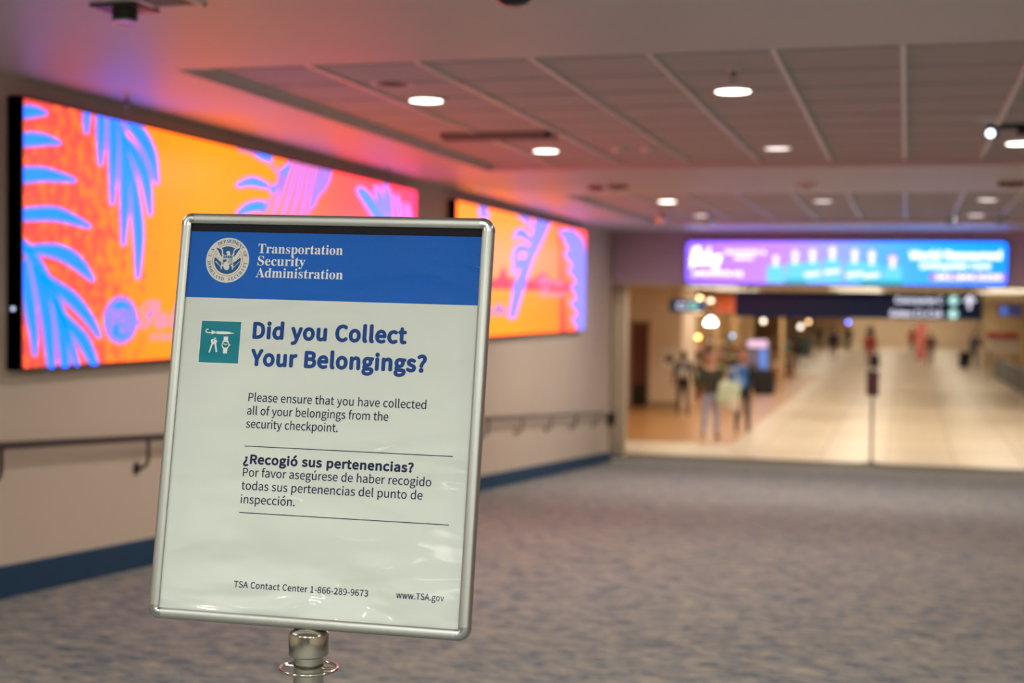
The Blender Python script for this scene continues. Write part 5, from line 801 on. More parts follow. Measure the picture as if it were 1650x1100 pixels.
 "vio":[[[6.735,2.201],[6.74,2.202],[6.769,2.208],[6.797,2.214],[6.823,2.22],[6.845,2.225],[6.866,2.23],[6.885,2.234],[6.905,2.238],[6.926,2.243],[6.947,2.247],[6.981,2.267],[6.958,2.285],[6.939,2.288],[6.92,2.291],[6.9,2.295],[6.878,2.297],[6.851,2.298],[6.823,2.297],[6.793,2.295],[6.764,2.292],[6.735,2.29],[6.735,2.29]],[[6.735,2.051],[6.772,2.056],[6.815,2.062],[6.854,2.067],[6.886,2.072],[6.911,2.076],[6.93,2.079],[6.947,2.082],[6.964,2.085],[6.984,2.088],[7.003,2.09],[7.022,2.092],[7.041,2.094],[7.06,2.096],[7.08,2.098],[7.116,2.116],[7.095,2.136],[7.077,2.139],[7.06,2.142],[7.042,2.145],[7.023,2.148],[7.003,2.15],[6.985,2.153],[6.967,2.155],[6.946,2.157],[6.921,2.158],[6.89,2.157],[6.853,2.155],[6.812,2.151],[6.769,2.146],[6.735,2.142]],[[6.735,1.854],[6.738,1.854],[6.786,1.861],[6.832,1.868],[6.876,1.875],[6.913,1.88],[6.945,1.883],[6.974,1.886],[7.002,1.888],[7.032,1.889],[7.064,1.891],[7.096,1.893],[7.128,1.895],[7.161,1.897],[7.195,1.899],[7.229,1.9],[7.266,1.918],[7.243,1.939],[7.212,1.943],[7.181,1.948],[7.15,1.953],[7.118,1.957],[7.087,1.961],[7.057,1.964],[7.027,1.967],[6.995,1.97],[6.959,1.972],[6.918,1.972],[6.872,1.969],[6.824,1.965],[6.775,1.96],[6.735,1.956]],[[6.735,1.65],[6.754,1.651],[6.82,1.656],[6.885,1.661],[6.944,1.665],[6.994,1.667],[7.029,1.668],[7.055,1.669],[7.076,1.668],[7.102,1.667],[7.137,1.665],[7.178,1.662],[7.225,1.659],[7.275,1.654],[7.328,1.649],[7.38,1.644],[7.423,1.657],[7.407,1.681],[7.361,1.694],[7.315,1.708],[7.269,1.721],[7.224,1.733],[7.182,1.742],[7.148,1.749],[7.118,1.755],[7.084,1.759],[7.046,1.761],[6.999,1.76],[6.941,1.756],[6.877,1.75],[6.811,1.742],[6.746,1.734],[6.735,1.733]],[[6.742,1.499],[6.767,1.475],[6.797,1.475],[6.827,1.475],[6.857,1.475],[6.885,1.475],[6.915,1.473],[6.948,1.47],[6.983,1.466],[7.017,1.462],[7.048,1.457],[7.076,1.452],[7.103,1.445],[7.131,1.438],[7.16,1.429],[7.19,1.419],[7.222,1.409],[7.255,1.397],[7.29,1.384],[7.328,1.369],[7.368,1.353],[7.408,1.337],[7.456,1.338],[7.461,1.364],[7.436,1.387],[7.412,1.411],[7.387,1.435],[7.359,1.458],[7.326,1.479],[7.292,1.497],[7.257,1.512],[7.219,1.525],[7.179,1.536],[7.135,1.545],[7.09,1.55],[7.044,1.552],[7.0,1.551],[6.96,1.549],[6.922,1.546],[6.886,1.544],[6.851,1.54],[6.82,1.535],[6.791,1.53],[6.762,1.526]],[[6.735,1.56],[6.735,1.479],[6.736,1.478],[6.751,1.466],[6.768,1.449],[6.788,1.428],[6.81,1.404],[6.833,1.378],[6.857,1.351],[6.883,1.323],[6.91,1.294],[6.938,1.263],[6.966,1.233],[6.992,1.203],[7.018,1.172],[7.045,1.141],[7.07,1.111],[7.094,1.081],[7.115,1.052],[7.131,1.025],[7.145,1.0],[7.157,0.975],[7.168,0.95],[7.181,0.926],[7.195,0.904],[7.208,0.884],[7.221,0.866],[7.234,0.847],[7.235,0.845],[7.321,0.845],[7.313,0.86],[7.303,0.879],[7.293,0.898],[7.283,0.917],[7.273,0.939],[7.263,0.961],[7.253,0.986],[7.242,1.012],[7.229,1.04],[7.215,1.07],[7.198,1.101],[7.179,1.134],[7.16,1.168],[7.138,1.202],[7.115,1.235],[7.09,1.268],[7.064,1.301],[7.036,1.333],[7.008,1.364],[6.982,1.393],[6.956,1.42],[6.93,1.446],[6.905,1.471],[6.879,1.494],[6.854,1.514],[6.83,1.53],[6.807,1.543],[6.787,1.552],[6.769,1.558],[6.753,1.566]],[[6.749,1.456],[6.735,1.451],[6.735,1.229],[6.739,1.212],[6.751,1.172],[6.764,1.133],[6.777,1.097],[6.79,1.063],[6.8,1.033],[6.808,1.008],[6.813,0.987],[6.817,0.968],[6.821,0.949],[6.826,0.929],[6.858,0.912],[6.888,0.928],[6.891,0.948],[6.894,0.967],[6.897,0.987],[6.898,1.01],[6.898,1.037],[6.895,1.07],[6.891,1.105],[6.885,1.143],[6.878,1.183],[6.87,1.224],[6.86,1.266],[6.848,1.311],[6.835,1.357],[6.822,1.404],[6.81,1.449]],[[6.833,1.428],[6.795,1.405],[6.807,1.377],[6.819,1.351],[6.83,1.325],[6.841,1.298],[6.852,1.269],[6.863,1.237],[6.875,1.204],[6.887,1.169],[6.899,1.131],[6.911,1.091],[6.923,1.045],[6.935,0.996],[6.946,0.943],[6.958,0.89],[6.968,0.845],[7.067,0.845],[7.064,0.891],[7.061,0.945],[7.059,0.999],[7.055,1.051],[7.048,1.099],[7.04,1.143],[7.03,1.183],[7.018,1.221],[7.004,1.257],[6.989,1.291],[6.971,1.322],[6.95,1.351],[6.929,1.377],[6.908,1.401],[6.887,1.426]],[[6.901,1.372],[6.891,1.343],[6.914,1.329],[6.936,1.315],[6.959,1.301],[6.983,1.287],[7.011,1.272],[7.042,1.257],[7.074,1.244],[7.105,1.23],[7.135,1.217],[7.165,1.203],[7.198,1.185],[7.234,1.165],[7.271,1.144],[7.307,1.123],[7.34,1.102],[7.369,1.084],[7.395,1.065],[7.421,1.046],[7.447,1.026],[7.475,1.006],[7.522,0.999],[7.538,1.024],[7.521,1.047],[7.506,1.07],[7.489,1.093],[7.469,1.118],[7.445,1.143],[7.415,1.169],[7.383,1.195],[7.347,1.221],[7.31,1.246],[7.273,1.268],[7.235,1.287],[7.196,1.303],[7.16,1.316],[7.126,1.327],[7.095,1.338],[7.065,1.348],[7.035,1.358],[7.006,1.367],[6.976,1.376],[6.947,1.385]],[[7.033,1.248],[6.996,1.227],[7.006,1.193],[7.016,1.16],[7.026,1.127],[7.035,1.093],[7.045,1.056],[7.055,1.016],[7.065,0.972],[7.076,0.926],[7.086,0.878],[7.094,0.845],[7.212,0.845],[7.209,0.879],[7.206,0.928],[7.202,0.976],[7.196,1.023],[7.186,1.067],[7.169,1.108],[7.149,1.144],[7.127,1.177],[7.105,1.209],[7.084,1.241]],[[7.038,1.198],[7.023,1.173],[7.046,1.152],[7.07,1.132],[7.094,1.111],[7.118,1.09],[7.143,1.069],[7.17,1.049],[7.197,1.029],[7.221,1.011],[7.245,0.993],[7.269,0.973],[7.295,0.948],[7.324,0.92],[7.355,0.889],[7.386,0.856],[7.397,0.845],[7.52,0.845],[7.521,0.846],[7.498,0.88],[7.477,0.915],[7.455,0.95],[7.43,0.984],[7.402,1.015],[7.37,1.042],[7.336,1.064],[7.303,1.083],[7.271,1.099],[7.241,1.116],[7.21,1.133],[7.179,1.151],[7.147,1.168],[7.116,1.185],[7.085,1.203]],[[7.314,2.335],[7.314,2.333],[7.313,2.315],[7.313,2.297],[7.312,2.279],[7.313,2.263],[7.315,2.249],[7.318,2.236],[7.321,2.225],[7.324,2.214],[7.328,2.203],[7.36,2.189],[7.392,2.211],[7.394,2.223],[7.397,2.235],[7.4,2.247],[7.402,2.259],[7.406,2.272],[7.409,2.288],[7.413,2.305],[7.417,2.324],[7.419,2.335]],[[7.449,2.335],[7.45,2.318],[7.45,2.288],[7.45,2.259],[7.451,2.229],[7.453,2.199],[7.457,2.167],[7.461,2.135],[7.466,2.102],[7.471,2.068],[7.476,2.035],[7.508,2.02],[7.542,2.04],[7.55,2.075],[7.559,2.11],[7.567,2.145],[7.574,2.179],[7.58,2.212],[7.582,2.244],[7.583,2.275],[7.582,2.305],[7.582,2.335],[7.582,2.335]],[[7.564,2.335],[7.567,2.303],[7.57,2.263],[7.573,2.223],[7.576,2.18],[7.581,2.131],[7.585,2.074],[7.591,2.011],[7.597,1.945],[7.602,1.877],[7.608,1.811],[7.641,1.795],[7.676,1.815],[7.688,1.882],[7.7,1.952],[7.712,2.021],[7.723,2.086],[7.729,2.146],[7.732,2.198],[7.731,2.244],[7.729,2.286],[7.726,2.326],[7.726,2.335]],[[7.697,2.335],[7.672,2.319],[7.678,2.284],[7.684,2.249],[7.689,2.215],[7.694,2.179],[7.698,2.14],[7.702,2.096],[7.704,2.05],[7.707,2.001],[7.71,1.949],[7.713,1.894],[7.718,1.835],[7.723,1.771],[7.728,1.705],[7.733,1.639],[7.738,1.573],[7.772,1.555],[7.809,1.575],[7.821,1.641],[7.835,1.709],[7.849,1.777],[7.86,1.843],[7.867,1.905],[7.869,1.963],[7.869,2.017],[7.866,2.069],[7.86,2.117],[7.851,2.163],[7.837,2.205],[7.818,2.241],[7.798,2.274],[7.778,2.306],[7.76,2.335]],[[7.782,2.335],[7.751,2.305],[7.782,2.288],[7.813,2.271],[7.844,2.255],[7.872,2.24],[7.898,2.223],[7.923,2.206],[7.948,2.189],[7.971,2.171],[7.994,2.151],[8.017,2.129],[8.041,2.104],[8.065,2.074],[8.089,2.042],[8.113,2.008],[8.138,1.975],[8.184,1.965],[8.213,1.99],[8.207,2.026],[8.201,2.064],[8.195,2.101],[8.186,2.138],[8.172,2.172],[8.154,2.202],[8.132,2.228],[8.108,2.252],[8.082,2.273],[8.053,2.294],[8.021,2.315],[7.985,2.333],[7.981,2.335]],[[7.731,2.251],[7.709,2.222],[7.735,2.198],[7.762,2.173],[7.788,2.149],[7.813,2.125],[7.837,2.102],[7.861,2.079],[7.885,2.059],[7.907,2.038],[7.929,2.016],[7.95,1.988],[7.971,1.953],[7.992,1.911],[8.013,1.866],[8.033,1.818],[8.055,1.772],[8.096,1.758],[8.129,1.781],[8.127,1.83],[8.126,1.88],[8.124,1.93],[8.118,1.978],[8.107,2.022],[8.09,2.058],[8.068,2.089],[8.042,2.116],[8.015,2.139],[7.984,2.161],[7.949,2.184],[7.908,2.205],[7.867,2.224],[7.826,2.241],[7.787,2.26]],[[7.824,2.121],[7.788,2.098],[7.796,2.059],[7.804,2.02],[7.812,1.981],[7.82,1.941],[7.828,1.898],[7.837,1.851],[7.846,1.802],[7.856,1.751],[7.864,1.7],[7.873,1.648],[7.88,1.596],[7.888,1.542],[7.895,1.486],[7.901,1.43],[7.908,1.374],[7.944,1.355],[7.981,1.374],[7.992,1.431],[8.004,1.488],[8.015,1.545],[8.023,1.603],[8.025,1.659],[8.02,1.714],[8.01,1.769],[7.996,1.821],[7.981,1.871],[7.965,1.918],[7.948,1.962],[7.929,2.002],[7.909,2.04],[7.889,2.076],[7.87,2.114]],[[9.289,2.335],[9.319,2.311],[9.366,2.31],[9.413,2.31],[9.459,2.309],[9.5,2.308],[9.534,2.305],[9.565,2.3],[9.595,2.294],[9.625,2.287],[9.656,2.28],[9.685,2.275],[9.71,2.272],[9.732,2.272],[9.756,2.271],[9.781,2.271],[9.808,2.269],[9.897,2.283],[9.893,2.322],[9.881,2.331],[9.876,2.335]],[[9.263,2.051],[9.323,2.04],[9.367,2.046],[9.412,2.054],[9.455,2.06],[9.491,2.065],[9.517,2.067],[9.537,2.068],[9.558,2.068],[9.582,2.068],[9.611,2.067],[9.642,2.067],[9.672,2.067],[9.7,2.067],[9.731,2.068],[9.763,2.068],[9.795,2.068],[9.873,2.089],[9.838,2.12],[9.811,2.126],[9.785,2.131],[9.756,2.137],[9.726,2.142],[9.694,2.146],[9.665,2.148],[9.633,2.151],[9.594,2.153],[9.549,2.151],[9.499,2.146],[9.449,2.135],[9.405,2.122],[9.363,2.108],[9.325,2.095],[9.288,2.082]],[[9.279,1.847],[9.348,1.839],[9.387,1.848],[9.427,1.857],[9.464,1.865],[9.497,1.871],[9.526,1.875],[9.553,1.879],[9.584,1.882],[9.618,1.885],[9.654,1.889],[9.686,1.893],[9.71,1.897],[9.726,1.901],[9.741,1.905],[9.756,1.91],[9.773,1.914],[9.823,1.957],[9.754,1.988],[9.737,1.988],[9.721,1.989],[9.703,1.989],[9.681,1.989],[9.657,1.987],[9.628,1.983],[9.592,1.979],[9.55,1.973],[9.504,1.964],[9.458,1.953],[9.416,1.939],[9.38,1.924],[9.348,1.909],[9.318,1.894],[9.289,1.88]],[[9.997,2.205],[10.072,2.194],[10.091,2.196],[10.111,2.197],[10.137,2.201],[10.17,2.209],[10.202,2.223],[10.224,2.239],[10.236,2.254],[10.241,2.267],[10.244,2.279],[10.249,2.29],[10.222,2.324],[10.137,2.303],[10.118,2.293],[10.098,2.282],[10.081,2.274],[10.068,2.268],[10.062,2.267],[10.062,2.266],[10.06,2.263],[10.05,2.258],[10.034,2.25],[10.017,2.243]],[[9.816,2.075],[9.856,2.044],[9.859,2.043],[9.863,2.041],[9.885,2.04],[9.924,2.043],[9.962,2.055],[9.982,2.067],[9.993,2.078],[9.999,2.088],[10.003,2.097],[10.007,2.105],[9.988,2.14],[9.905,2.124],[9.89,2.117],[9.874,2.109],[9.861,2.103],[9.852,2.1],[9.854,2.103],[9.873,2.109],[9.895,2.111],[9.9,2.11],[9.889,2.108],[9.875,2.107]],[[9.726,2.296],[10.044,2.228],[10.181,2.335],[10.184,2.335],[10.132,2.199],[9.961,2.056],[9.796,1.89],[9.672,1.882],[9.939,2.081],[9.98,2.203]]],
 "lav":[[[10.193,2.335],[10.164,2.29],[10.128,2.233],[10.091,2.177],[10.054,2.12],[10.016,2.064],[9.975,2.008],[9.934,1.952],[9.891,1.896],[9.849,1.84],[9.807,1.785],[9.819,1.783],[9.83,1.782],[9.88,1.837],[9.931,1.892],[9.982,1.947],[10.032,2.004],[10.078,2.06],[10.118,2.117],[10.155,2.174],[10.189,2.232],[10.223,2.289],[10.251,2.335]],[[10.326,2.335],[10.301,2.293],[10.266,2.232],[10.231,2.172],[10.195,2.112],[10.158,2.053],[10.119,1.993],[10.078,1.933],[10.037,1.874],[9.996,1.815],[9.955,1.756],[9.967,1.755],[9.979,1.753],[10.028,1.812],[10.079,1.87],[10.129,1.929],[10.177,1.989],[10.222,2.049],[10.261,2.11],[10.296,2.17],[10.329,2.231],[10.361,2.292],[10.385,2.335]],[[10.454,2.335],[10.433,2.294],[10.403,2.235],[10.373,2.176],[10.342,2.117],[10.309,2.058],[10.275,1.999],[10.239,1.94],[10.202,1.881],[10.165,1.823],[10.129,1.764],[10.141,1.763],[10.154,1.762],[10.199,1.82],[10.245,1.878],[10.292,1.937],[10.336,1.996],[10.376,2.056],[10.41,2.115],[10.44,2.175],[10.468,2.235],[10.495,2.295],[10.514,2.335]],[[10.588,2.335],[10.568,2.291],[10.543,2.236],[10.518,2.18],[10.492,2.125],[10.465,2.069],[10.435,2.014],[10.404,1.958],[10.372,1.903],[10.339,1.847],[10.307,1.792],[10.321,1.791],[10.334,1.79],[10.374,1.845],[10.416,1.9],[10.458,1.956],[10.498,2.011],[10.533,2.068],[10.563,2.124],[10.588,2.18],[10.61,2.236],[10.632,2.293],[10.649,2.335]],[[10.724,2.335],[10.707,2.294],[10.687,2.248],[10.667,2.202],[10.646,2.156],[10.624,2.11],[10.599,2.064],[10.573,2.018],[10.545,1.971],[10.518,1.925],[10.491,1.878],[10.504,1.877],[10.518,1.877],[10.554,1.922],[10.592,1.968],[10.629,2.015],[10.664,2.062],[10.694,2.109],[10.719,2.156],[10.739,2.203],[10.756,2.249],[10.772,2.296],[10.787,2.335]],[[10.847,2.335],[10.832,2.307],[10.814,2.271],[10.796,2.236],[10.777,2.2],[10.757,2.165],[10.734,2.129],[10.709,2.093],[10.683,2.057],[10.657,2.02],[10.631,1.984],[10.645,1.983],[10.659,1.982],[10.693,2.017],[10.729,2.053],[10.765,2.089],[10.799,2.126],[10.828,2.163],[10.851,2.2],[10.869,2.236],[10.884,2.272],[10.899,2.308],[10.911,2.335]],[[10.957,2.335],[10.953,2.327],[10.943,2.304],[10.934,2.283],[10.923,2.261],[10.911,2.24],[10.896,2.218],[10.879,2.195],[10.861,2.172],[10.842,2.148],[10.824,2.125],[10.838,2.123],[10.852,2.122],[10.879,2.145],[10.907,2.167],[10.936,2.19],[10.962,2.214],[10.983,2.237],[10.999,2.261],[11.009,2.284],[11.016,2.306],[11.022,2.329],[11.024,2.335]],[[11.596,2.238],[11.566,2.199],[11.596,2.182],[11.624,2.167],[11.649,2.152],[11.675,2.136],[11.711,2.118],[11.764,2.092],[11.831,2.061],[11.904,2.027],[11.974,1.994],[12.032,1.968],[12.074,1.949],[12.107,1.935],[12.134,1.923],[12.161,1.911],[12.191,1.898],[12.293,1.895],[12.336,1.931],[12.322,1.947],[12.31,1.962],[12.297,1.979],[12.276,1.998],[12.244,2.023],[12.2,2.054],[12.144,2.092],[12.083,2.132],[12.02,2.169],[11.96,2.198],[11.901,2.219],[11.845,2.232],[11.792,2.241],[11.745,2.247],[11.697,2.255]],[[11.999,2.283],[12.01,2.259],[12.02,2.236],[12.029,2.213],[12.042,2.187],[12.063,2.155],[12.094,2.114],[12.133,2.067],[12.176,2.015],[12.221,1.962],[12.265,1.91],[12.326,1.918],[12.387,1.925],[12.364,1.98],[12.342,2.037],[12.319,2.093],[12.294,2.144],[12.264,2.188],[12.23,2.221],[12.192,2.245],[12.153,2.264],[12.115,2.281],[12.078,2.3]],[[12.31,2.335],[12.207,2.316],[12.22,2.288],[12.232,2.262],[12.244,2.236],[12.258,2.207],[12.276,2.173],[12.299,2.131],[12.328,2.081],[12.358,2.028],[12.39,1.973],[12.421,1.92],[12.484,1.926],[12.548,1.932],[12.538,1.988],[12.529,2.045],[12.519,2.102],[12.506,2.155],[12.487,2.201],[12.46,2.238],[12.428,2.268],[12.393,2.292],[12.359,2.314],[12.33,2.335]],[[12.528,2.239],[12.54,2.212],[12.553,2.187],[12.565,2.161],[12.577,2.135],[12.59,2.108],[12.604,2.077],[12.621,2.044],[12.638,2.008],[12.656,1.972],[12.673,1.936],[12.713,1.938],[12.752,1.941],[12.756,1.979],[12.763,2.017],[12.768,2.056],[12.768,2.093],[12.759,2.128],[12.739,2.158],[12.711,2.185],[12.678,2.208],[12.646,2.23],[12.615,2.253]],[[12.839,2.184],[12.843,2.164],[12.846,2.144],[12.849,2.124],[12.853,2.104],[12.859,2.082],[12.868,2.058],[12.879,2.032],[12.891,2.004],[12.903,1.976],[12.915,1.949],[12.949,1.951],[12.983,1.953],[12.987,1.982],[12.993,2.011],[12.998,2.041],[13.0,2.069],[12.995,2.095],[12.984,2.118],[12.966,2.139],[12.946,2.157],[12.925,2.175],[12.906,2.193]]],
 "cyan":[[[9.327,2.335],[9.326,2.332],[9.373,2.331],[9.42,2.331],[9.467,2.33],[9.51,2.329],[9.549,2.326],[9.584,2.321],[9.618,2.315],[9.65,2.307],[9.682,2.3],[9.712,2.295],[9.739,2.293],[9.763,2.291],[9.788,2.291],[9.813,2.29],[9.84,2.289],[9.851,2.295],[9.861,2.302],[9.848,2.311],[9.837,2.321],[9.824,2.33],[9.813,2.335]],[[9.308,2.058],[9.351,2.065],[9.396,2.072],[9.44,2.079],[9.479,2.084],[9.512,2.088],[9.54,2.089],[9.567,2.089],[9.595,2.089],[9.625,2.088],[9.656,2.088],[9.687,2.088],[9.718,2.089],[9.749,2.089],[9.781,2.089],[9.813,2.09],[9.817,2.094],[9.82,2.099],[9.793,2.104],[9.766,2.11],[9.739,2.115],[9.71,2.12],[9.68,2.124],[9.65,2.127],[9.619,2.13],[9.585,2.131],[9.546,2.13],[9.503,2.125],[9.461,2.116],[9.419,2.104],[9.38,2.09],[9.341,2.077],[9.303,2.064]],[[9.324,1.856],[9.363,1.864],[9.402,1.873],[9.44,1.881],[9.477,1.889],[9.509,1.894],[9.542,1.899],[9.577,1.902],[9.613,1.906],[9.648,1.91],[9.679,1.914],[9.703,1.918],[9.721,1.922],[9.736,1.926],[9.751,1.931],[9.767,1.935],[9.763,1.951],[9.759,1.967],[9.742,1.967],[9.726,1.968],[9.708,1.968],[9.688,1.968],[9.663,1.966],[9.633,1.963],[9.598,1.958],[9.558,1.953],[9.515,1.945],[9.474,1.935],[9.437,1.922],[9.403,1.908],[9.372,1.893],[9.342,1.878],[9.313,1.864]],[[10.051,2.212],[10.071,2.215],[10.092,2.216],[10.115,2.219],[10.14,2.225],[10.163,2.235],[10.18,2.247],[10.189,2.26],[10.193,2.272],[10.196,2.284],[10.201,2.296],[10.193,2.297],[10.185,2.298],[10.165,2.288],[10.146,2.277],[10.127,2.268],[10.111,2.26],[10.1,2.255],[10.092,2.25],[10.082,2.245],[10.069,2.239],[10.053,2.232],[10.037,2.224]],[[9.863,2.066],[9.869,2.065],[9.875,2.063],[9.888,2.062],[9.909,2.063],[9.929,2.069],[9.942,2.078],[9.949,2.086],[9.954,2.096],[9.958,2.105],[9.963,2.113],[9.956,2.115],[9.949,2.116],[9.934,2.109],[9.918,2.102],[9.904,2.095],[9.892,2.09],[9.886,2.088],[9.889,2.089],[9.892,2.089],[9.888,2.087],[9.879,2.086],[9.868,2.085]],[[11.616,2.22],[11.649,2.205],[11.681,2.192],[11.713,2.178],[11.748,2.163],[11.79,2.143],[11.845,2.116],[11.912,2.083],[11.983,2.048],[12.05,2.014],[12.105,1.987],[12.146,1.966],[12.176,1.951],[12.201,1.938],[12.224,1.925],[12.251,1.912],[12.263,1.914],[12.275,1.917],[12.257,1.933],[12.243,1.947],[12.226,1.962],[12.203,1.98],[12.17,2.003],[12.122,2.034],[12.064,2.07],[12.0,2.108],[11.937,2.144],[11.879,2.172],[11.827,2.192],[11.779,2.205],[11.734,2.215],[11.691,2.223],[11.647,2.233]]],
 "rose":[[[10.17,2.335],[10.141,2.291],[10.105,2.234],[10.069,2.177],[10.032,2.121],[9.995,2.066],[9.957,2.01],[9.918,1.953],[9.878,1.897],[9.838,1.841],[9.799,1.785],[9.819,1.783],[9.838,1.781],[9.89,1.835],[9.944,1.89],[9.998,1.946],[10.05,2.002],[10.098,2.059],[10.14,2.116],[10.178,2.174],[10.212,2.231],[10.246,2.288],[10.275,2.335]],[[10.302,2.335],[10.277,2.293],[10.242,2.232],[10.207,2.172],[10.172,2.113],[10.137,2.054],[10.1,1.994],[10.062,1.935],[10.023,1.875],[9.985,1.816],[9.947,1.757],[9.967,1.755],[9.988,1.753],[10.039,1.811],[10.092,1.869],[10.146,1.928],[10.197,1.988],[10.244,2.048],[10.284,2.109],[10.32,2.17],[10.353,2.231],[10.386,2.292],[10.41,2.335]],[[10.429,2.335],[10.408,2.294],[10.378,2.235],[10.349,2.176],[10.318,2.117],[10.287,2.059],[10.255,2.0],[10.222,1.941],[10.188,1.882],[10.154,1.824],[10.12,1.765],[10.141,1.763],[10.163,1.762],[10.21,1.819],[10.26,1.877],[10.309,1.936],[10.356,1.995],[10.398,2.055],[10.434,2.115],[10.465,2.175],[10.493,2.235],[10.52,2.295],[10.539,2.335]],[[10.563,2.335],[10.543,2.291],[10.518,2.235],[10.493,2.18],[10.468,2.125],[10.442,2.07],[10.415,2.015],[10.386,1.959],[10.357,1.904],[10.328,1.848],[10.299,1.793],[10.321,1.791],[10.343,1.79],[10.386,1.844],[10.431,1.899],[10.476,1.955],[10.519,2.011],[10.556,2.067],[10.587,2.124],[10.613,2.18],[10.636,2.237],[10.658,2.293],[10.675,2.335]],[[10.699,2.335],[10.681,2.294],[10.661,2.248],[10.641,2.202],[10.621,2.156],[10.6,2.111],[10.578,2.065],[10.555,2.019],[10.53,1.972],[10.506,1.925],[10.482,1.879],[10.504,1.877],[10.527,1.876],[10.566,1.922],[10.607,1.968],[10.647,2.014],[10.685,2.061],[10.718,2.108],[10.744,2.156],[10.765,2.203],[10.782,2.25],[10.799,2.297],[10.814,2.335]],[[10.82,2.335],[10.806,2.307],[10.788,2.271],[10.77,2.236],[10.752,2.201],[10.733,2.166],[10.713,2.13],[10.691,2.094],[10.668,2.058],[10.645,2.021],[10.622,1.984],[10.645,1.983],[10.668,1.981],[10.705,2.016],[10.745,2.052],[10.784,2.088],[10.82,2.125],[10.852,2.162],[10.877,2.199],[10.895,2.236],[10.911,2.273],[10.926,2.309],[10.938,2.335]],[[10.93,2.335],[10.926,2.326],[10.916,2.304],[10.907,2.282],[10.897,2.261],[10.886,2.24],[10.874,2.219],[10.861,2.196],[10.846,2.173],[10.83,2.149],[10.815,2.125],[10.838,2.123],[10.861,2.121],[10.891,2.143],[10.923,2.166],[10.954,2.189],[10.984,2.212],[11.008,2.236],[11.025,2.261],[11.036,2.284],[11.043,2.307],[11.049,2.329],[11.051,2.335]]]},
{"lav":[[[17.723,2.385],[18.59,2.376],[18.221,2.086],[17.74,1.821],[17.35,1.5],[16.857,1.043],[16.518,1.062],[16.744,1.457],[17.029,1.663],[17.268,1.822],[17.525,2.003]],[[16.798,2.328],[16.872,2.317],[16.947,2.305],[17.016,2.294],[17.077,2.283],[17.133,2.273],[17.198,2.261],[17.274,2.247],[17.36,2.231],[17.45,2.213],[17.54,2.196],[17.616,2.214],[17.692,2.233],[17.633,2.257],[17.577,2.283],[17.517,2.309],[17.444,2.333],[17.354,2.352],[17.247,2.363],[17.14,2.366],[17.038,2.365],[16.943,2.362],[16.851,2.361]],[[16.754,2.01],[16.851,2.028],[16.951,2.049],[17.036,2.064],[17.072,2.063],[17.027,2.055],[17.03,2.054],[17.113,2.046],[17.233,2.031],[17.367,2.012],[17.499,1.994],[17.592,2.023],[17.685,2.052],[17.593,2.079],[17.501,2.111],[17.4,2.142],[17.274,2.168],[17.089,2.178],[16.885,2.154],[16.781,2.116],[16.737,2.082],[16.711,2.051],[16.679,2.024]],[[16.713,1.731],[16.813,1.766],[16.916,1.804],[17.015,1.838],[17.097,1.862],[17.135,1.868],[17.128,1.867],[17.164,1.872],[17.255,1.876],[17.378,1.878],[17.501,1.882],[17.529,1.917],[17.558,1.952],[17.46,1.96],[17.36,1.973],[17.233,1.984],[17.063,1.983],[16.875,1.958],[16.757,1.915],[16.701,1.87],[16.672,1.824],[16.651,1.781],[16.624,1.74]],[[16.687,1.581],[16.792,1.611],[16.902,1.643],[17.008,1.672],[17.096,1.694],[17.146,1.704],[17.147,1.706],[17.157,1.712],[17.214,1.719],[17.304,1.726],[17.394,1.734],[17.403,1.758],[17.413,1.782],[17.344,1.79],[17.275,1.802],[17.175,1.811],[17.031,1.81],[16.881,1.787],[16.781,1.752],[16.721,1.712],[16.679,1.671],[16.643,1.631],[16.603,1.593]],[[19.005,2.262],[19.948,2.312],[20.622,2.197],[20.795,1.963],[20.8,1.888],[20.8,0.845],[20.272,0.845],[19.855,1.058],[20.289,1.075],[19.715,1.271],[20.186,1.312],[19.743,1.502],[20.171,1.548],[19.562,1.729],[19.896,1.776],[19.303,1.948],[19.629,1.998]],[[15.251,2.373],[15.57,2.365],[15.714,2.204],[15.258,2.192]]],
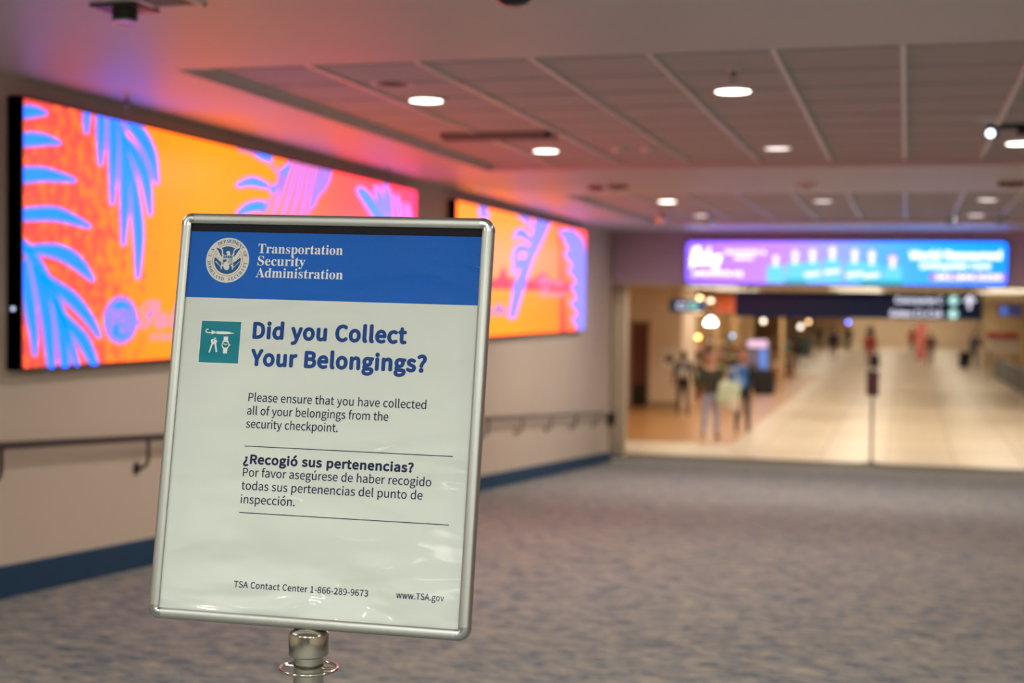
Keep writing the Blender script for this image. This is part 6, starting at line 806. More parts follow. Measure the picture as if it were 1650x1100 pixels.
 "blue":[[[16.915,2.342],[16.965,2.341],[17.015,2.34],[17.062,2.338],[17.107,2.337],[17.149,2.335],[17.194,2.333],[17.246,2.331],[17.302,2.328],[17.361,2.326],[17.42,2.323],[17.44,2.333],[17.461,2.343],[17.412,2.35],[17.365,2.358],[17.315,2.366],[17.261,2.372],[17.202,2.376],[17.14,2.376],[17.081,2.373],[17.026,2.368],[16.974,2.363],[16.923,2.359]],[[16.936,2.076],[16.983,2.076],[17.029,2.076],[17.074,2.076],[17.115,2.077],[17.153,2.078],[17.191,2.08],[17.234,2.082],[17.28,2.086],[17.33,2.089],[17.379,2.092],[17.386,2.103],[17.393,2.113],[17.349,2.116],[17.305,2.12],[17.26,2.124],[17.211,2.126],[17.158,2.125],[17.106,2.121],[17.057,2.116],[17.012,2.109],[16.97,2.101],[16.927,2.095]],[[17.066,1.891],[17.091,1.888],[17.115,1.885],[17.14,1.883],[17.165,1.881],[17.192,1.88],[17.22,1.881],[17.25,1.884],[17.28,1.887],[17.31,1.891],[17.34,1.894],[17.343,1.903],[17.345,1.911],[17.317,1.914],[17.288,1.916],[17.26,1.919],[17.232,1.921],[17.205,1.921],[17.178,1.92],[17.151,1.917],[17.125,1.914],[17.098,1.911],[17.072,1.907]],[[16.983,1.702],[17.01,1.699],[17.037,1.697],[17.062,1.694],[17.084,1.693],[17.102,1.692],[17.119,1.693],[17.138,1.694],[17.161,1.697],[17.186,1.699],[17.212,1.702],[17.221,1.712],[17.23,1.722],[17.212,1.726],[17.194,1.73],[17.173,1.735],[17.148,1.738],[17.119,1.739],[17.088,1.738],[17.059,1.734],[17.032,1.73],[17.006,1.726],[16.981,1.722]]],
 "red":[[[15.183,1.517],[16.054,1.526],[16.211,1.642],[16.309,1.692],[16.401,1.614],[16.525,1.536],[17.685,1.541],[17.96,1.616],[18.318,1.66],[18.546,1.557],[19.825,1.542],[19.834,1.407],[15.188,1.404]],[[18.959,2.379],[19.12,2.314],[19.207,0.855],[19.463,0.845],[19.614,0.845],[19.418,1.383],[19.262,1.946]]],
 "pink":[[[15.817,1.146],[16.01,1.24],[16.212,1.241],[16.483,1.16],[16.486,1.095],[15.819,1.098]],[[15.407,1.192],[15.787,1.193],[15.792,1.083],[15.411,1.085]]]}]
def screen_mat(name, kind):
    """the picture on a lit panel: orange field that turns red and stippled, as the artwork does"""
    m = bpy.data.materials.new(name); m.use_nodes = True; nt = m.node_tree
    p = nt.nodes['Principled BSDF']; p.inputs['Base Color'].default_value = (.01, .01, .01, 1); p.inputs['Roughness'].default_value = .3
    tc = nt.nodes.new('ShaderNodeTexCoord')
    sp = nt.nodes.new('ShaderNodeSeparateXYZ'); nt.links.new(tc.outputs['Object'], sp.inputs[0])
    n = nt.nodes.new('ShaderNodeTexNoise'); n.inputs['Scale'].default_value = 13; n.inputs['Detail'].default_value = 6; n.inputs['Roughness'].default_value = .7
    nt.links.new(tc.outputs['Object'], n.inputs['Vector'])
    L = 6.435
    def rampx(src, stops):
        r = nt.nodes.new('ShaderNodeValToRGB'); e = r.color_ramp.elements
        e[0].position, e[0].color = stops[0][0], (*stops[0][1], 1); e[1].position, e[1].color = stops[-1][0], (*stops[-1][1], 1)
        for ps, c in stops[1:-1]:
            q = e.new(ps); q.color = (*c, 1)
        nt.links.new(src, r.inputs[0]); return r
    fx = nt.nodes.new('ShaderNodeMath'); fx.operation = 'DIVIDE'; fx.inputs[1].default_value = L
    nt.links.new(sp.outputs[1], fx.inputs[0])
    if kind == 1:
        base = rampx(fx.outputs[0], [(0, (1, 0.086, 0.011)), (.12, (1, 0.112, 0.006)), (.32, (1, 0.150, 0.002)), (.48, (1, 0.145, 0.003)), (.58, (1, 0.086, 0.027)), (.7, (1, 0.054, 0.046)), (.85, (1, 0.038, 0.059)), (.97, (1, 0.032, 0.086)), (1, (.9, 0.016, 0.134))])
        st = [(0, .62), (.10, .60), (.19, .47), (.27, .30), (.40, .34), (.47, .42), (.55, .40), (1, .35)]
    else:
        base = rampx(fx.outputs[0], [(0, (1, 0.161, 0.005)), (.35, (1, 0.161, 0.006)), (.75, (1, 0.118, 0.011)), (.93, (1, 0.080, 0.032)), (1, (.9, 0.043, 0.107))])
        st = [(0, .3), (.5, .34), (1, .4)]
    sr = nt.nodes.new('ShaderNodeValToRGB'); e = sr.color_ramp.elements
    e[0].position, e[0].color = st[0][0], (st[0][1],) * 3 + (1,); e[1].position, e[1].color = st[-1][0], (st[-1][1],) * 3 + (1,)
    for ps, v in st[1:-1]:
        q = e.new(ps); q.color = (v, v, v, 1)
    nt.links.new(fx.outputs[0], sr.inputs[0])
    ad = nt.nodes.new('ShaderNodeMath'); ad.operation = 'ADD'; nt.links.new(n.outputs['Fac'], ad.inputs[0]); nt.links.new(sr.outputs[0], ad.inputs[1])
    th = nt.nodes.new('ShaderNodeMapRange'); th.inputs[1].default_value = .98; th.inputs[2].default_value = 1.12; th.inputs[4].default_value = .8
    nt.links.new(ad.outputs[0], th.inputs[0])
    mx = nt.nodes.new('ShaderNodeMix'); mx.data_type = 'RGBA'; mx.inputs[7].default_value = (.24, .018, .03, 1)
    nt.links.new(th.outputs[0], mx.inputs[0]); nt.links.new(base.outputs[0], mx.inputs[6])
    nt.links.new(mx.outputs[2], p.inputs['Emission Color']); p.inputs['Emission Strength'].default_value = SCREEN_EMIT
    return m
S_blue = emat('screen_blue', (.0, .125, 1.1), SCREEN_EMIT)
S_cyan = emat('screen_cyan', (.0, .16, 1.0), SCREEN_EMIT)
S_vio = emat('screen_violet', (.17, .09, .33), SCREEN_EMIT)
S_lav = emat('screen_lavender', (.13, .12, .55), SCREEN_EMIT)
S_pink = emat('screen_pink', (.24, .11, .22), SCREEN_EMIT)
S_redp = emat('screen_red', (.40, .025, .03), SCREEN_EMIT)
S_rose = emat('screen_rose', (.30, .055, .12), SCREEN_EMIT)
XF = -4.633
def video_wall(y0, y1, z0, z1, label, kind, layers, texts):
    t = thing('video_wall', label, 'screen', (XL, (y0 + y1) / 2, z0), 'video walls along the left wall')
    MB().box(XL, XF - .006, y0, y1, z0, z1).box(XL, XF + .002, y0, y0 + .012, z0, z1).box(XL, XF + .002, y1 - .012, y1, z0, z1).box(XL, XF + .002, y0, y1, z0, z0 + .012).box(XL, XF + .002, y0, y1, z1 - .012, z1)\
        .build('housing', M_black, t)
    mb = MB()
    mb.poly([(XF, y0 + .012, z0 + .012), (XF, y1 - .012, z0 + .012), (XF, y1 - .012, z1 - .012), (XF, y0 + .012, z1 - .012)], 0)
    k = 1
    for mi, polys in layers:
        for q in polys:
            mb.add([(XF + .0006 * k, max(a, y0 + .013), min(b, z1 - .013)) for a, b in q], [list(range(len(q)))], mi)
        k += 1
    for fn in texts:
        fn(mb, XF + .0006 * k)
    d = mb.build('display', [screen_mat('video_picture' + '_wide' * kind, kind), S_blue, S_vio, S_lav, S_cyan, S_pink, S_redp, S_rose], t, loc=(XF, y0, (z0 + z1) / 2))
    d['label'] = 'lit picture of palm leaves on orange'
    MB().rbox(XL + .03, XL + .05, y0 - .006, y0 + .004, 1.17, 1.19, .003).build('indicator_light', emat('indicator', (.6, .7, 1), 1.5), t)
    return t
def logo(mb, x):
    q = lambda pts: [(x, a, b) for a, b in pts]
    mb.poly(q(ellipse(7.745, 1.111, .205, .150, 40)), 2)
    mb.poly([(x + .0006, a, b) for a, b in ellipse(7.745, 1.111, .160, .116, 40)], 1)
    put_text(mb, 'PBI', (x + .0012, 7.62, 1.035), (0, 1, 0), (0, 0, 1), 2, cap=.14, width=.25, bold=.06)
    mb.poly([(x + .0012, a, b) for a, b in ((7.60, 1.13), (7.66, 1.17), (7.72, 1.16), (7.74, 1.13), (7.68, 1.12))], 2)
    put_text(mb, 'Palm Beach', (x, 7.95, 1.06), (0, 1, 0), (0, 0, 1), 5, font='script', cap=.17, width=1.75, bold=.03)
    put_text(mb, 'International Airport', (x, 8.10, .975), (0, 1, 0), (0, 0, 1), 5, cap=.055, width=1.4, bold=.03)
def words(mb, x):
    put_text(mb, 'Palm', (x, 17.9, 1.48), (0, 1, 0), (0, 0, 1), 5, font='script', cap=.13, width=1.5, bold=.03)
    put_text(mb, 'Beach', (x, 18.0, 1.34), (0, 1, 0), (0, 0, 1), 5, font='script', cap=.12, width=1.5, bold=.03)
video_wall(6.735, 13.17, .845, 2.335, 'long orange lit screen with blue palm leaves, partly behind the notice', 1,
           [(2, ART[0]['vio']), (7, ART[0]['rose']), (3, ART[0]['lav']), (1, ART[0]['blue']), (4, ART[0]['cyan'])], [logo])
video_wall(14.433, 20.8, .845, 2.335, 'farther orange lit screen with a lavender palm trunk, right of the notice', 2,
           [(6, ART[1]['red']), (5, ART[1]['pink']), (3, ART[1]['lav']), (1, ART[1]['blue'])], [words])

# ------------------------------------------------------------------ handrail on the left wall
hr = thing('handrail', 'dark wall handrail following the ramp under the lit screens', 'handrail', (XL + .085, 8, ground(8) + .84))
xr = XL + .085
rz = lambda y: ground(y) + .845
def rail_run(ys): return [(xr, y, rz(y)) for y in ys]
MB().tube(rail_run([-6, 0, 8, 16, 23.1]), .021, 12).build('rail', M_bronze, hr)
MB().tube([(xr, 23.1, rz(23.1)), (xr + .0, 23.2, rz(23.2)), (xr - .02, 23.24, rz(23.2)), (XL, 23.24, rz(23.2))], .022, 12)\
    .box(XL, xr + .03, 23.02, 23.2, rz(23.2) - .22, rz(23.2) + .03).build('end_return', M_bronze, hr)
for yb in [8.10 + 1.53 * k for k in range(-6, 10)]:
    if yb > 22.5: continue
    z = rz(yb)
    MB().tube([(xr, yb, z - .015), (xr, yb, z - .13), (xr - .01, yb, z - .17), (xr - .04, yb, z - .195), (XL + .008, yb, z - .20)], .011, 8)\
        .loft([[(XL + h, yb + r * math.cos(2 * PI * j / 16), z - .20 + r * math.sin(2 * PI * j / 16)) for j in range(16)] for r, h in ((.042, 0), (.042, .006), (.02, .016), (.012, .02))])\
        .build('bracket', M_bronze, hr)

# ------------------------------------------------------------------ ceiling fittings
def area_lamp(parent, loc, size, watts, col):
    l = bpy.data.lights.new('lamp', 'AREA'); l.shape = 'DISK'; l.size = size; l.energy = watts; l.color = col; l.spread = math.radians(172)
    o = bpy.data.objects.new('lamp', l); COL.objects.link(o); o.parent = parent
    o.location = Vector(loc) - world_loc(parent)
    return o
def downlight(x, y, label, z=ZC, watts=None, dim=False, dia=.20, group=None, colr=None):
    t = thing('ceiling_downlight', label, 'light', (x, y, z), group or 'round downlights in the corridor ceiling')
    r = dia / 2
    MB().lathe([(r, 0), (r + .018, -.001), (r + .020, -.006), (r + .004, -.010), (r, -.008), (r, 0)], (x, y, z), 32, 0, False).build('trim_ring', M_white, t)
    MB().lathe([(0, -.006), (r, -.006), (r, -.001), (0, -.001)], (x, y, z), 32).build('lens', M_lens_dim if dim else M_lens, t)
    area_lamp(t, (x, y, z - .012), dia, LAMP_W if watts is None else watts, colr or (1, .92, .82))
    return t
ZF = ZC + .06                                    # underside of the recessed tile fields
downlight(-2.90, 8.40, 'bright round downlight nearest above the left of the notice', ZF)
downlight(-1.00, 8.36, 'bright round downlight in the middle of the near tile field', ZF)
downlight(-2.88, 11.36, 'round downlight beside the ceiling slot, left in the near tile field', ZF)
downlight(-1.01, 11.44, 'round downlight with a dull pinkish half, middle of the near tile field', ZF, dim=True)
downlight(.80, 11.38, 'round downlight cut by the right edge, below the spotlight bar', ZF)
downlight(-2.82, 17.15, 'round downlight left in the far tile field', ZF, LAMP_W * 1.7, dia=.22)
downlight(-.98, 17.25, 'round downlight middle of the far tile field', ZF, LAMP_W * 1.7, dim=True, dia=.22)
downlight(.865, 17.2, 'round downlight right in the far tile field', ZF, LAMP_W * 1.7, dim=True, dia=.22)
downlight(-2.79, 19.9, 'small farthest left downlight above the purple end of the banner sign', ZF, LAMP_W * 1.7, dim=True, dia=.22)
downlight(.87, 20.05, 'small farthest right downlight above the blue end of the banner sign', ZF, LAMP_W * 1.7, dim=True, dia=.22)
for y in (-.7, -3.7, -6.7):
    for x in ((-2.85, -1.0, .85, 2.7) if y > -2 else (-1.0, .85, 2.7)):
        downlight(x, y, 'round ceiling downlight behind the viewer', ZC - .012, LAMP_NEAR_W, colr=(1, .98, .88), group='downlights behind the viewer')
for x, y in ((-2.85, 2.2), (1.9, 2.2), (-1.0, 4.7), (1.3, 4.7)):  # lamps added above the view to brighten the near carpet
        downlight(x, y, 'unseen ceiling downlight added to light the near carpet', ZC - .012, 28, colr=(1, .97, .86), group='added downlights over the near carpet')
# lit fittings far behind the viewer that glint in the notice's cover sheet
t = thing('strip_light', 'bright linear ceiling light far behind the viewer', 'light', (-2.85, -10.9, ZC - .012))
pa, pb = Vector((-3.04, -10.30, 0)), Vector((-2.62, -11.45, 0))
sd = (pb - pa).normalized().cross(Vector((0, 0, 1))) * .05
def bar_box(mb, a, b, s, z0, z1):
    vs = [(p + q)[:2] + (z,) for z in (z0, z1) for p, q in ((a, s), (b, s), (b, -s), (a, -s))]
    return mb.add([tuple(v) for v in vs], [(0, 3, 2, 1), (4, 5, 6, 7), (0, 1, 5, 4), (1, 2, 6, 5), (2, 3, 7, 6), (3, 0, 4, 7)])
bar_box(MB(), pa, pb, sd * .8, 2.385, ZC - .014).build('housing', M_white, t)
bar_box(MB(), pa, pb, sd, 2.335, 2.385).build('lens', emat('strip_glow', (1, .97, .9), 32), t)
for gx, gy in ((-2.92, -9.83), (-2.70, -9.65), (-2.51, -9.67)):
    g = thing('globe_light', 'small globe light under the ceiling far behind the viewer', 'light', (gx, gy, 2.36), 'globe lights far behind the viewer')
    MB().tube([(gx, gy, 2.40), (gx, gy, ZC - .012)], .012, 8).build('stem', M_white, g)
    MB().ball((gx, gy, 2.36), .05, 14).build('globe', emat('globe_glow', (1, .97, .9), 26), g)

zs = ZC - .012
# near soffit
t = thing('ceiling_projector', 'black cylinder fitting with a shiny lower rim, hanging by the upper left corner', 'fixture', (-3.08, 5.17, zs))
px_, py_ = -3.08, 5.17
MB().rbox(px_ - .11, px_ + .11, py_ - .09, py_ + .09, zs - .012, zs, .004).build('mounting_plate', M_dark, t)
MB().lathe([(0, -.055), (.050, -.055), (.052, -.01), (0, -.01)], (px_, py_, zs), 24).build('body', M_dark, t)
MB().lathe([(.036, -.064), (.048, -.066), (.052, -.058), (.048, -.052), (.036, -.052)], (px_, py_, zs), 24, 0, False).lathe([(0, -.062), (.038, -.062), (.038, -.056), (0, -.056)], (px_, py_, zs), 24).build('rim', M_chrome, t)
t = thing('vent_grille', 'slatted reddish lit ceiling grille next to the hanging black cylinder', 'vent', (-2.84, 5.08, zs))
gx0, gx1, gy0, gy1 = -2.95, -2.72, 4.95, 5.18
MB().box(gx0, gx1, gy0, gy0 + .02, zs - .012, zs).box(gx0, gx1, gy1 - .02, gy1, zs - .012, zs).box(gx0, gx0 + .02, gy0, gy1, zs - .012, zs).box(gx1 - .02, gx1, gy0, gy1, zs - .012, zs).build('frame', M_white, t)
mb = MB()
for k in range(7): mb.box(gx0 + .02, gx1 - .02, gy0 + .027 + k * .027, gy0 + .038 + k * .027, zs - .010, zs - .001)
mb.build('slats', M_grey, t)
t = thing('dome_camera', 'dark glossy ceiling dome camera at the top edge of the view', 'camera', (-1.44, 5.16, zs))
MB().lathe([(.085, -.02), (.09, -.012), (.09, 0), (0, 0)], (-1.44, 5.16, zs), 32, 0, False).build('mount', M_white, t)
MB().lathe([(.0, -.072), (.03, -.070), (.055, -.060), (.07, -.045), (.078, -.02), (0, -.02)], (-1.44, 5.16, zs), 32).build('dome', mat('smoked_dome', (.008, .008, .01), .08), t)
t = thing('ceiling_speaker', 'dark unlit round fitting just behind the nearest left downlight', 'speaker', (-2.88, 7.74, ZF))
MB().lathe([(.095, -.004), (.12, -.006), (.122, 0), (0, 0)], (-2.88, 7.74, ZF), 28, 0, False).build('rim', M_white, t)
MB().lathe([(0, -.003), (.096, -.003), (.096, 0), (0, 0)], (-2.88, 7.74, ZF), 28).build('grille', mat('matte_black_mesh', (.003, .003, .003), 1), t)
def sprinkler(x, y, label, z):
    t = thing('sprinkler_head', label, 'sprinkler', (x, y, z), 'ceiling sprinkler heads')
    MB().lathe([(0, -.012), (.03, -.010), (.034, 0), (0, 0)], (x, y, z), 18).build('escutcheon', M_white, t)
    MB().lathe([(0, -.045), (.012, -.045), (.012, -.01), (0, -.01)], (x, y, z), 10).box(x - .016, x - .011, y - .003, y + .003, z - .07, z - .03).box(x + .011, x + .016, y - .003, y + .003, z - .07, z - .03).build('frame_arms', M_grey, t)
    MB().lathe([(0, -.073), (.018, -.074), (.02, -.070), (0, -.069)], (x, y, z), 14).build('deflector', M_grey, t)
sprinkler(-.905, 7.58, 'small dark sprinkler behind the middle near downlight', ZF)
sprinkler(-2.50, 10.15, 'sprinkler at the right end of the ceiling slot', ZF)
sprinkler(-4.45, 7.50, 'sprinkler close to the wall over the long orange screen', ZC)
sprinkler(-4.5, 12.0, 'sprinkler close to the wall over the far end of the long screen', ZC)
t = thing('slot_diffuser', 'long dark hanging air slot across the left of the near tile field', 'vent', (-2.95, 10.15, ZF))
MB().box(-3.36, -2.54, 10.08, 10.10, ZF - .045, ZF).box(-3.36, -2.54, 10.20, 10.22, ZF - .045, ZF).box(-3.36, -3.34, 10.08, 10.22, ZF - .045, ZF).box(-2.56, -2.54, 10.08, 10.22, ZF - .045, ZF).build('frame', mat('dim_slot_frame', (.24, .19, .175), .6), t)
MB().box(-3.34, -2.56, 10.10, 10.20, ZF - .03, ZF).build('slot', M_dark, t)
def detector(x, y, z, r, label, m, square=False):
    t = thing('ceiling_detector', label, 'detector', (x, y, z), 'small detectors and speakers on the ceiling')
    if square:
        MB().rbox(x - r, x + r, y - r * .7, y + r * .7, z - .035, z, .006).build('body', m, t)
    else:
        MB().lathe([(0, -.04), (r * .6, -.038), (r * .9, -.022), (r, 0), (0, 0)], (x, y, z), 22).build('body', m, t)
    MB().lathe([(0, -.046), (r * .3, -.045), (r * .34, -.036), (0, -.036)], (x, y, z), 14).build('sensor', M_grey, t)
detector(-2.26, 11.30, ZF, .06, 'pale detector left of the dull pinkish downlight', M_white)
detector(-2.02, 11.30, ZF, .06, 'pale detector between its twin and the dull pinkish downlight', M_white)
detector(-3.07, 14.2, ZC, .07, 'small dark red square on the band between the tile fields', M_red, True)
detector(-2.82, 14.1, ZC, .09, 'flat brownish square right of the dark red square', mat('brown_plastic', (.22, .09, .09), .5), True)
detector(-.96, 14.15, ZC, .09, 'pale grey square on the band between the tile fields', M_white, True)
detector(.93, 14.2, ZC, .12, 'dark brown square on the soffit at the right edge', mat('brown_plastic'), True)
t = thing('track_spotlight', 'black spotlight bar with a small bright cool lens near the right edge', 'spotlight', (.75, 10.25, ZF))
MB().box(.50, 1.5, 10.22, 10.28, ZF - .030, ZF).build('track', M_black, t)
MB().tube([(.55, 10.25, ZF - .02), (.55, 10.25, ZF - .05)], .010, 8).build('stem', M_black, t)
MB().tube([(.555, 10.31, ZF - .055), (.525, 10.20, ZF - .062)], [.030, .034], 20).build('lamp_head', M_black, t)
MB().tube([(.5248, 10.199, ZF - .0622), (.5238, 10.194, ZF - .0625)], [.026, .026], 20).build('lens', emat('spot_lens', (.75, .9, 1), 5), t)
for k in range(5):
    MB().box(.70 + k * .15, .79 + k * .15, 10.20, 10.30, ZF - .07, ZF - .030).build('lamp_head', M_black, t)
def bulkhead_spot(x, y, label):
    t = thing('ceiling_spotlight', label, 'spotlight', (x, y, ZF), 'small chrome spotlights before the banner sign')
    MB().lathe([(0, -.02), (.04, -.018), (.042, 0), (0, 0)], (x, y, ZF), 16).build('canopy', M_chrome, t)
    MB().tube([(x, y, ZF - .015), (x, y, ZF - .10)], .010, 8).build('stem', M_chrome, t)
    MB().tube([(x - .02, y - .07, ZF - .14), (x, y, ZF - .11), (x + .03, y + .07, ZF - .10)], [.055, .055, .04], 16).build('lamp_head', M_chrome, t)
bulkhead_spot(-2.60, 19.2, 'chrome spotlight above the left end of the banner sign')
bulkhead_spot(-3.15, 18.7, 'chrome spotlight below the far left downlight')
bulkhead_spot(.52, 19.2, 'chrome spotlight left of the farthest right downlight')
bulkhead_spot(1.13, 19.2, 'chrome spotlight right of the farthest right downlight')

for i, x in enumerate((-4.2, -2.4, -.6, 1.2, 3.0)):
    downlight(x, 25.25, ['leftmost soffit downlight over the carpet edge', 'second soffit downlight over the carpet edge', 'third soffit downlight over the carpet edge', 'fourth soffit downlight over the carpet edge', 'rightmost soffit downlight over the carpet edge'][i], 1.60, 11, dia=.16, group='downlights in the soffit behind the banner')

# ------------------------------------------------------------------ lit banner on the bulkhead
def lin_mat(name, stops, axis_len, strength):
    m = bpy.data.materials.new(name); m.use_nodes = True; nt = m.node_tree; p = nt.nodes['Principled BSDF']
    p.inputs['Base Color'].default_value = (.02, .02, .02, 1)
    tc = nt.nodes.new('ShaderNodeTexCoord'); sp = nt.nodes.new('ShaderNodeSeparateXYZ'); nt.links.new(tc.outputs['Object'], sp.inputs[0])
    d = nt.nodes.new('ShaderNodeMath'); d.operation = 'DIVIDE'; d.inputs[1].default_value = axis_len; nt.links.new(sp.outputs[0], d.inputs[0])
    r = nt.nodes.new('ShaderNodeValToRGB'); e = r.color_ramp.elements
    e[0].position, e[0].color = stops[0][0], (*stops[0][1], 1); e[1].position, e[1].color = stops[-1][0], (*stops[-1][1], 1)
    for ps, c in stops[1:-1]:
        q = e.new(ps); q.color = (*c, 1)
    nt.links.new(d.outputs[0], r.inputs[0]); nt.links.new(r.outputs[0], p.inputs['Emission Color']); p.inputs['Emission Strength'].default_value = strength
    return m
AX0, AX1, AZ0, AZ1, AY = -3.47, 1.475, 1.605, 2.275, 23.06
ad = thing('banner_sign', 'wide purple to blue lit advertising banner with a row of medical staff', 'sign', ((AX0 + AX1) / 2, 23.2, AZ0))
MB().rbox(AX0 - .015, AX1 + .015, AY + .008, 23.2, AZ0 - .015, AZ1 + .015, .02).build('housing', M_black, ad)
mb = MB()
AW, AH = AX1 - AX0, AZ1 - AZ0
def APX(px, py): return (AX0 + (px - 1107) / 515 * AW, AZ1 - (py - 390.5) / 69 * AH)
mb.poly([(a, AY, b) for a, b in ((AX0 + .05, AZ0), (AX1 - .05, AZ0), (AX1, AZ0 + .05), (AX1, AZ1 - .05), (AX1 - .05, AZ1), (AX0 + .05, AZ1), (AX0, AZ1 - .05), (AX0, AZ0 + .05))], 0)
def apoly(pts, lv, mi): mb.add([(*((a, AY - .0015 * lv)), b) for a, b in [APX(*p) for p in pts]], [list(range(len(pts)))], mi)
def atext(txt, px0, px1, base, cap, lv=5, mi=1, **kw):
    a = APX(px0, base); b = APX(px1, base)
    put_text(mb, txt, (a[0], AY - .0015 * lv, a[1]), (1, 0, 0), (0, 0, 1), mi, cap=cap / 69 * AH, width=b[0] - a[0], **kw)
heads = [(1257, 416, 3), (1288.5, 412, 4), (1317, 410, 3), (1349, 406, 4), (1384.6, 410, 3), (1412, 412, 4), (1445, 417, 3)]
for i, (hx, hy, mi) in enumerate(heads):
    w = 19
    apoly([(hx - 5, hy + 9), (hx + 5, hy + 9), (hx + 12, hy + 14), (hx + 15, hy + 24), (hx + 15, 458), (hx - 15, 458), (hx - 15, hy + 24), (hx - 12, hy + 14)], 1 + .1 * (i % 2), 2)
    if i in (1, 5, 6):
        apoly([(hx - 17, 452), (hx + 19, 452), (hx + 19, 458.5), (hx - 17, 458.5)], 2, 5)
    if i in (0, 6):
        apoly([(hx + a, hy + b) for a, b in ellipse(0, 2, 7.5, 10.5, 20)], 2.2, 6)
    apoly([(hx + a, hy + b) for a, b in ellipse(0, 0, 5.6, 7.6, 22)], 3, 3)
    apoly([(hx + a, hy + b) for a, b in ellipse(0, 0, 5.8, 7.8, 12, PI, 2 * PI)][0:] + [(hx + 5.2, hy - 3), (hx - 5.2, hy - 3)], 3.4, 6 if i in (0, 6) else 4)
    apoly([(hx - 3, hy + 7), (hx + 3, hy + 7), (hx + 4, hy + 13), (hx, hy + 17), (hx - 4, hy + 13)], 2.8, 3)
    if 1 < i < 6:
        apoly([(hx - 14, hy + 32), (hx + 12, hy + 29), (hx + 14, hy + 34), (hx - 12, hy + 38)], 3, 3)
atext('Paley', 1115, 1166, 425, 25, font='script', bold=.05)
apoly([(1113, 430), (1120, 424), (1150, 425), (1168, 419), (1150, 429), (1122, 429), (1115, 436)], 5, 1)
atext('ORTHOPEDIC &', 1172, 1240, 411, 6, bold=.04)
atext('SPINE INSTITUTE', 1188, 1220, 420, 5, bold=.04)
atext('paleyinstitute.org', 1120, 1202, 446, 7, bold=.05)
atext('World Renowned', 1472, 1612, 418, 12, bold=.06)
atext('Orthopedic Care', 1488, 1596, 433, 9, bold=.05)
apoly([(1503, 441), (1620, 441), (1620, 453), (1503, 453)], 3, 7)
atext('561.844.5255', 1512, 1614, 450, 7, bold=.05)
A_bg = lin_mat('banner_gradient', [(0, (0.188, 0.087, .90)), (.1, (0.281, 0.114, .95)), (.3, (0.302, 0.134, .95)), (.45, (0.201, 0.188, .95)), (.62, (0.054, 0.228, 1)), (.8, (0.007, 0.221, 1)), (1, (0.000, 0.174, 1))], AW, AD_EMIT)
mb.build('display', [A_bg, emat('banner_white', (.85, .90, 1), AD_EMIT), emat('banner_scrubs', (.075, .34, .55), AD_EMIT), emat('banner_skin', (.62, .50, .42), AD_EMIT), emat('banner_grey_hair', (.5, .48, .44), AD_EMIT),
                     emat('banner_green', (.0, .24, .19), AD_EMIT), emat('banner_dark_hair', (.2, .09, .08), AD_EMIT), emat('banner_purple', (.23, .08, .8), AD_EMIT)], ad, loc=(AX0, AY, AZ0))

# ------------------------------------------------------------------ hanging direction sign
HX0, HX1, HZ0, HZ1, HY = -2.845, 1.195, 1.062, 1.492, 24.6
hs = thing('hanging_sign', 'long navy direction sign hung under the bulkhead, white lettering and arrow at right', 'sign', ((HX0 + HX1) / 2, HY, HZ0))
MB().rbox(HX0, HX1, HY, HY + .12, HZ0, HZ1, .01).build('panel', mat('navy_sign_face', (.012, .045, .16), .35, var=.04), hs)
mb = MB()
def htext(txt, px0, px1, z, cap):
    f = lambda px: HX0 + (px - 1185) / 397.5 * (HX1 - HX0)
    put_text(mb, txt, (f(px0), HY - .003, z), (1, 0, 0), (0, 0, 1), 0, cap=cap, width=f(px1) - f(px0), bold=.02)
htext('Concourse C', 1447, 1521, 1.322, .105)
mb.build('destination_lettering', emat('sign_white', (.80, .80, .95), 1.7), hs)  # emission stands in for light thrown back by the reflective lettering
mb = MB()
htext('Gates C1-C14', 1439, 1520, 1.100, .105)
mb.build('gate_lettering', emat('sign_white', (.80, .80, .95), 1.7), hs)
mb = MB()
f = lambda px: HX0 + (px - 1185) / 397.5 * (HX1 - HX0)
ax, az = f(1563), 1.375
mb.poly([(ax + a, HY - .003, az + b) for a, b in ((0, .10), (.11, 0), (.06, -.03), (.025, .01), (.025, -.14), (-.025, -.14), (-.025, .01), (-.06, -.03), (-.11, 0))])
mb.build('arrow', emat('sign_arrow', (.74, .72, .86), 1.25), hs)  # glows in place of reflected light, like the lettering
for z in (1.375, 1.15):
    cxx = f(1538)
    MB().poly([(a, HY - .003, b) for a, b in ellipse(cxx, z, .085, .085, 26)]).build('round_symbol', emat('sign_green', (.22, .62, .52), 1.1), hs)
    mb = MB(); put_text(mb, 'C', (cxx - .04, HY - .006, z - .05), (1, 0, 0), (0, 0, 1), 0, cap=.1, width=.08, bold=.04)
    mb.build('symbol_letter', emat('sign_white'  , (.72, .74, .86), 1.0), hs)
for x in (HX0 + .25, HX1 - .25):
    MB().tube([(x, HY + .06, HZ1 - .01), (x, HY + .06, 1.60)], .015, 10).lathe([(0, 0), (.05, 0), (.05, .012), (0, .012)], (x, HY + .06, 1.588), 16).build('hanger_rod', M_dark, hs)

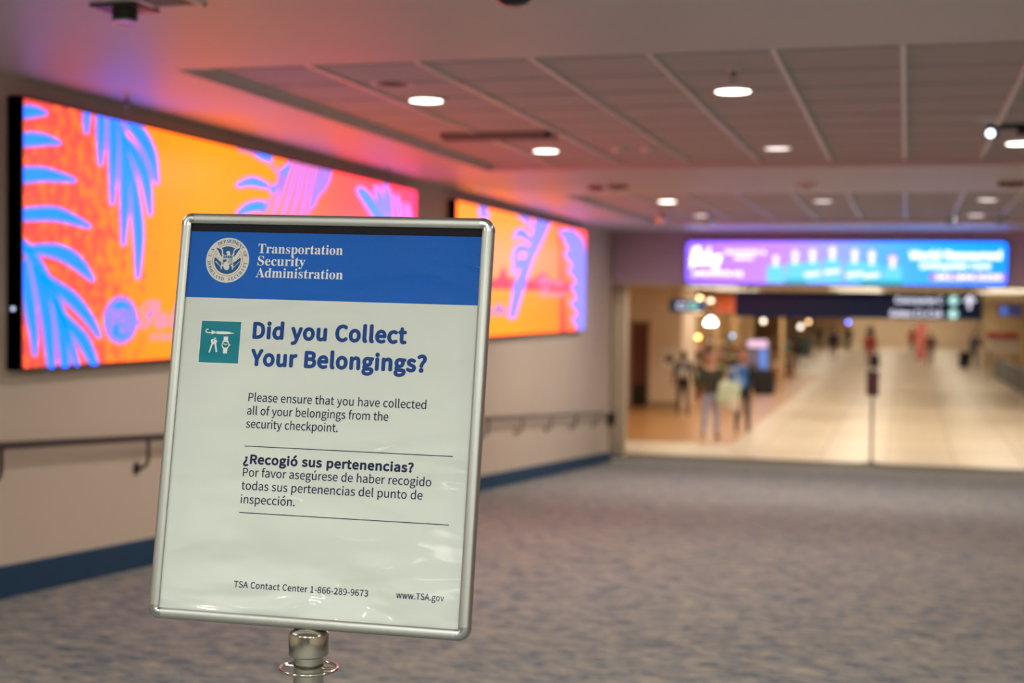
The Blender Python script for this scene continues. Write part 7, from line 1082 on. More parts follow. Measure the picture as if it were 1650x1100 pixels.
# ------------------------------------------------------------------ the concourse beyond
GZ = -1.56
CZ = 1.78
mb = MB().box(-14, 11, 25.88, 107, GZ - .1, GZ); struct(mb.build('floor_concourse', M_floor2, loc=(-.3, 26, GZ)))
mb = MB().box(-14.2, 11.2, 26.1, 107, CZ, CZ + .15); struct(mb.build('ceiling_concourse', mat('concourse_ceiling', (.72, .64, .52), .6, var=.03)))
M_cw = mat('concourse_wall', (.74, .58, .41), .55, var=.03)
mb = MB().box(-14.2, 11.2, 107, 107.2, GZ, CZ); struct(mb.build('wall_concourse_end', M_cw))
mb = MB().box(-14.2, -14, 25.9, 107, GZ, CZ); struct(mb.build('wall_concourse_left', M_cw))
mb = MB().box(11, 11.2, 25.9, 107, GZ, CZ); struct(mb.build('wall_concourse_right', M_cw))
mb = MB().box(-14, -5.15, 25.7, 25.9, GZ, CZ).box(XR + .2, 11, 25.7, 25.9, GZ, CZ); struct(mb.build('wall_concourse_near', M_cw))
mb = MB().box(-14, -3.35, 28.7, 60, GZ, GZ + .006); struct(mb.build('floor_shop', mat('orange_tile', (.50, .25, .09), .3, var=.06, vscale=.8)))
# pale wall with a doorway beside the shop
mb = MB().box(-14, -7.25, 38.3, 38.6, GZ, CZ).box(-6.74, -5.86, 38.3, 38.6, GZ, CZ).box(-7.25, -6.74, 38.3, 38.6, .75, CZ).box(-6.2, -5.86, 38.6, 41, GZ, CZ)
struct(mb.build('wall_shop_front', mat('pale_wall', (.78, .64, .50), .5, var=.03)))
mb = MB().box(-14, -7.25, 38.28, 38.3, GZ, GZ + .18).box(-6.74, -5.86, 38.28, 38.3, GZ, GZ + .18); struct(mb.build('baseboard_shop', mat('tan_base', (.40, .30, .18), .5)))
d1 = MB().box(-7.23, -6.76, 38.40, 38.45, GZ + .01, .74).build('door_1', mat('red_brown_door', (.16, .05, .035), .4, var=.08)); struct(d1)
MB().box(-7.2, -6.79, 38.385, 38.40, GZ + .03, GZ + .62).build('kick_plate', mat('dark_kick_plate', (.02, .016, .012), .4), d1)
MB().tube([(-6.82, 38.40, -.55), (-6.82, 38.35, -.55), (-6.93, 38.35, -.55)], .012, 8).build('door_handle', M_steel, d1)
for x in (-7.25, -6.74):
    pass
mb = MB().box(-7.29, -7.23, 38.27, 38.47, GZ, .80).box(-6.76, -6.70, 38.27, 38.47, GZ, .80).box(-7.29, -6.70, 38.27, 38.47, .74, .80); struct(mb.build('trim_5', mat('door_frame_paint', (.50, .36, .24), .5)))
# beige wall on the right behind the barriers
mb = MB().box(3.65, 11, 72, 72.3, GZ, CZ); struct(mb.build('wall_right_bay', mat('bay_wall', (.66, .50, .28), .55, var=.03)))
mb = MB().box(1.95, 11, 44, 52, 1.50, CZ); struct(mb.build('soffit_right', mat('bay_soffit', (.80, .72, .56), .5)))
# notice on the pale wall
t = thing('wall_notice', 'white framed notice with a dark disc on the pale wall beside the doorway', 'notice', (-6.17, 38.28, -.52))
MB().rbox(-6.40, -5.95, 38.265, 38.30, -.52, .07, .008).build('frame', M_white, t)
MB().poly([(-6.37, 38.262, -.49), (-5.98, 38.262, -.49), (-5.98, 38.262, .04), (-6.37, 38.262, .04)]).build('sheet', mat('notice_paper', (.80, .76, .70), .5), t)
MB().poly([(a, 38.259, b) for a, b in ellipse(-6.17, -.22, .10, .12)]).build('disc', M_dark, t)

# ceiling panels that light the concourse
def ceiling_panel(x, y, label):
    t = thing('ceiling_panel_light', label, 'light', (x, y, CZ), 'concourse ceiling panels')
    MB().box(x - .62, x + .62, y - .62, y - .6, CZ - .10, CZ).box(x - .62, x + .62, y + .6, y + .62, CZ - .10, CZ).box(x - .62, x - .6, y - .6, y + .6, CZ - .10, CZ).box(x + .6, x + .62, y - .6, y + .6, CZ - .10, CZ).build('frame', M_white, t)
    MB().box(x - .6, x + .6, y - .6, y + .6, CZ - .02, CZ - .005).build('diffuser', emat('panel_diffuser', (1, .88, .70), PANEL_EMIT), t)
    return t
for y in (28.2, 31.5, 35, 40, 46, 53, 61, 70, 79, 88, 97, 104):
    for x in (-4.6, -1.2, 2.4):
        if y < 27.5 and x == 0: continue
        ceiling_panel(x, y, 'square lit panel in the concourse ceiling')

for y in (42.6, 46.2, 49.8):  # hidden panels added to brighten the shop interior
    ceiling_panel(-7.8, y, 'unseen square lit panel added to light the shop')
# notice post at the threshold
t = thing('notice_post', 'dark slim floor post carrying a maroon notice, at the carpet edge', 'sign post', (-.56, 26.25, GZ))
MB().lathe([(0, 0), (.17, 0), (.17, .012), (.05, .03), (.022, .06), (0, .06)], (-.56, 26.25, GZ), 28).build('base', M_dark, t)
MB().tube([(-.56, 26.25, GZ + .03), (-.56, 26.25, .12)], .024, 12).build('pole', mat('brown_pole', (.10, .08, .05), .4, metal=.5), t)
MB().rbox(-.67, -.45, 26.20, 26.225, -.34, .10, .006).build('panel_frame', M_dark, t)
MB().box(-.655, -.465, 26.194, 26.20, -.325, .085).build('panel_sheet', mat('maroon_sheet', (.11, .03, .035), .5), t)

# small overhead sign by the shop
t = thing('overhead_sign', 'small navy overhead sign with pale green symbols near the shop lamps', 'sign', (-5.37, 36, 1.06))
MB().rbox(-5.82, -4.93, 36, 36.1, 1.06, 1.38, .01).build('panel', mat('navy_sign_face'), t)
mb = MB(); put_text(mb, 'C', (-5.62, 35.995, 1.15), (1, 0, 0), (0, 0, 1), 0, cap=.14, width=.13, bold=.04); put_text(mb, '1', (-5.45, 35.995, 1.15), (1, 0, 0), (0, 0, 1), 0, cap=.14, width=.07, bold=.04)
mb.build('sign_lettering', emat('sign_white', (.80, .80, .95), 1.7), t)  # reflective lettering, its returned light given as emission
MB().poly([(a, 35.995, b) for a, b in ellipse(-5.22, 1.22, .10, .10)]).build('round_symbol', emat('sign_green', (.22, .62, .52), 1.0), t)
for x in (-5.7, -5.05): MB().tube([(x, 36.05, 1.37), (x, 36.05, CZ)], .012, 8).build('hanger_rod', M_dark, t)

# shop: fascia, shelves with goods, lamps, lit cabinet
t = thing('shop_fascia', 'orange red shop fascia behind the pendant lamps', 'fascia', (-4.8, 47, .98))
MB().rbox(-6.1, -3.85, 47, 47.25, .98, 1.55, .02).build('board', mat('orange_fascia', (.55, .10, .03), .45, var=.1), t)
MB().box(-6.1, -3.85, 46.95, 47.0, .95, 1.0).build('lower_trim', mat('brown_trim', (.25, .10, .05), .4), t)
for x in (-6.05, -3.9): MB().box(x - .06, x + .06, 47.06, 47.18, GZ, .98).build('post', mat('post_wood', (.55, .38, .20), .5), t)
mb = MB().box(-13, -6.15, 52, 52.2, GZ, CZ).box(-6.35, -6.15, 52.2, 60, GZ, CZ); struct(mb.build('wall_shop_back', mat('shop_back_wall', (.62, .40, .16), .5, var=.12)))

GOODS = [mat('goods_%s' % n, c, .45) for n, c in (('red', (.55, .05, .05)), ('green', (.22, .42, .04)), ('yellow', (.75, .48, .05)), ('teal', (.03, .30, .30)), ('pink', (.72, .28, .28)), ('cream', (.75, .62, .45)), ('brown', (.20, .09, .04)), ('navy', (.03, .05, .15)))]
M_shelf = mat('shelf_board', (.45, .28, .14), .5)
goods_proto = []
for m in GOODS:
    mb = MB().rbox(-.09, .09, -.07, .07, 0, .24, .012)
    o = mb.build('goods_carton', m, loc=(0, 0, 0))
    MB().box(-.07, .07, -.074, -.0695, .06, .17).build('carton_label', M_white, o)
    goods_proto.append([o, False])
def carton(k, x, y, z, s, label, group):
    src = goods_proto[k][0]
    if not goods_proto[k][1]:
        goods_proto[k][1] = True
        r = src; r.location = (x, y, z)
    else:
        r = src.copy(); COL.objects.link(r); r.location = (x, y, z)
        for ch in src.children:
            c = ch.copy(); COL.objects.link(c); c.parent = r
    r.scale = (1, 1, s)
    tag(r, label, 'carton', group)
def shelf_unit(x, y, w, levels, label, gname):
    t = thing('display_shelf', label, 'shelf', (x, y, GZ))
    h = levels * .42 + .12
    for sx in (-1, 1):
        MB().box(x + sx * w / 2 - .02, x + sx * w / 2 + .02, y - .2, y + .2, GZ, GZ + h).build('side_panel', M_shelf, t)
    MB().box(x - w / 2, x + w / 2, y + .18, y + .2, GZ, GZ + h).build('back_panel', M_shelf, t)
    for i in range(levels):
        z = GZ + .1 + i * .42
        MB().box(x - w / 2 + .02, x + w / 2 - .02, y - .2, y + .18, z - .02, z).build('shelf_board', M_shelf, t)
        n = int((w - .1) / .21)
        for j in range(n):
            carton(random.randrange(8), x - w / 2 + .15 + j * (w - .3) / max(1, n - 1), y - .08, z, random.uniform(.8, 1.3), 'coloured carton standing on the ' + gname, 'cartons on the ' + gname)
shelf_unit(-6.55, 44.2, 1.0, 4, 'tall stocked shelf beside the pale wall', 'tall shelf beside the pale wall')
shelf_unit(-5.2, 49.0, 1.5, 3, 'stocked shelf under the orange red fascia', 'shelf under the orange red fascia')
shelf_unit(-6.6, 50.6, 1.4, 4, 'stocked shelf against the shop back wall', 'shelf against the shop back wall')
shelf_unit(-4.9, 57.0, 1.3, 2, 'low stocked shelf beyond the lit cabinet', 'low shelf beyond the lit cabinet')
t = thing('shop_counter', 'low pinkish shop counter at knee height left of the walkway', 'counter', (-5.0, 53.5, GZ))
MB().rbox(-5.5, -4.55, 53.2, 53.9, GZ, GZ + .62, .03).build('body', mat('counter_front', (.55, .26, .16), .4), t)
MB().rbox(-5.55, -4.5, 53.15, 53.95, GZ + .62, GZ + .66, .015).build('worktop', mat('counter_top', (.7, .5, .35), .3), t)
t = thing('lit_cabinet', 'glowing blue drinks cabinet with a pink white header behind the blue backpack', 'cabinet', (-4.78, 48.2, GZ))
MB().rbox(-5.14, -4.42, 48.0, 48.6, GZ, .12, .02).build('body', mat('cabinet_body', (.08, .1, .16), .4), t)
MB().box(-5.11, -4.45, 47.985, 48.0, -.14, .09).build('header_panel', emat('cabinet_header', (1, .62, .80), 1.1), t)
MB().box(-4.72, -4.45, 47.985, 48.0, -1.1, -.18).build('glowing_panel', emat('cabinet_glow', (.16, .34, .95), .8), t)
MB().box(-5.11, -4.75, 47.985, 48.0, -1.1, -.18).build('glass_door', mat('cabinet_door', (.22, .22, .34), .1), t)
t = thing('potted_plant', 'leafy green potted plant behind the walking trio', 'plant', (-6.0, 42.6, GZ))
MB().lathe([(0, 0), (.14, 0), (.19, .36), (.17, .36), (.15, .30), (0, .30)], (-6.0, 42.6, GZ), 20).build('pot', mat('clay_pot', (.4, .16, .07), .6), t)
mb = MB()
for i in range(46):
    a = random.uniform(0, 2 * PI); e = random.uniform(.35, 1.4); L = random.uniform(.5, .95); w = random.uniform(.04, .07)
    d = Vector((math.cos(a) * math.cos(e), math.sin(a) * math.cos(e), math.sin(e))); s = Vector((-math.sin(a), math.cos(a), 0)); b = Vector((-6.0, 42.6, GZ + .3))
    pts = [b + d * L * q + Vector((0, 0, -.35 * L * q * q)) for q in (0, .35, .7, 1)]
    for wv, (p, q) in zip(((.3, 1), (1, .9), (.9, .05)), zip(pts, pts[1:])):
        mb.add([(p - s * w * wv[0])[:], (p + s * w * wv[0])[:], (q + s * w * wv[1])[:], (q - s * w * wv[1])[:]], [(0, 1, 2, 3)])
mb.build('foliage', mat('plant_leaf', (.16, .32, .03), .5, var=.3), t)

def kiosk(x, y, w, col, glow, label):
    t = thing('shop_kiosk', label, 'kiosk', (x, y, GZ), 'distant kiosks on the left of the walkway')
    MB().rbox(x - w / 2, x + w / 2, y, y + .9, GZ, GZ + 1.05, .03).build('counter', mat('kiosk_front_' + label.split()[1], col, .5), t)
    for sx in (-1, 1): MB().box(x + sx * (w / 2 - .06) - .05, x + sx * (w / 2 - .06) + .05, y + .75, y + .85, GZ + 1.0, GZ + 2.3).build('post', M_dark, t)
    MB().rbox(x - w / 2, x + w / 2, y + .1, y + .9, GZ + 2.3, GZ + 2.7, .02).build('canopy', mat('kiosk_canopy', (.10, .05, .03), .5), t)
    MB().box(x - w * .42, x + w * .42, y + .085, y + .1, GZ + 2.38, GZ + 2.62).build('lit_sign', emat('kiosk_glow_' + label.split()[1], glow, 1.1), t)
    MB().box(x - w / 2 + .1, x + w / 2 - .1, y + .8, y + .84, GZ + 1.05, GZ + 2.3).build('back_panel', mat('kiosk_back', (.30, .17, .08), .5, var=.4, vscale=3), t)
kiosk(-6.6, 70, 2.4, (.22, .10, .05), (1, .62, .30), 'distant brown kiosk with an amber lit sign')
kiosk(-6.3, 82, 2.2, (.05, .07, .06), (.9, .85, .7), 'distant dark kiosk with a cream lit sign')
kiosk(-5.0, 99, 2.6, (.30, .22, .12), (1, .45, .35), 'farthest tan kiosk with a rosy lit sign')
def pendant(x, y, z, r, col, e, label, cone=False):
    t = thing('pendant_lamp', label, 'lamp', (x, y, z), 'pendant lamps of the shop')
    MB().tube([(x, y, z + r), (x, y, CZ)], .006, 6).build('cord', M_dark, t)
    MB().lathe([(0, 0), (.03, 0), (.03, .05), (0, .05)], (x, y, z + r * .9), 12).build('socket', M_dark, t)
    mb = MB()
    if cone: mb.lathe([(0, -r * .35), (r * .8, -r * .3), (r, -r * .1), (r * .8, r * .3), (r * .3, r * .9), (0, r)], (x, y, z), 24)
    else: mb.ball((x, y, z), r, 16)
    mb.build('globe', emat('lamp_glow_%d' % e + label[:6].strip().replace(' ', '_'), col, e), t)
pendant(-5.89, 42, 1.45, .065, (1, .72, .30), 9, 'amber globe lamp by the top of the small overhead sign')
pendant(-5.97, 45, 1.37, .085, (1, .90, .62), 5, 'pale oval lamp right of the amber globe lamp', True)
pendant(-6.09, 46, .66, .20, (1, .95, .85), 12, 'big bright white lamp low over the shop', True)
pendant(-6.21, 44, .25, .07, (1, .55, .15), 8, 'orange globe lamp left below the big white lamp')
pendant(-6.08, 43.2, 1.02, .10, (1, .70, .35), 4, 'warm lamp just above the big white lamp', True)
pendant(-5.79, 49.5, .20, .05, (.35, .65, 1), 5, 'blue lamp over the shop shelves')
pendant(-5.27, 55, .66, .08, (1, .85, .65), 5, 'cream lamp right of the orange red fascia')
pendant(-4.22, 60, .40, .09, (1, .88, .72), 4, 'whitish lamp over the middle of the walkway edge')
pendant(-4.16, 64, .56, .08, (1, .60, .30), 5, 'orange lamp beyond the whitish lamp')
pendant(-2.68, 70, .51, .07, (.18, .25, 1), 9, 'vivid blue lamp under the long navy sign')
pendant(-6.75, 43, .26, .07, (1, .70, .40), 3, 'dim warm lamp close to the pale wall')

# right side: barriers, white and red display, screen
M_panel = mat('barrier_fabric', (.035, .045, .05), .6)
pts = [(3.62, 44.5), (3.56, 47.2), (3.50, 49.9), (3.44, 52.6), (3.38, 55.3), (3.32, 58.0)]
for i, (x, y) in enumerate(pts):
    lab = ['white barrier post nearest on the right, by the view edge', 'second white barrier post on the right', 'third white barrier post on the right', 'fourth white barrier post on the right', 'fifth white barrier post on the right', 'farthest white barrier post, by the red and white board'][i]
    t = thing('barrier_post', lab, 'barrier', (x, y, GZ), 'posts of the right hand barrier')
    MB().lathe([(0, 0), (.17, 0), (.17, .02), (.05, .03), (0, .03)], (x, y, GZ), 24).build('foot', M_white, t)
    MB().tube([(x, y, GZ + .02), (x, y, GZ + 1.02)], .032, 14).build('pole', M_white, t)
    MB().lathe([(0, 1.0), (.055, 1.0), (.055, 1.06), (0, 1.07)], (x, y, GZ), 14).build('cap', M_dark, t)
for i in range(5):
    (xa, ya), (xb, yb) = pts[i], pts[i + 1]
    lab = ['nearest dark barrier panel on the right', 'second dark barrier panel on the right', 'third dark barrier panel on the right', 'fourth dark barrier panel on the right', 'farthest dark barrier panel on the right'][i]
    t = thing('queue_barrier', lab, 'barrier', ((xa + xb) / 2, (ya + yb) / 2, GZ + .18), 'panels of the right hand barrier')
    A = Vector((xa, ya + .06, 0)); B = Vector((xb, yb - .06, 0))
    mb = MB(); vs = []
    for P in (A, B):
        for dx in (-.012, .012):
            for z in (GZ + .2, GZ + .90): vs.append((P.x + dx, P.y, z))
    mb.add(vs, [(0, 1, 3, 2), (4, 6, 7, 5), (0, 4, 5, 1), (2, 3, 7, 6), (1, 5, 7, 3), (0, 2, 6, 4)])
    mb.build('fabric', M_panel, t)
    for z in (GZ + .92, GZ + .18):
        MB().tube([(A.x, A.y, z), (B.x, B.y, z)], .02, 8).build('bar', M_grey, t)
t = thing('display_stand', 'white display board with a red top band on dark legs, right side', 'display', (3.74, 60.3, GZ))
MB().rbox(3.13, 4.36, 60.25, 60.35, -.50, .05, .01).build('board', mat('display_white', (.86, .84, .80), .4), t)
MB().rbox(3.13, 4.36, 60.22, 60.38, .05, .30, .01).build('top_band', mat('display_red', (.60, .05, .06), .4), t)
for x in (3.23, 4.26): MB().box(x - .03, x + .03, 60.27, 60.33, GZ, -.5).build('leg', M_dark, t)
MB().rbox(3.1, 4.4, 60.1, 60.5, GZ + .80, GZ + .86, .01).build('shelf_board', M_shelf, t)
t = thing('flight_monitor', 'dark blue glowing monitor hung under the soffit on the right', 'monitor', (3.32, 50, 1.0))
MB().rbox(2.96, 3.68, 50, 50.1, 1.0, 1.37, .01).build('housing', M_black, t)
MB().box(2.98, 3.66, 49.99, 50.0, 1.02, 1.35).build('screen', emat('monitor_navy', (.02, .03, .12), .9), t)
MB().box(3.02, 3.22, 49.982, 49.99, 1.06, 1.31).build('lit_column', emat('monitor_blue', (.08, .2, .7), .9), t)
MB().tube([(3.32, 50.05, 1.36), (3.32, 50.05, 1.5)], .025, 10).build('bracket', M_dark, t)
t = thing('pillar_display', 'tall coral pink upright panel between the far walkers', 'display', (.80, 80, GZ))
MB().rbox(.55, 1.05, 80, 80.3, GZ, .42, .02).build('panel', mat('coral_panel', (.75, .20, .18), .5), t)
MB().rbox(.50, 1.10, 79.95, 80.35, GZ, GZ + .06, .01).build('plinth', M_grey, t)

# ------------------------------------------------------------------ people
M_skin = mat('skin', (.50, .28, .19), .5)
M_skin2 = mat('skin_tan', (.28, .14, .09), .5)
def person(x, y, h, face, label, top, legs, shoes, hair, skin=None, bulk=0.0, arms=('down', 'down'), stride=.12, lean=0.0, long_hair=False, voxel=.016, skirt=False):
    """one continuous body grown from tapered limbs, clothes as regions of that body, hair as a child. face 0 = looking away from the camera"""
    skin = skin or M_skin
    k = h / 1.75
    mb = MB(); segs = []
    def limb(pts, rad, tagname, flat=1.0):
        mb.tube(pts, rad, 12)
        mb.ball(pts[0], rad[0], 10); mb.ball(pts[-1], rad[-1], 10)
        for a, b in zip(pts, pts[1:]): segs.append((Vector(a), Vector(b), tagname))
    ly = lambda z: math.sin(lean) * max(0, z - .9)
    def T(p): return (p[0], p[1] + ly(p[2]), p[2])
    b = bulk
    rings = []
    for z, rx, ry, oy in ((.80, .10, .085, 0), (.86, .155, .11, -.005), (.95, .165 + b * .5, .118 + b * .4, -.005), (1.08, .148 + b, .105 + b, 0), (1.22, .165 + b, .115 + b, .0), (1.34, .185 + b, .118 + b, -.005), (1.42, .165 + b * .6, .09 + b * .4, -.008), (1.47, .09, .065, -.005), (1.50, .05, .05, 0)):
        rings.append([T((rx * math.cos(2 * PI * j / 20), oy + ry * math.sin(2 * PI * j / 20), z)) for j in range(20)])
    mb.loft(rings)
    segs.append((Vector(T((0, 0, .98))), Vector(T((0, 0, 1.42))), 'torso'))
    for s in (-1, 1):
        st = stride * s
        hipz = Vector((s * .085, 0, .90)); knee = Vector((s * .10, st * .75 + .02, .50)); ank = Vector((s * .115, st * 1.0 - (.06 if st < 0 else 0), .10 + (.05 if st < 0 else 0)))
        limb([hipz, hipz.lerp(knee, .5), knee], [.088, .076, .060], 'leg')
        limb([knee, knee.lerp(ank, .35), ank], [.060, .060, .044], 'leg')
        heel = ank + Vector((0, -.045, -.058)); toe = ank + Vector((s * .02, .165, -.066 + (-.03 if st < 0 else 0)))
        limb([heel, heel.lerp(toe, .55), toe], [.040, .042, .030], 'shoe')
        sh = Vector(T((s * .195, 0, 1.405))); mode = arms[0 if s < 0 else 1]
        if mode == 'down': el = Vector(T((s * .255, -.04, 1.12))); wr = Vector((el.x + s * .01, el.y + .09, .885))
        elif mode == 'bent': el = Vector(T((s * .265, -.05, 1.13))); wr = Vector((el.x - s * .05, el.y + .22, 1.05))
        elif mode == 'back': el = Vector(T((s * .27, -.12, 1.13))); wr = Vector((el.x + s * .03, el.y - .10, .90))
        else: el = Vector(T((s * .24, .14, 1.18))); wr = Vector((el.x - s * .02, el.y + .23, 1.02))
        limb([sh, sh.lerp(el, .5), el], [.058 + b * .5, .050 + b * .5, .043 + b * .4], 'arm')
        limb([el, el.lerp(wr, .4), wr], [.043 + b * .4, .040 + b * .3, .029 + b * .2], 'arm')
        d = (wr - el).normalized(); side = Vector((0, 1, 0)) - d * d.y; side = side.normalized() if side.length > .1 else Vector((0, 0, 1))
        nrm = d.cross(side)
        pc = wr + d * .05
        limb([wr, pc, wr + d * .085], [.026, .034, .033], 'hand')
        for q, (off, L) in enumerate(((-.028, .070), (-.010, .080), (.009, .076), (.027, .060))):
            p0 = wr + d * .085 + side * off; p1 = p0 + d * L * .5 + nrm * .006 * s; p2 = p0 + d * L * .9 + nrm * .022 * s
            limb([p0, p1, p2], [.0095, .009, .0075], 'hand')
        p0 = wr + d * .03 + side * .03; limb([p0, p0 + d * .035 + side * .025, p0 + d * .065 + side * .03], [.011, .0105, .008], 'hand')
    hc = Vector(T((0, .015, 1.625)))
    limb([Vector(T((0, -.005, 1.46))), Vector(T((0, .0, 1.56)))], [.058, .055], 'neck')
    mb.ball(hc[:], (.075, .095, .112), 18)
    mb.ball((hc.x, hc.y + .03, hc.z - .065), (.055, .062, .058), 14)                       # jaw
    limb([hc + Vector((0, .088, .012)), hc + Vector((0, .112, -.022))], [.010, .016], 'head')   # nose
    for s in (-1, 1): mb.ball((hc.x + s * .076, hc.y - .005, hc.z - .005), (.012, .022, .032), 8)   # ears
    limb([hc + Vector((-.022, .088, -.058)), hc + Vector((.022, .088, -.058))], [.009, .009], 'head')
    segs.append((hc + Vector((0, 0, -.09)), hc + Vector((0, 0, .07)), 'head'))
    me = bpy.data.meshes.new('tmp'); me.from_pydata([v[:] for v in mb.v], [], mb.f)
    bm = bmesh.new(); bm.from_mesh(me); bmesh.ops.recalc_face_normals(bm, faces=bm.faces[:]); bm.to_mesh(me); bm.free()
    o = bpy.data.objects.new('tmp', me); COL.objects.link(o)
    rm = o.modifiers.new('r', 'REMESH'); rm.mode = 'VOXEL'; rm.voxel_size = voxel
    sm = o.modifiers.new('s', 'SMOOTH'); sm.factor = .5; sm.iterations = 2
    dg = bpy.context.evaluated_depsgraph_get()
    body_me = bpy.data.meshes.new_from_object(o.evaluated_get(dg))
    bpy.data.objects.remove(o)
    body_me.name = 'body'
    body_me.materials.clear()
    for m in (skin, top, legs, shoes): body_me.materials.append(m)
    idx = {'leg': 2, 'shoe': 3, 'torso': 1, 'arm': 1, 'hand': 0, 'neck': 0, 'head': 0}
    S = [(a, (bb - a), max((bb - a).length_squared, 1e-9), t) for a, bb, t in segs]
    vt = []
    for v in body_me.vertices:
        c = v.co; best = 9; bt = 'torso'
        for a, d, l2, t in S:
            u = max(0, min(1, (c - a).dot(d) / l2)); e = (c - a - d * u).length_squared
            if e < best: best, bt = e, t
        if bt == 'torso' and c.z < .93: bt = 'leg'
        if bt == 'leg' and c.z > .94: bt = 'torso'
        if bt == 'leg' and skirt and c.z < .55: bt = 'hand'
        vt.append(idx[bt])
    for p in body_me.polygons:
        p.material_index = vt[p.vertices[0]]; p.use_smooth = True
    for v in body_me.vertices: v.co *= k
    t = thing('person', label, 'person', (x, y, GZ))
    rot = Matrix.Rotation(face, 4, 'Z')
    t.rotation_euler = (0, 0, face); WM[t] = Matrix.Translation((x, y, GZ)) @ rot
    minz = min(v.co.z for v in body_me.vertices)
    for v in body_me.vertices: v.co.z -= minz
    bo = bpy.data.objects.new('body', body_me); COL.objects.link(bo); bo.parent = t; WM[bo] = WM[t].copy()
    hm = MB()
    n = 20; hr_ = []
    for z, f in ((-.05, 1.04), (0, 1.1), (.05, 1.1), (.085, .92), (.108, .6), (.122, .2)):
        hr_.append([((hc.x + .078 * f * math.cos(2 * PI * j / n)) * k, (hc.y - .012 + (.094 if math.sin(2 * PI * j / n) < 0 else .080 + .02 * (z > .03)) * f * math.sin(2 * PI * j / n)) * k, (hc.z + z + (.055 * max(0, math.sin(2 * PI * j / n)) if z < .02 else 0) - (.02 if z < -.02 else 0)) * k - minz) for j in range(n)])
    if long_hair:
        hm.loft([[((hc.x + .075 * f * math.cos(2 * PI * j / n)) * k, (hc.y - .055 + .045 * f * math.sin(2 * PI * j / n)) * k, (hc.z + z) * k - minz) for j in range(n)] for z, f in ((-.30, .5), (-.24, .95), (-.1, 1.08), (.02, 1.05), (.08, .7))])
    hm.loft(hr_)
    hm.build('hair', hair, t, mw=WM[t])
    em = MB()
    for s in (-1, 1): em.ball(((hc.x + s * .03) * k, (hc.y + .083) * k, (hc.z + .012) * k - minz), .010, 8)
    em.build('eyes', M_dark, t, mw=WM[t])
    return t
C_black = mat('cloth_black', (.014, .013, .015), .8)
C_dkgrey = mat('cloth_charcoal', (.035, .032, .032), .8)
C_jean = mat('cloth_light_denim', (.34, .37, .56), .8, var=.15)
C_dkjean = mat('cloth_dark_denim', (.022, .035, .06), .8, var=.15)
C_olive = mat('cloth_dark_olive', (.045, .04, .03), .8)
C_teal = mat('cloth_teal', (.10, .36, .33), .8)
C_redc = mat('cloth_red', (.5, .04, .05), .8)
C_coral = mat('cloth_coral', (.62, .12, .10), .8)
C_brown = mat('cloth_brown', (.14, .07, .045), .8)
C_purple = mat('cloth_purple', (.06, .03, .08), .8)
C_navy = mat('cloth_navy', (.015, .02, .05), .8)
C_pinkc = mat('cloth_pink', (.72, .25, .25), .8)
H_dark = mat('hair_dark', (.012, .009, .008), .6)
H_brown = mat('hair_brown', (.12, .05, .025), .6)
H_red = mat('hair_reddish', (.45, .16, .12), .6)
person(-5.42, 35.9, 1.64, .05, 'person in black standing left of the pair, back turned, by the pale wall', C_black, C_black, C_dkgrey, H_dark, M_skin2, stride=.05)
person(-3.93, 29.9, 1.78, -.05, 'person in light jeans and dark top walking away beside the pale green bag', C_olive, C_jean, C_brown, H_red, stride=.10, arms=('down', 'down'))
person(-3.45, 31.6, 1.78, .05, 'person in dark jeans walking away with a blue backpack', C_dkgrey, C_dkjean, C_black, H_red, bulk=.02, stride=.12, arms=('down', 'back'))
person(-5.25, 64.5, 1.45, 0, 'small figure in a teal top and red below, left of the walkway', C_teal, C_redc, C_navy, H_dark, voxel=.03, stride=.05)
person(-4.85, 66.0, 1.30, .2, 'small dark figure right beside the teal one', C_dkgrey, C_dkgrey, C_black, H_dark, voxel=.03, stride=.05)
person(-5.3, 92, 1.60, PI, 'dark figure far off, left of the one in purple', C_black, C_dkgrey, C_black, H_dark, voxel=.03)
person(-3.64, 76, 1.66, 0, 'figure in purple and brown in the middle of the walkway', C_purple, C_brown, C_black, H_dark, voxel=.03, bulk=.06)
person(-3.55, 94, 1.60, PI, 'thin dark figure far off, under the blue lamp', C_black, C_navy, C_black, H_dark, voxel=.03)
person(-1.60, 68, 1.74, -.2, 'figure in a coral coat behind the maroon notice', C_coral, C_coral, C_navy, H_brown, voxel=.03, bulk=.05)
person(1.15, 72, 1.66, PI, 'figure in brown beside the coral panel', C_brown, C_brown, C_black, H_brown, voxel=.03, bulk=.02)
person(3.08, 70.9, 1.74, -.5, 'person in dark clothes leaning forward by the far barrier', C_navy, C_black, C_black, H_dark, voxel=.03, bulk=.03, lean=.3, arms=('fwd', 'fwd'))
person(.35, 88, 1.66, 0, 'distant figure in reddish clothes left of the coral panel', C_redc, C_brown, C_black, H_brown, voxel=.03)
person(-2.25, 96, 1.68, 0, 'distant dark figure left of the coral coat', C_navy, C_navy, C_black, H_dark, voxel=.03)

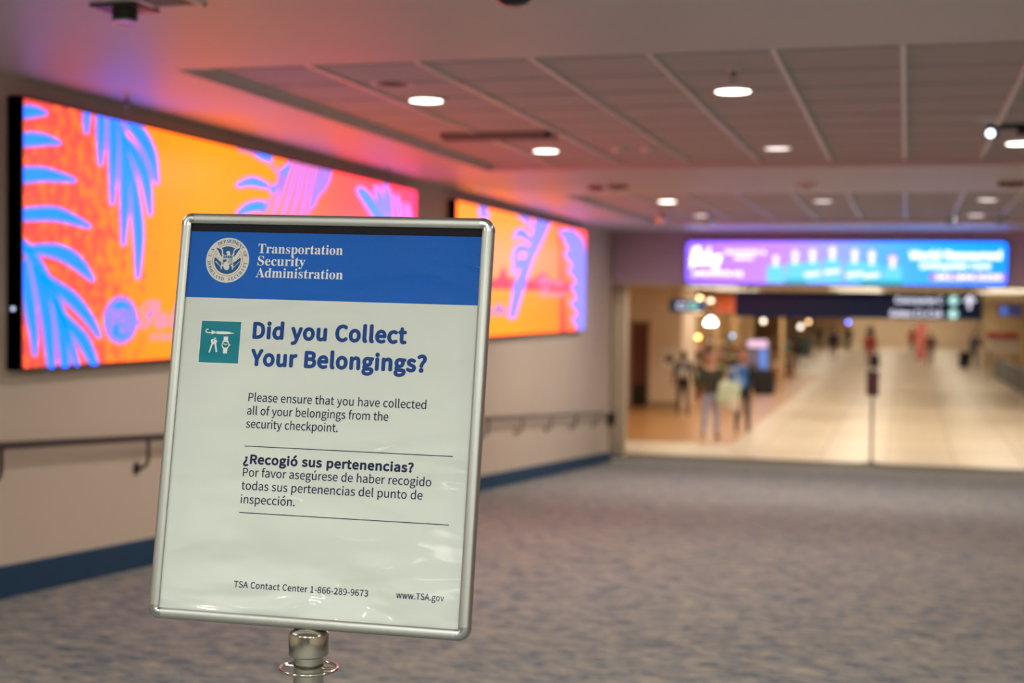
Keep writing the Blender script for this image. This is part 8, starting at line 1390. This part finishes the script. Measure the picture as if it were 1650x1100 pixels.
def backpack(x, y, z, w, h, d, main, pocket, label, face=0):
    t = thing('backpack', label, 'backpack', (x, y, z))
    t.rotation_euler = (0, 0, face); WM[t] = Matrix.Translation((x, y, z)) @ Matrix.Rotation(face, 4, 'Z')
    MB().rbox(-w / 2, w / 2, -d, 0, 0, h, min(w, d) * .35).build('pack', main, t, mw=WM[t])
    MB().rbox(-w * .36, w * .36, -d - .05, -d + .03, h * .1, h * .52, .03).build('front_pocket', pocket, t, mw=WM[t])
    MB().tube([(-.05, -d * .4, h - .01), (-.04, -d * .4, h + .04), (.04, -d * .4, h + .04), (.05, -d * .4, h - .01)], .01, 8).build('top_handle', C_black, t, mw=WM[t])
    for s in (-1, 1):
        MB().tube([(s * w * .3, -.02, h * .9), (s * w * .32, .04, h + .03), (s * w * .34, .18, h * .95), (s * w * .38, .20, h * .6), (s * w * .42, .06, h * .2), (s * w * .4, -.02, h * .12)], .016, 8).build('shoulder_strap', C_black, t, mw=WM[t])
backpack(-5.42, 35.77, GZ + .94, .30, .42, .16, mat('pack_grey', (.13, .12, .115), .7, var=.3, vscale=20), mat('pack_white', (.42, .38, .35), .7), 'grey white backpack on the person in black')
backpack(-3.52, 31.45, GZ + .98, .38, .50, .22, mat('pack_blue', (.03, .14, .48), .7, var=.15), mat('pack_pale_blue', (.14, .34, .75), .7), 'bright blue backpack on the person in dark jeans')
t = thing('tote_bag', 'pale green bag hanging at the side of the person in light jeans', 'bag', (-3.56, 29.62, GZ + .72))
t.rotation_euler = (0, .15, 0); WM[t] = Matrix.Translation((-3.56, 29.62, GZ + .72)) @ Matrix.Rotation(.15, 4, 'Y')
MB().rbox(-.22, .22, -.09, .09, 0, .50, .05).build('bag_body', mat('bag_pale_green', (.55, .62, .45), .7, var=.08), t, mw=WM[t])
for yy in (-.05, .05): MB().tube([(-.11, yy, .48), (-.10, yy, .70), (-.05, yy, .78), (.05, yy, .78), (.10, yy, .70), (.11, yy, .48)], .010, 8).build('bag_handle', mat('bag_cream', (.7, .62, .5), .7), t, mw=WM[t])
MB().rbox(.02, .26, -.12, -.08, -.08, .22, .015).build('side_pocket', mat('bag_cream'), t, mw=WM[t])
t = thing('duffel_bag', 'black duffel bag on the right side of the person in dark jeans', 'bag', (-2.94, 31.5, GZ + .86))
MB().rbox(-3.20, -2.74, 31.30, 31.62, GZ + .86, GZ + 1.42, .07).build('bag_body', C_black, t)
MB().tube([(-2.97, 31.36, GZ + 1.40), (-3.10, 31.42, GZ + 1.50), (-3.28, 31.53, GZ + 1.52), (-3.32, 31.66, GZ + 1.47), (-3.15, 31.64, GZ + 1.42)], .016, 8).build('shoulder_strap', C_dkgrey, t)
t = thing('suitcase', 'dark upright suitcase below the coral coat', 'suitcase', (-1.38, 67.6, GZ))
MB().rbox(-1.60, -1.16, 67.45, 67.75, GZ + .05, GZ + .62, .04).build('shell', C_purple, t)
MB().tube([(-1.5, 67.6, GZ + .6), (-1.5, 67.6, GZ + .95), (-1.26, 67.6, GZ + .95), (-1.26, 67.6, GZ + .6)], .014, 8).build('handle', M_grey, t)
for s in (-1.54, -1.22): MB().tube([(s - .015, 67.6, GZ + .04), (s + .015, 67.6, GZ + .04)], .04, 12).build('wheel', M_dark, t)
t = thing('suitcase', 'black suitcase pushed by the leaning person', 'suitcase', (2.62, 69.3, GZ))
MB().rbox(2.40, 2.84, 69.15, 69.45, GZ + .05, GZ + .80, .04).build('shell', C_black, t)
MB().tube([(2.5, 69.3, GZ + .78), (2.5, 69.3, GZ + 1.05), (2.74, 69.3, GZ + 1.05), (2.74, 69.3, GZ + .78)], .014, 8).build('handle', M_grey, t)
for s in (2.46, 2.78): MB().tube([(s - .015, 69.3, GZ + .04), (s + .015, 69.3, GZ + .04)], .04, 12).build('wheel', M_dark, t)
for o, used in goods_proto:
    if not used:
        for c in list(o.children): bpy.data.objects.remove(c)
        bpy.data.objects.remove(o)
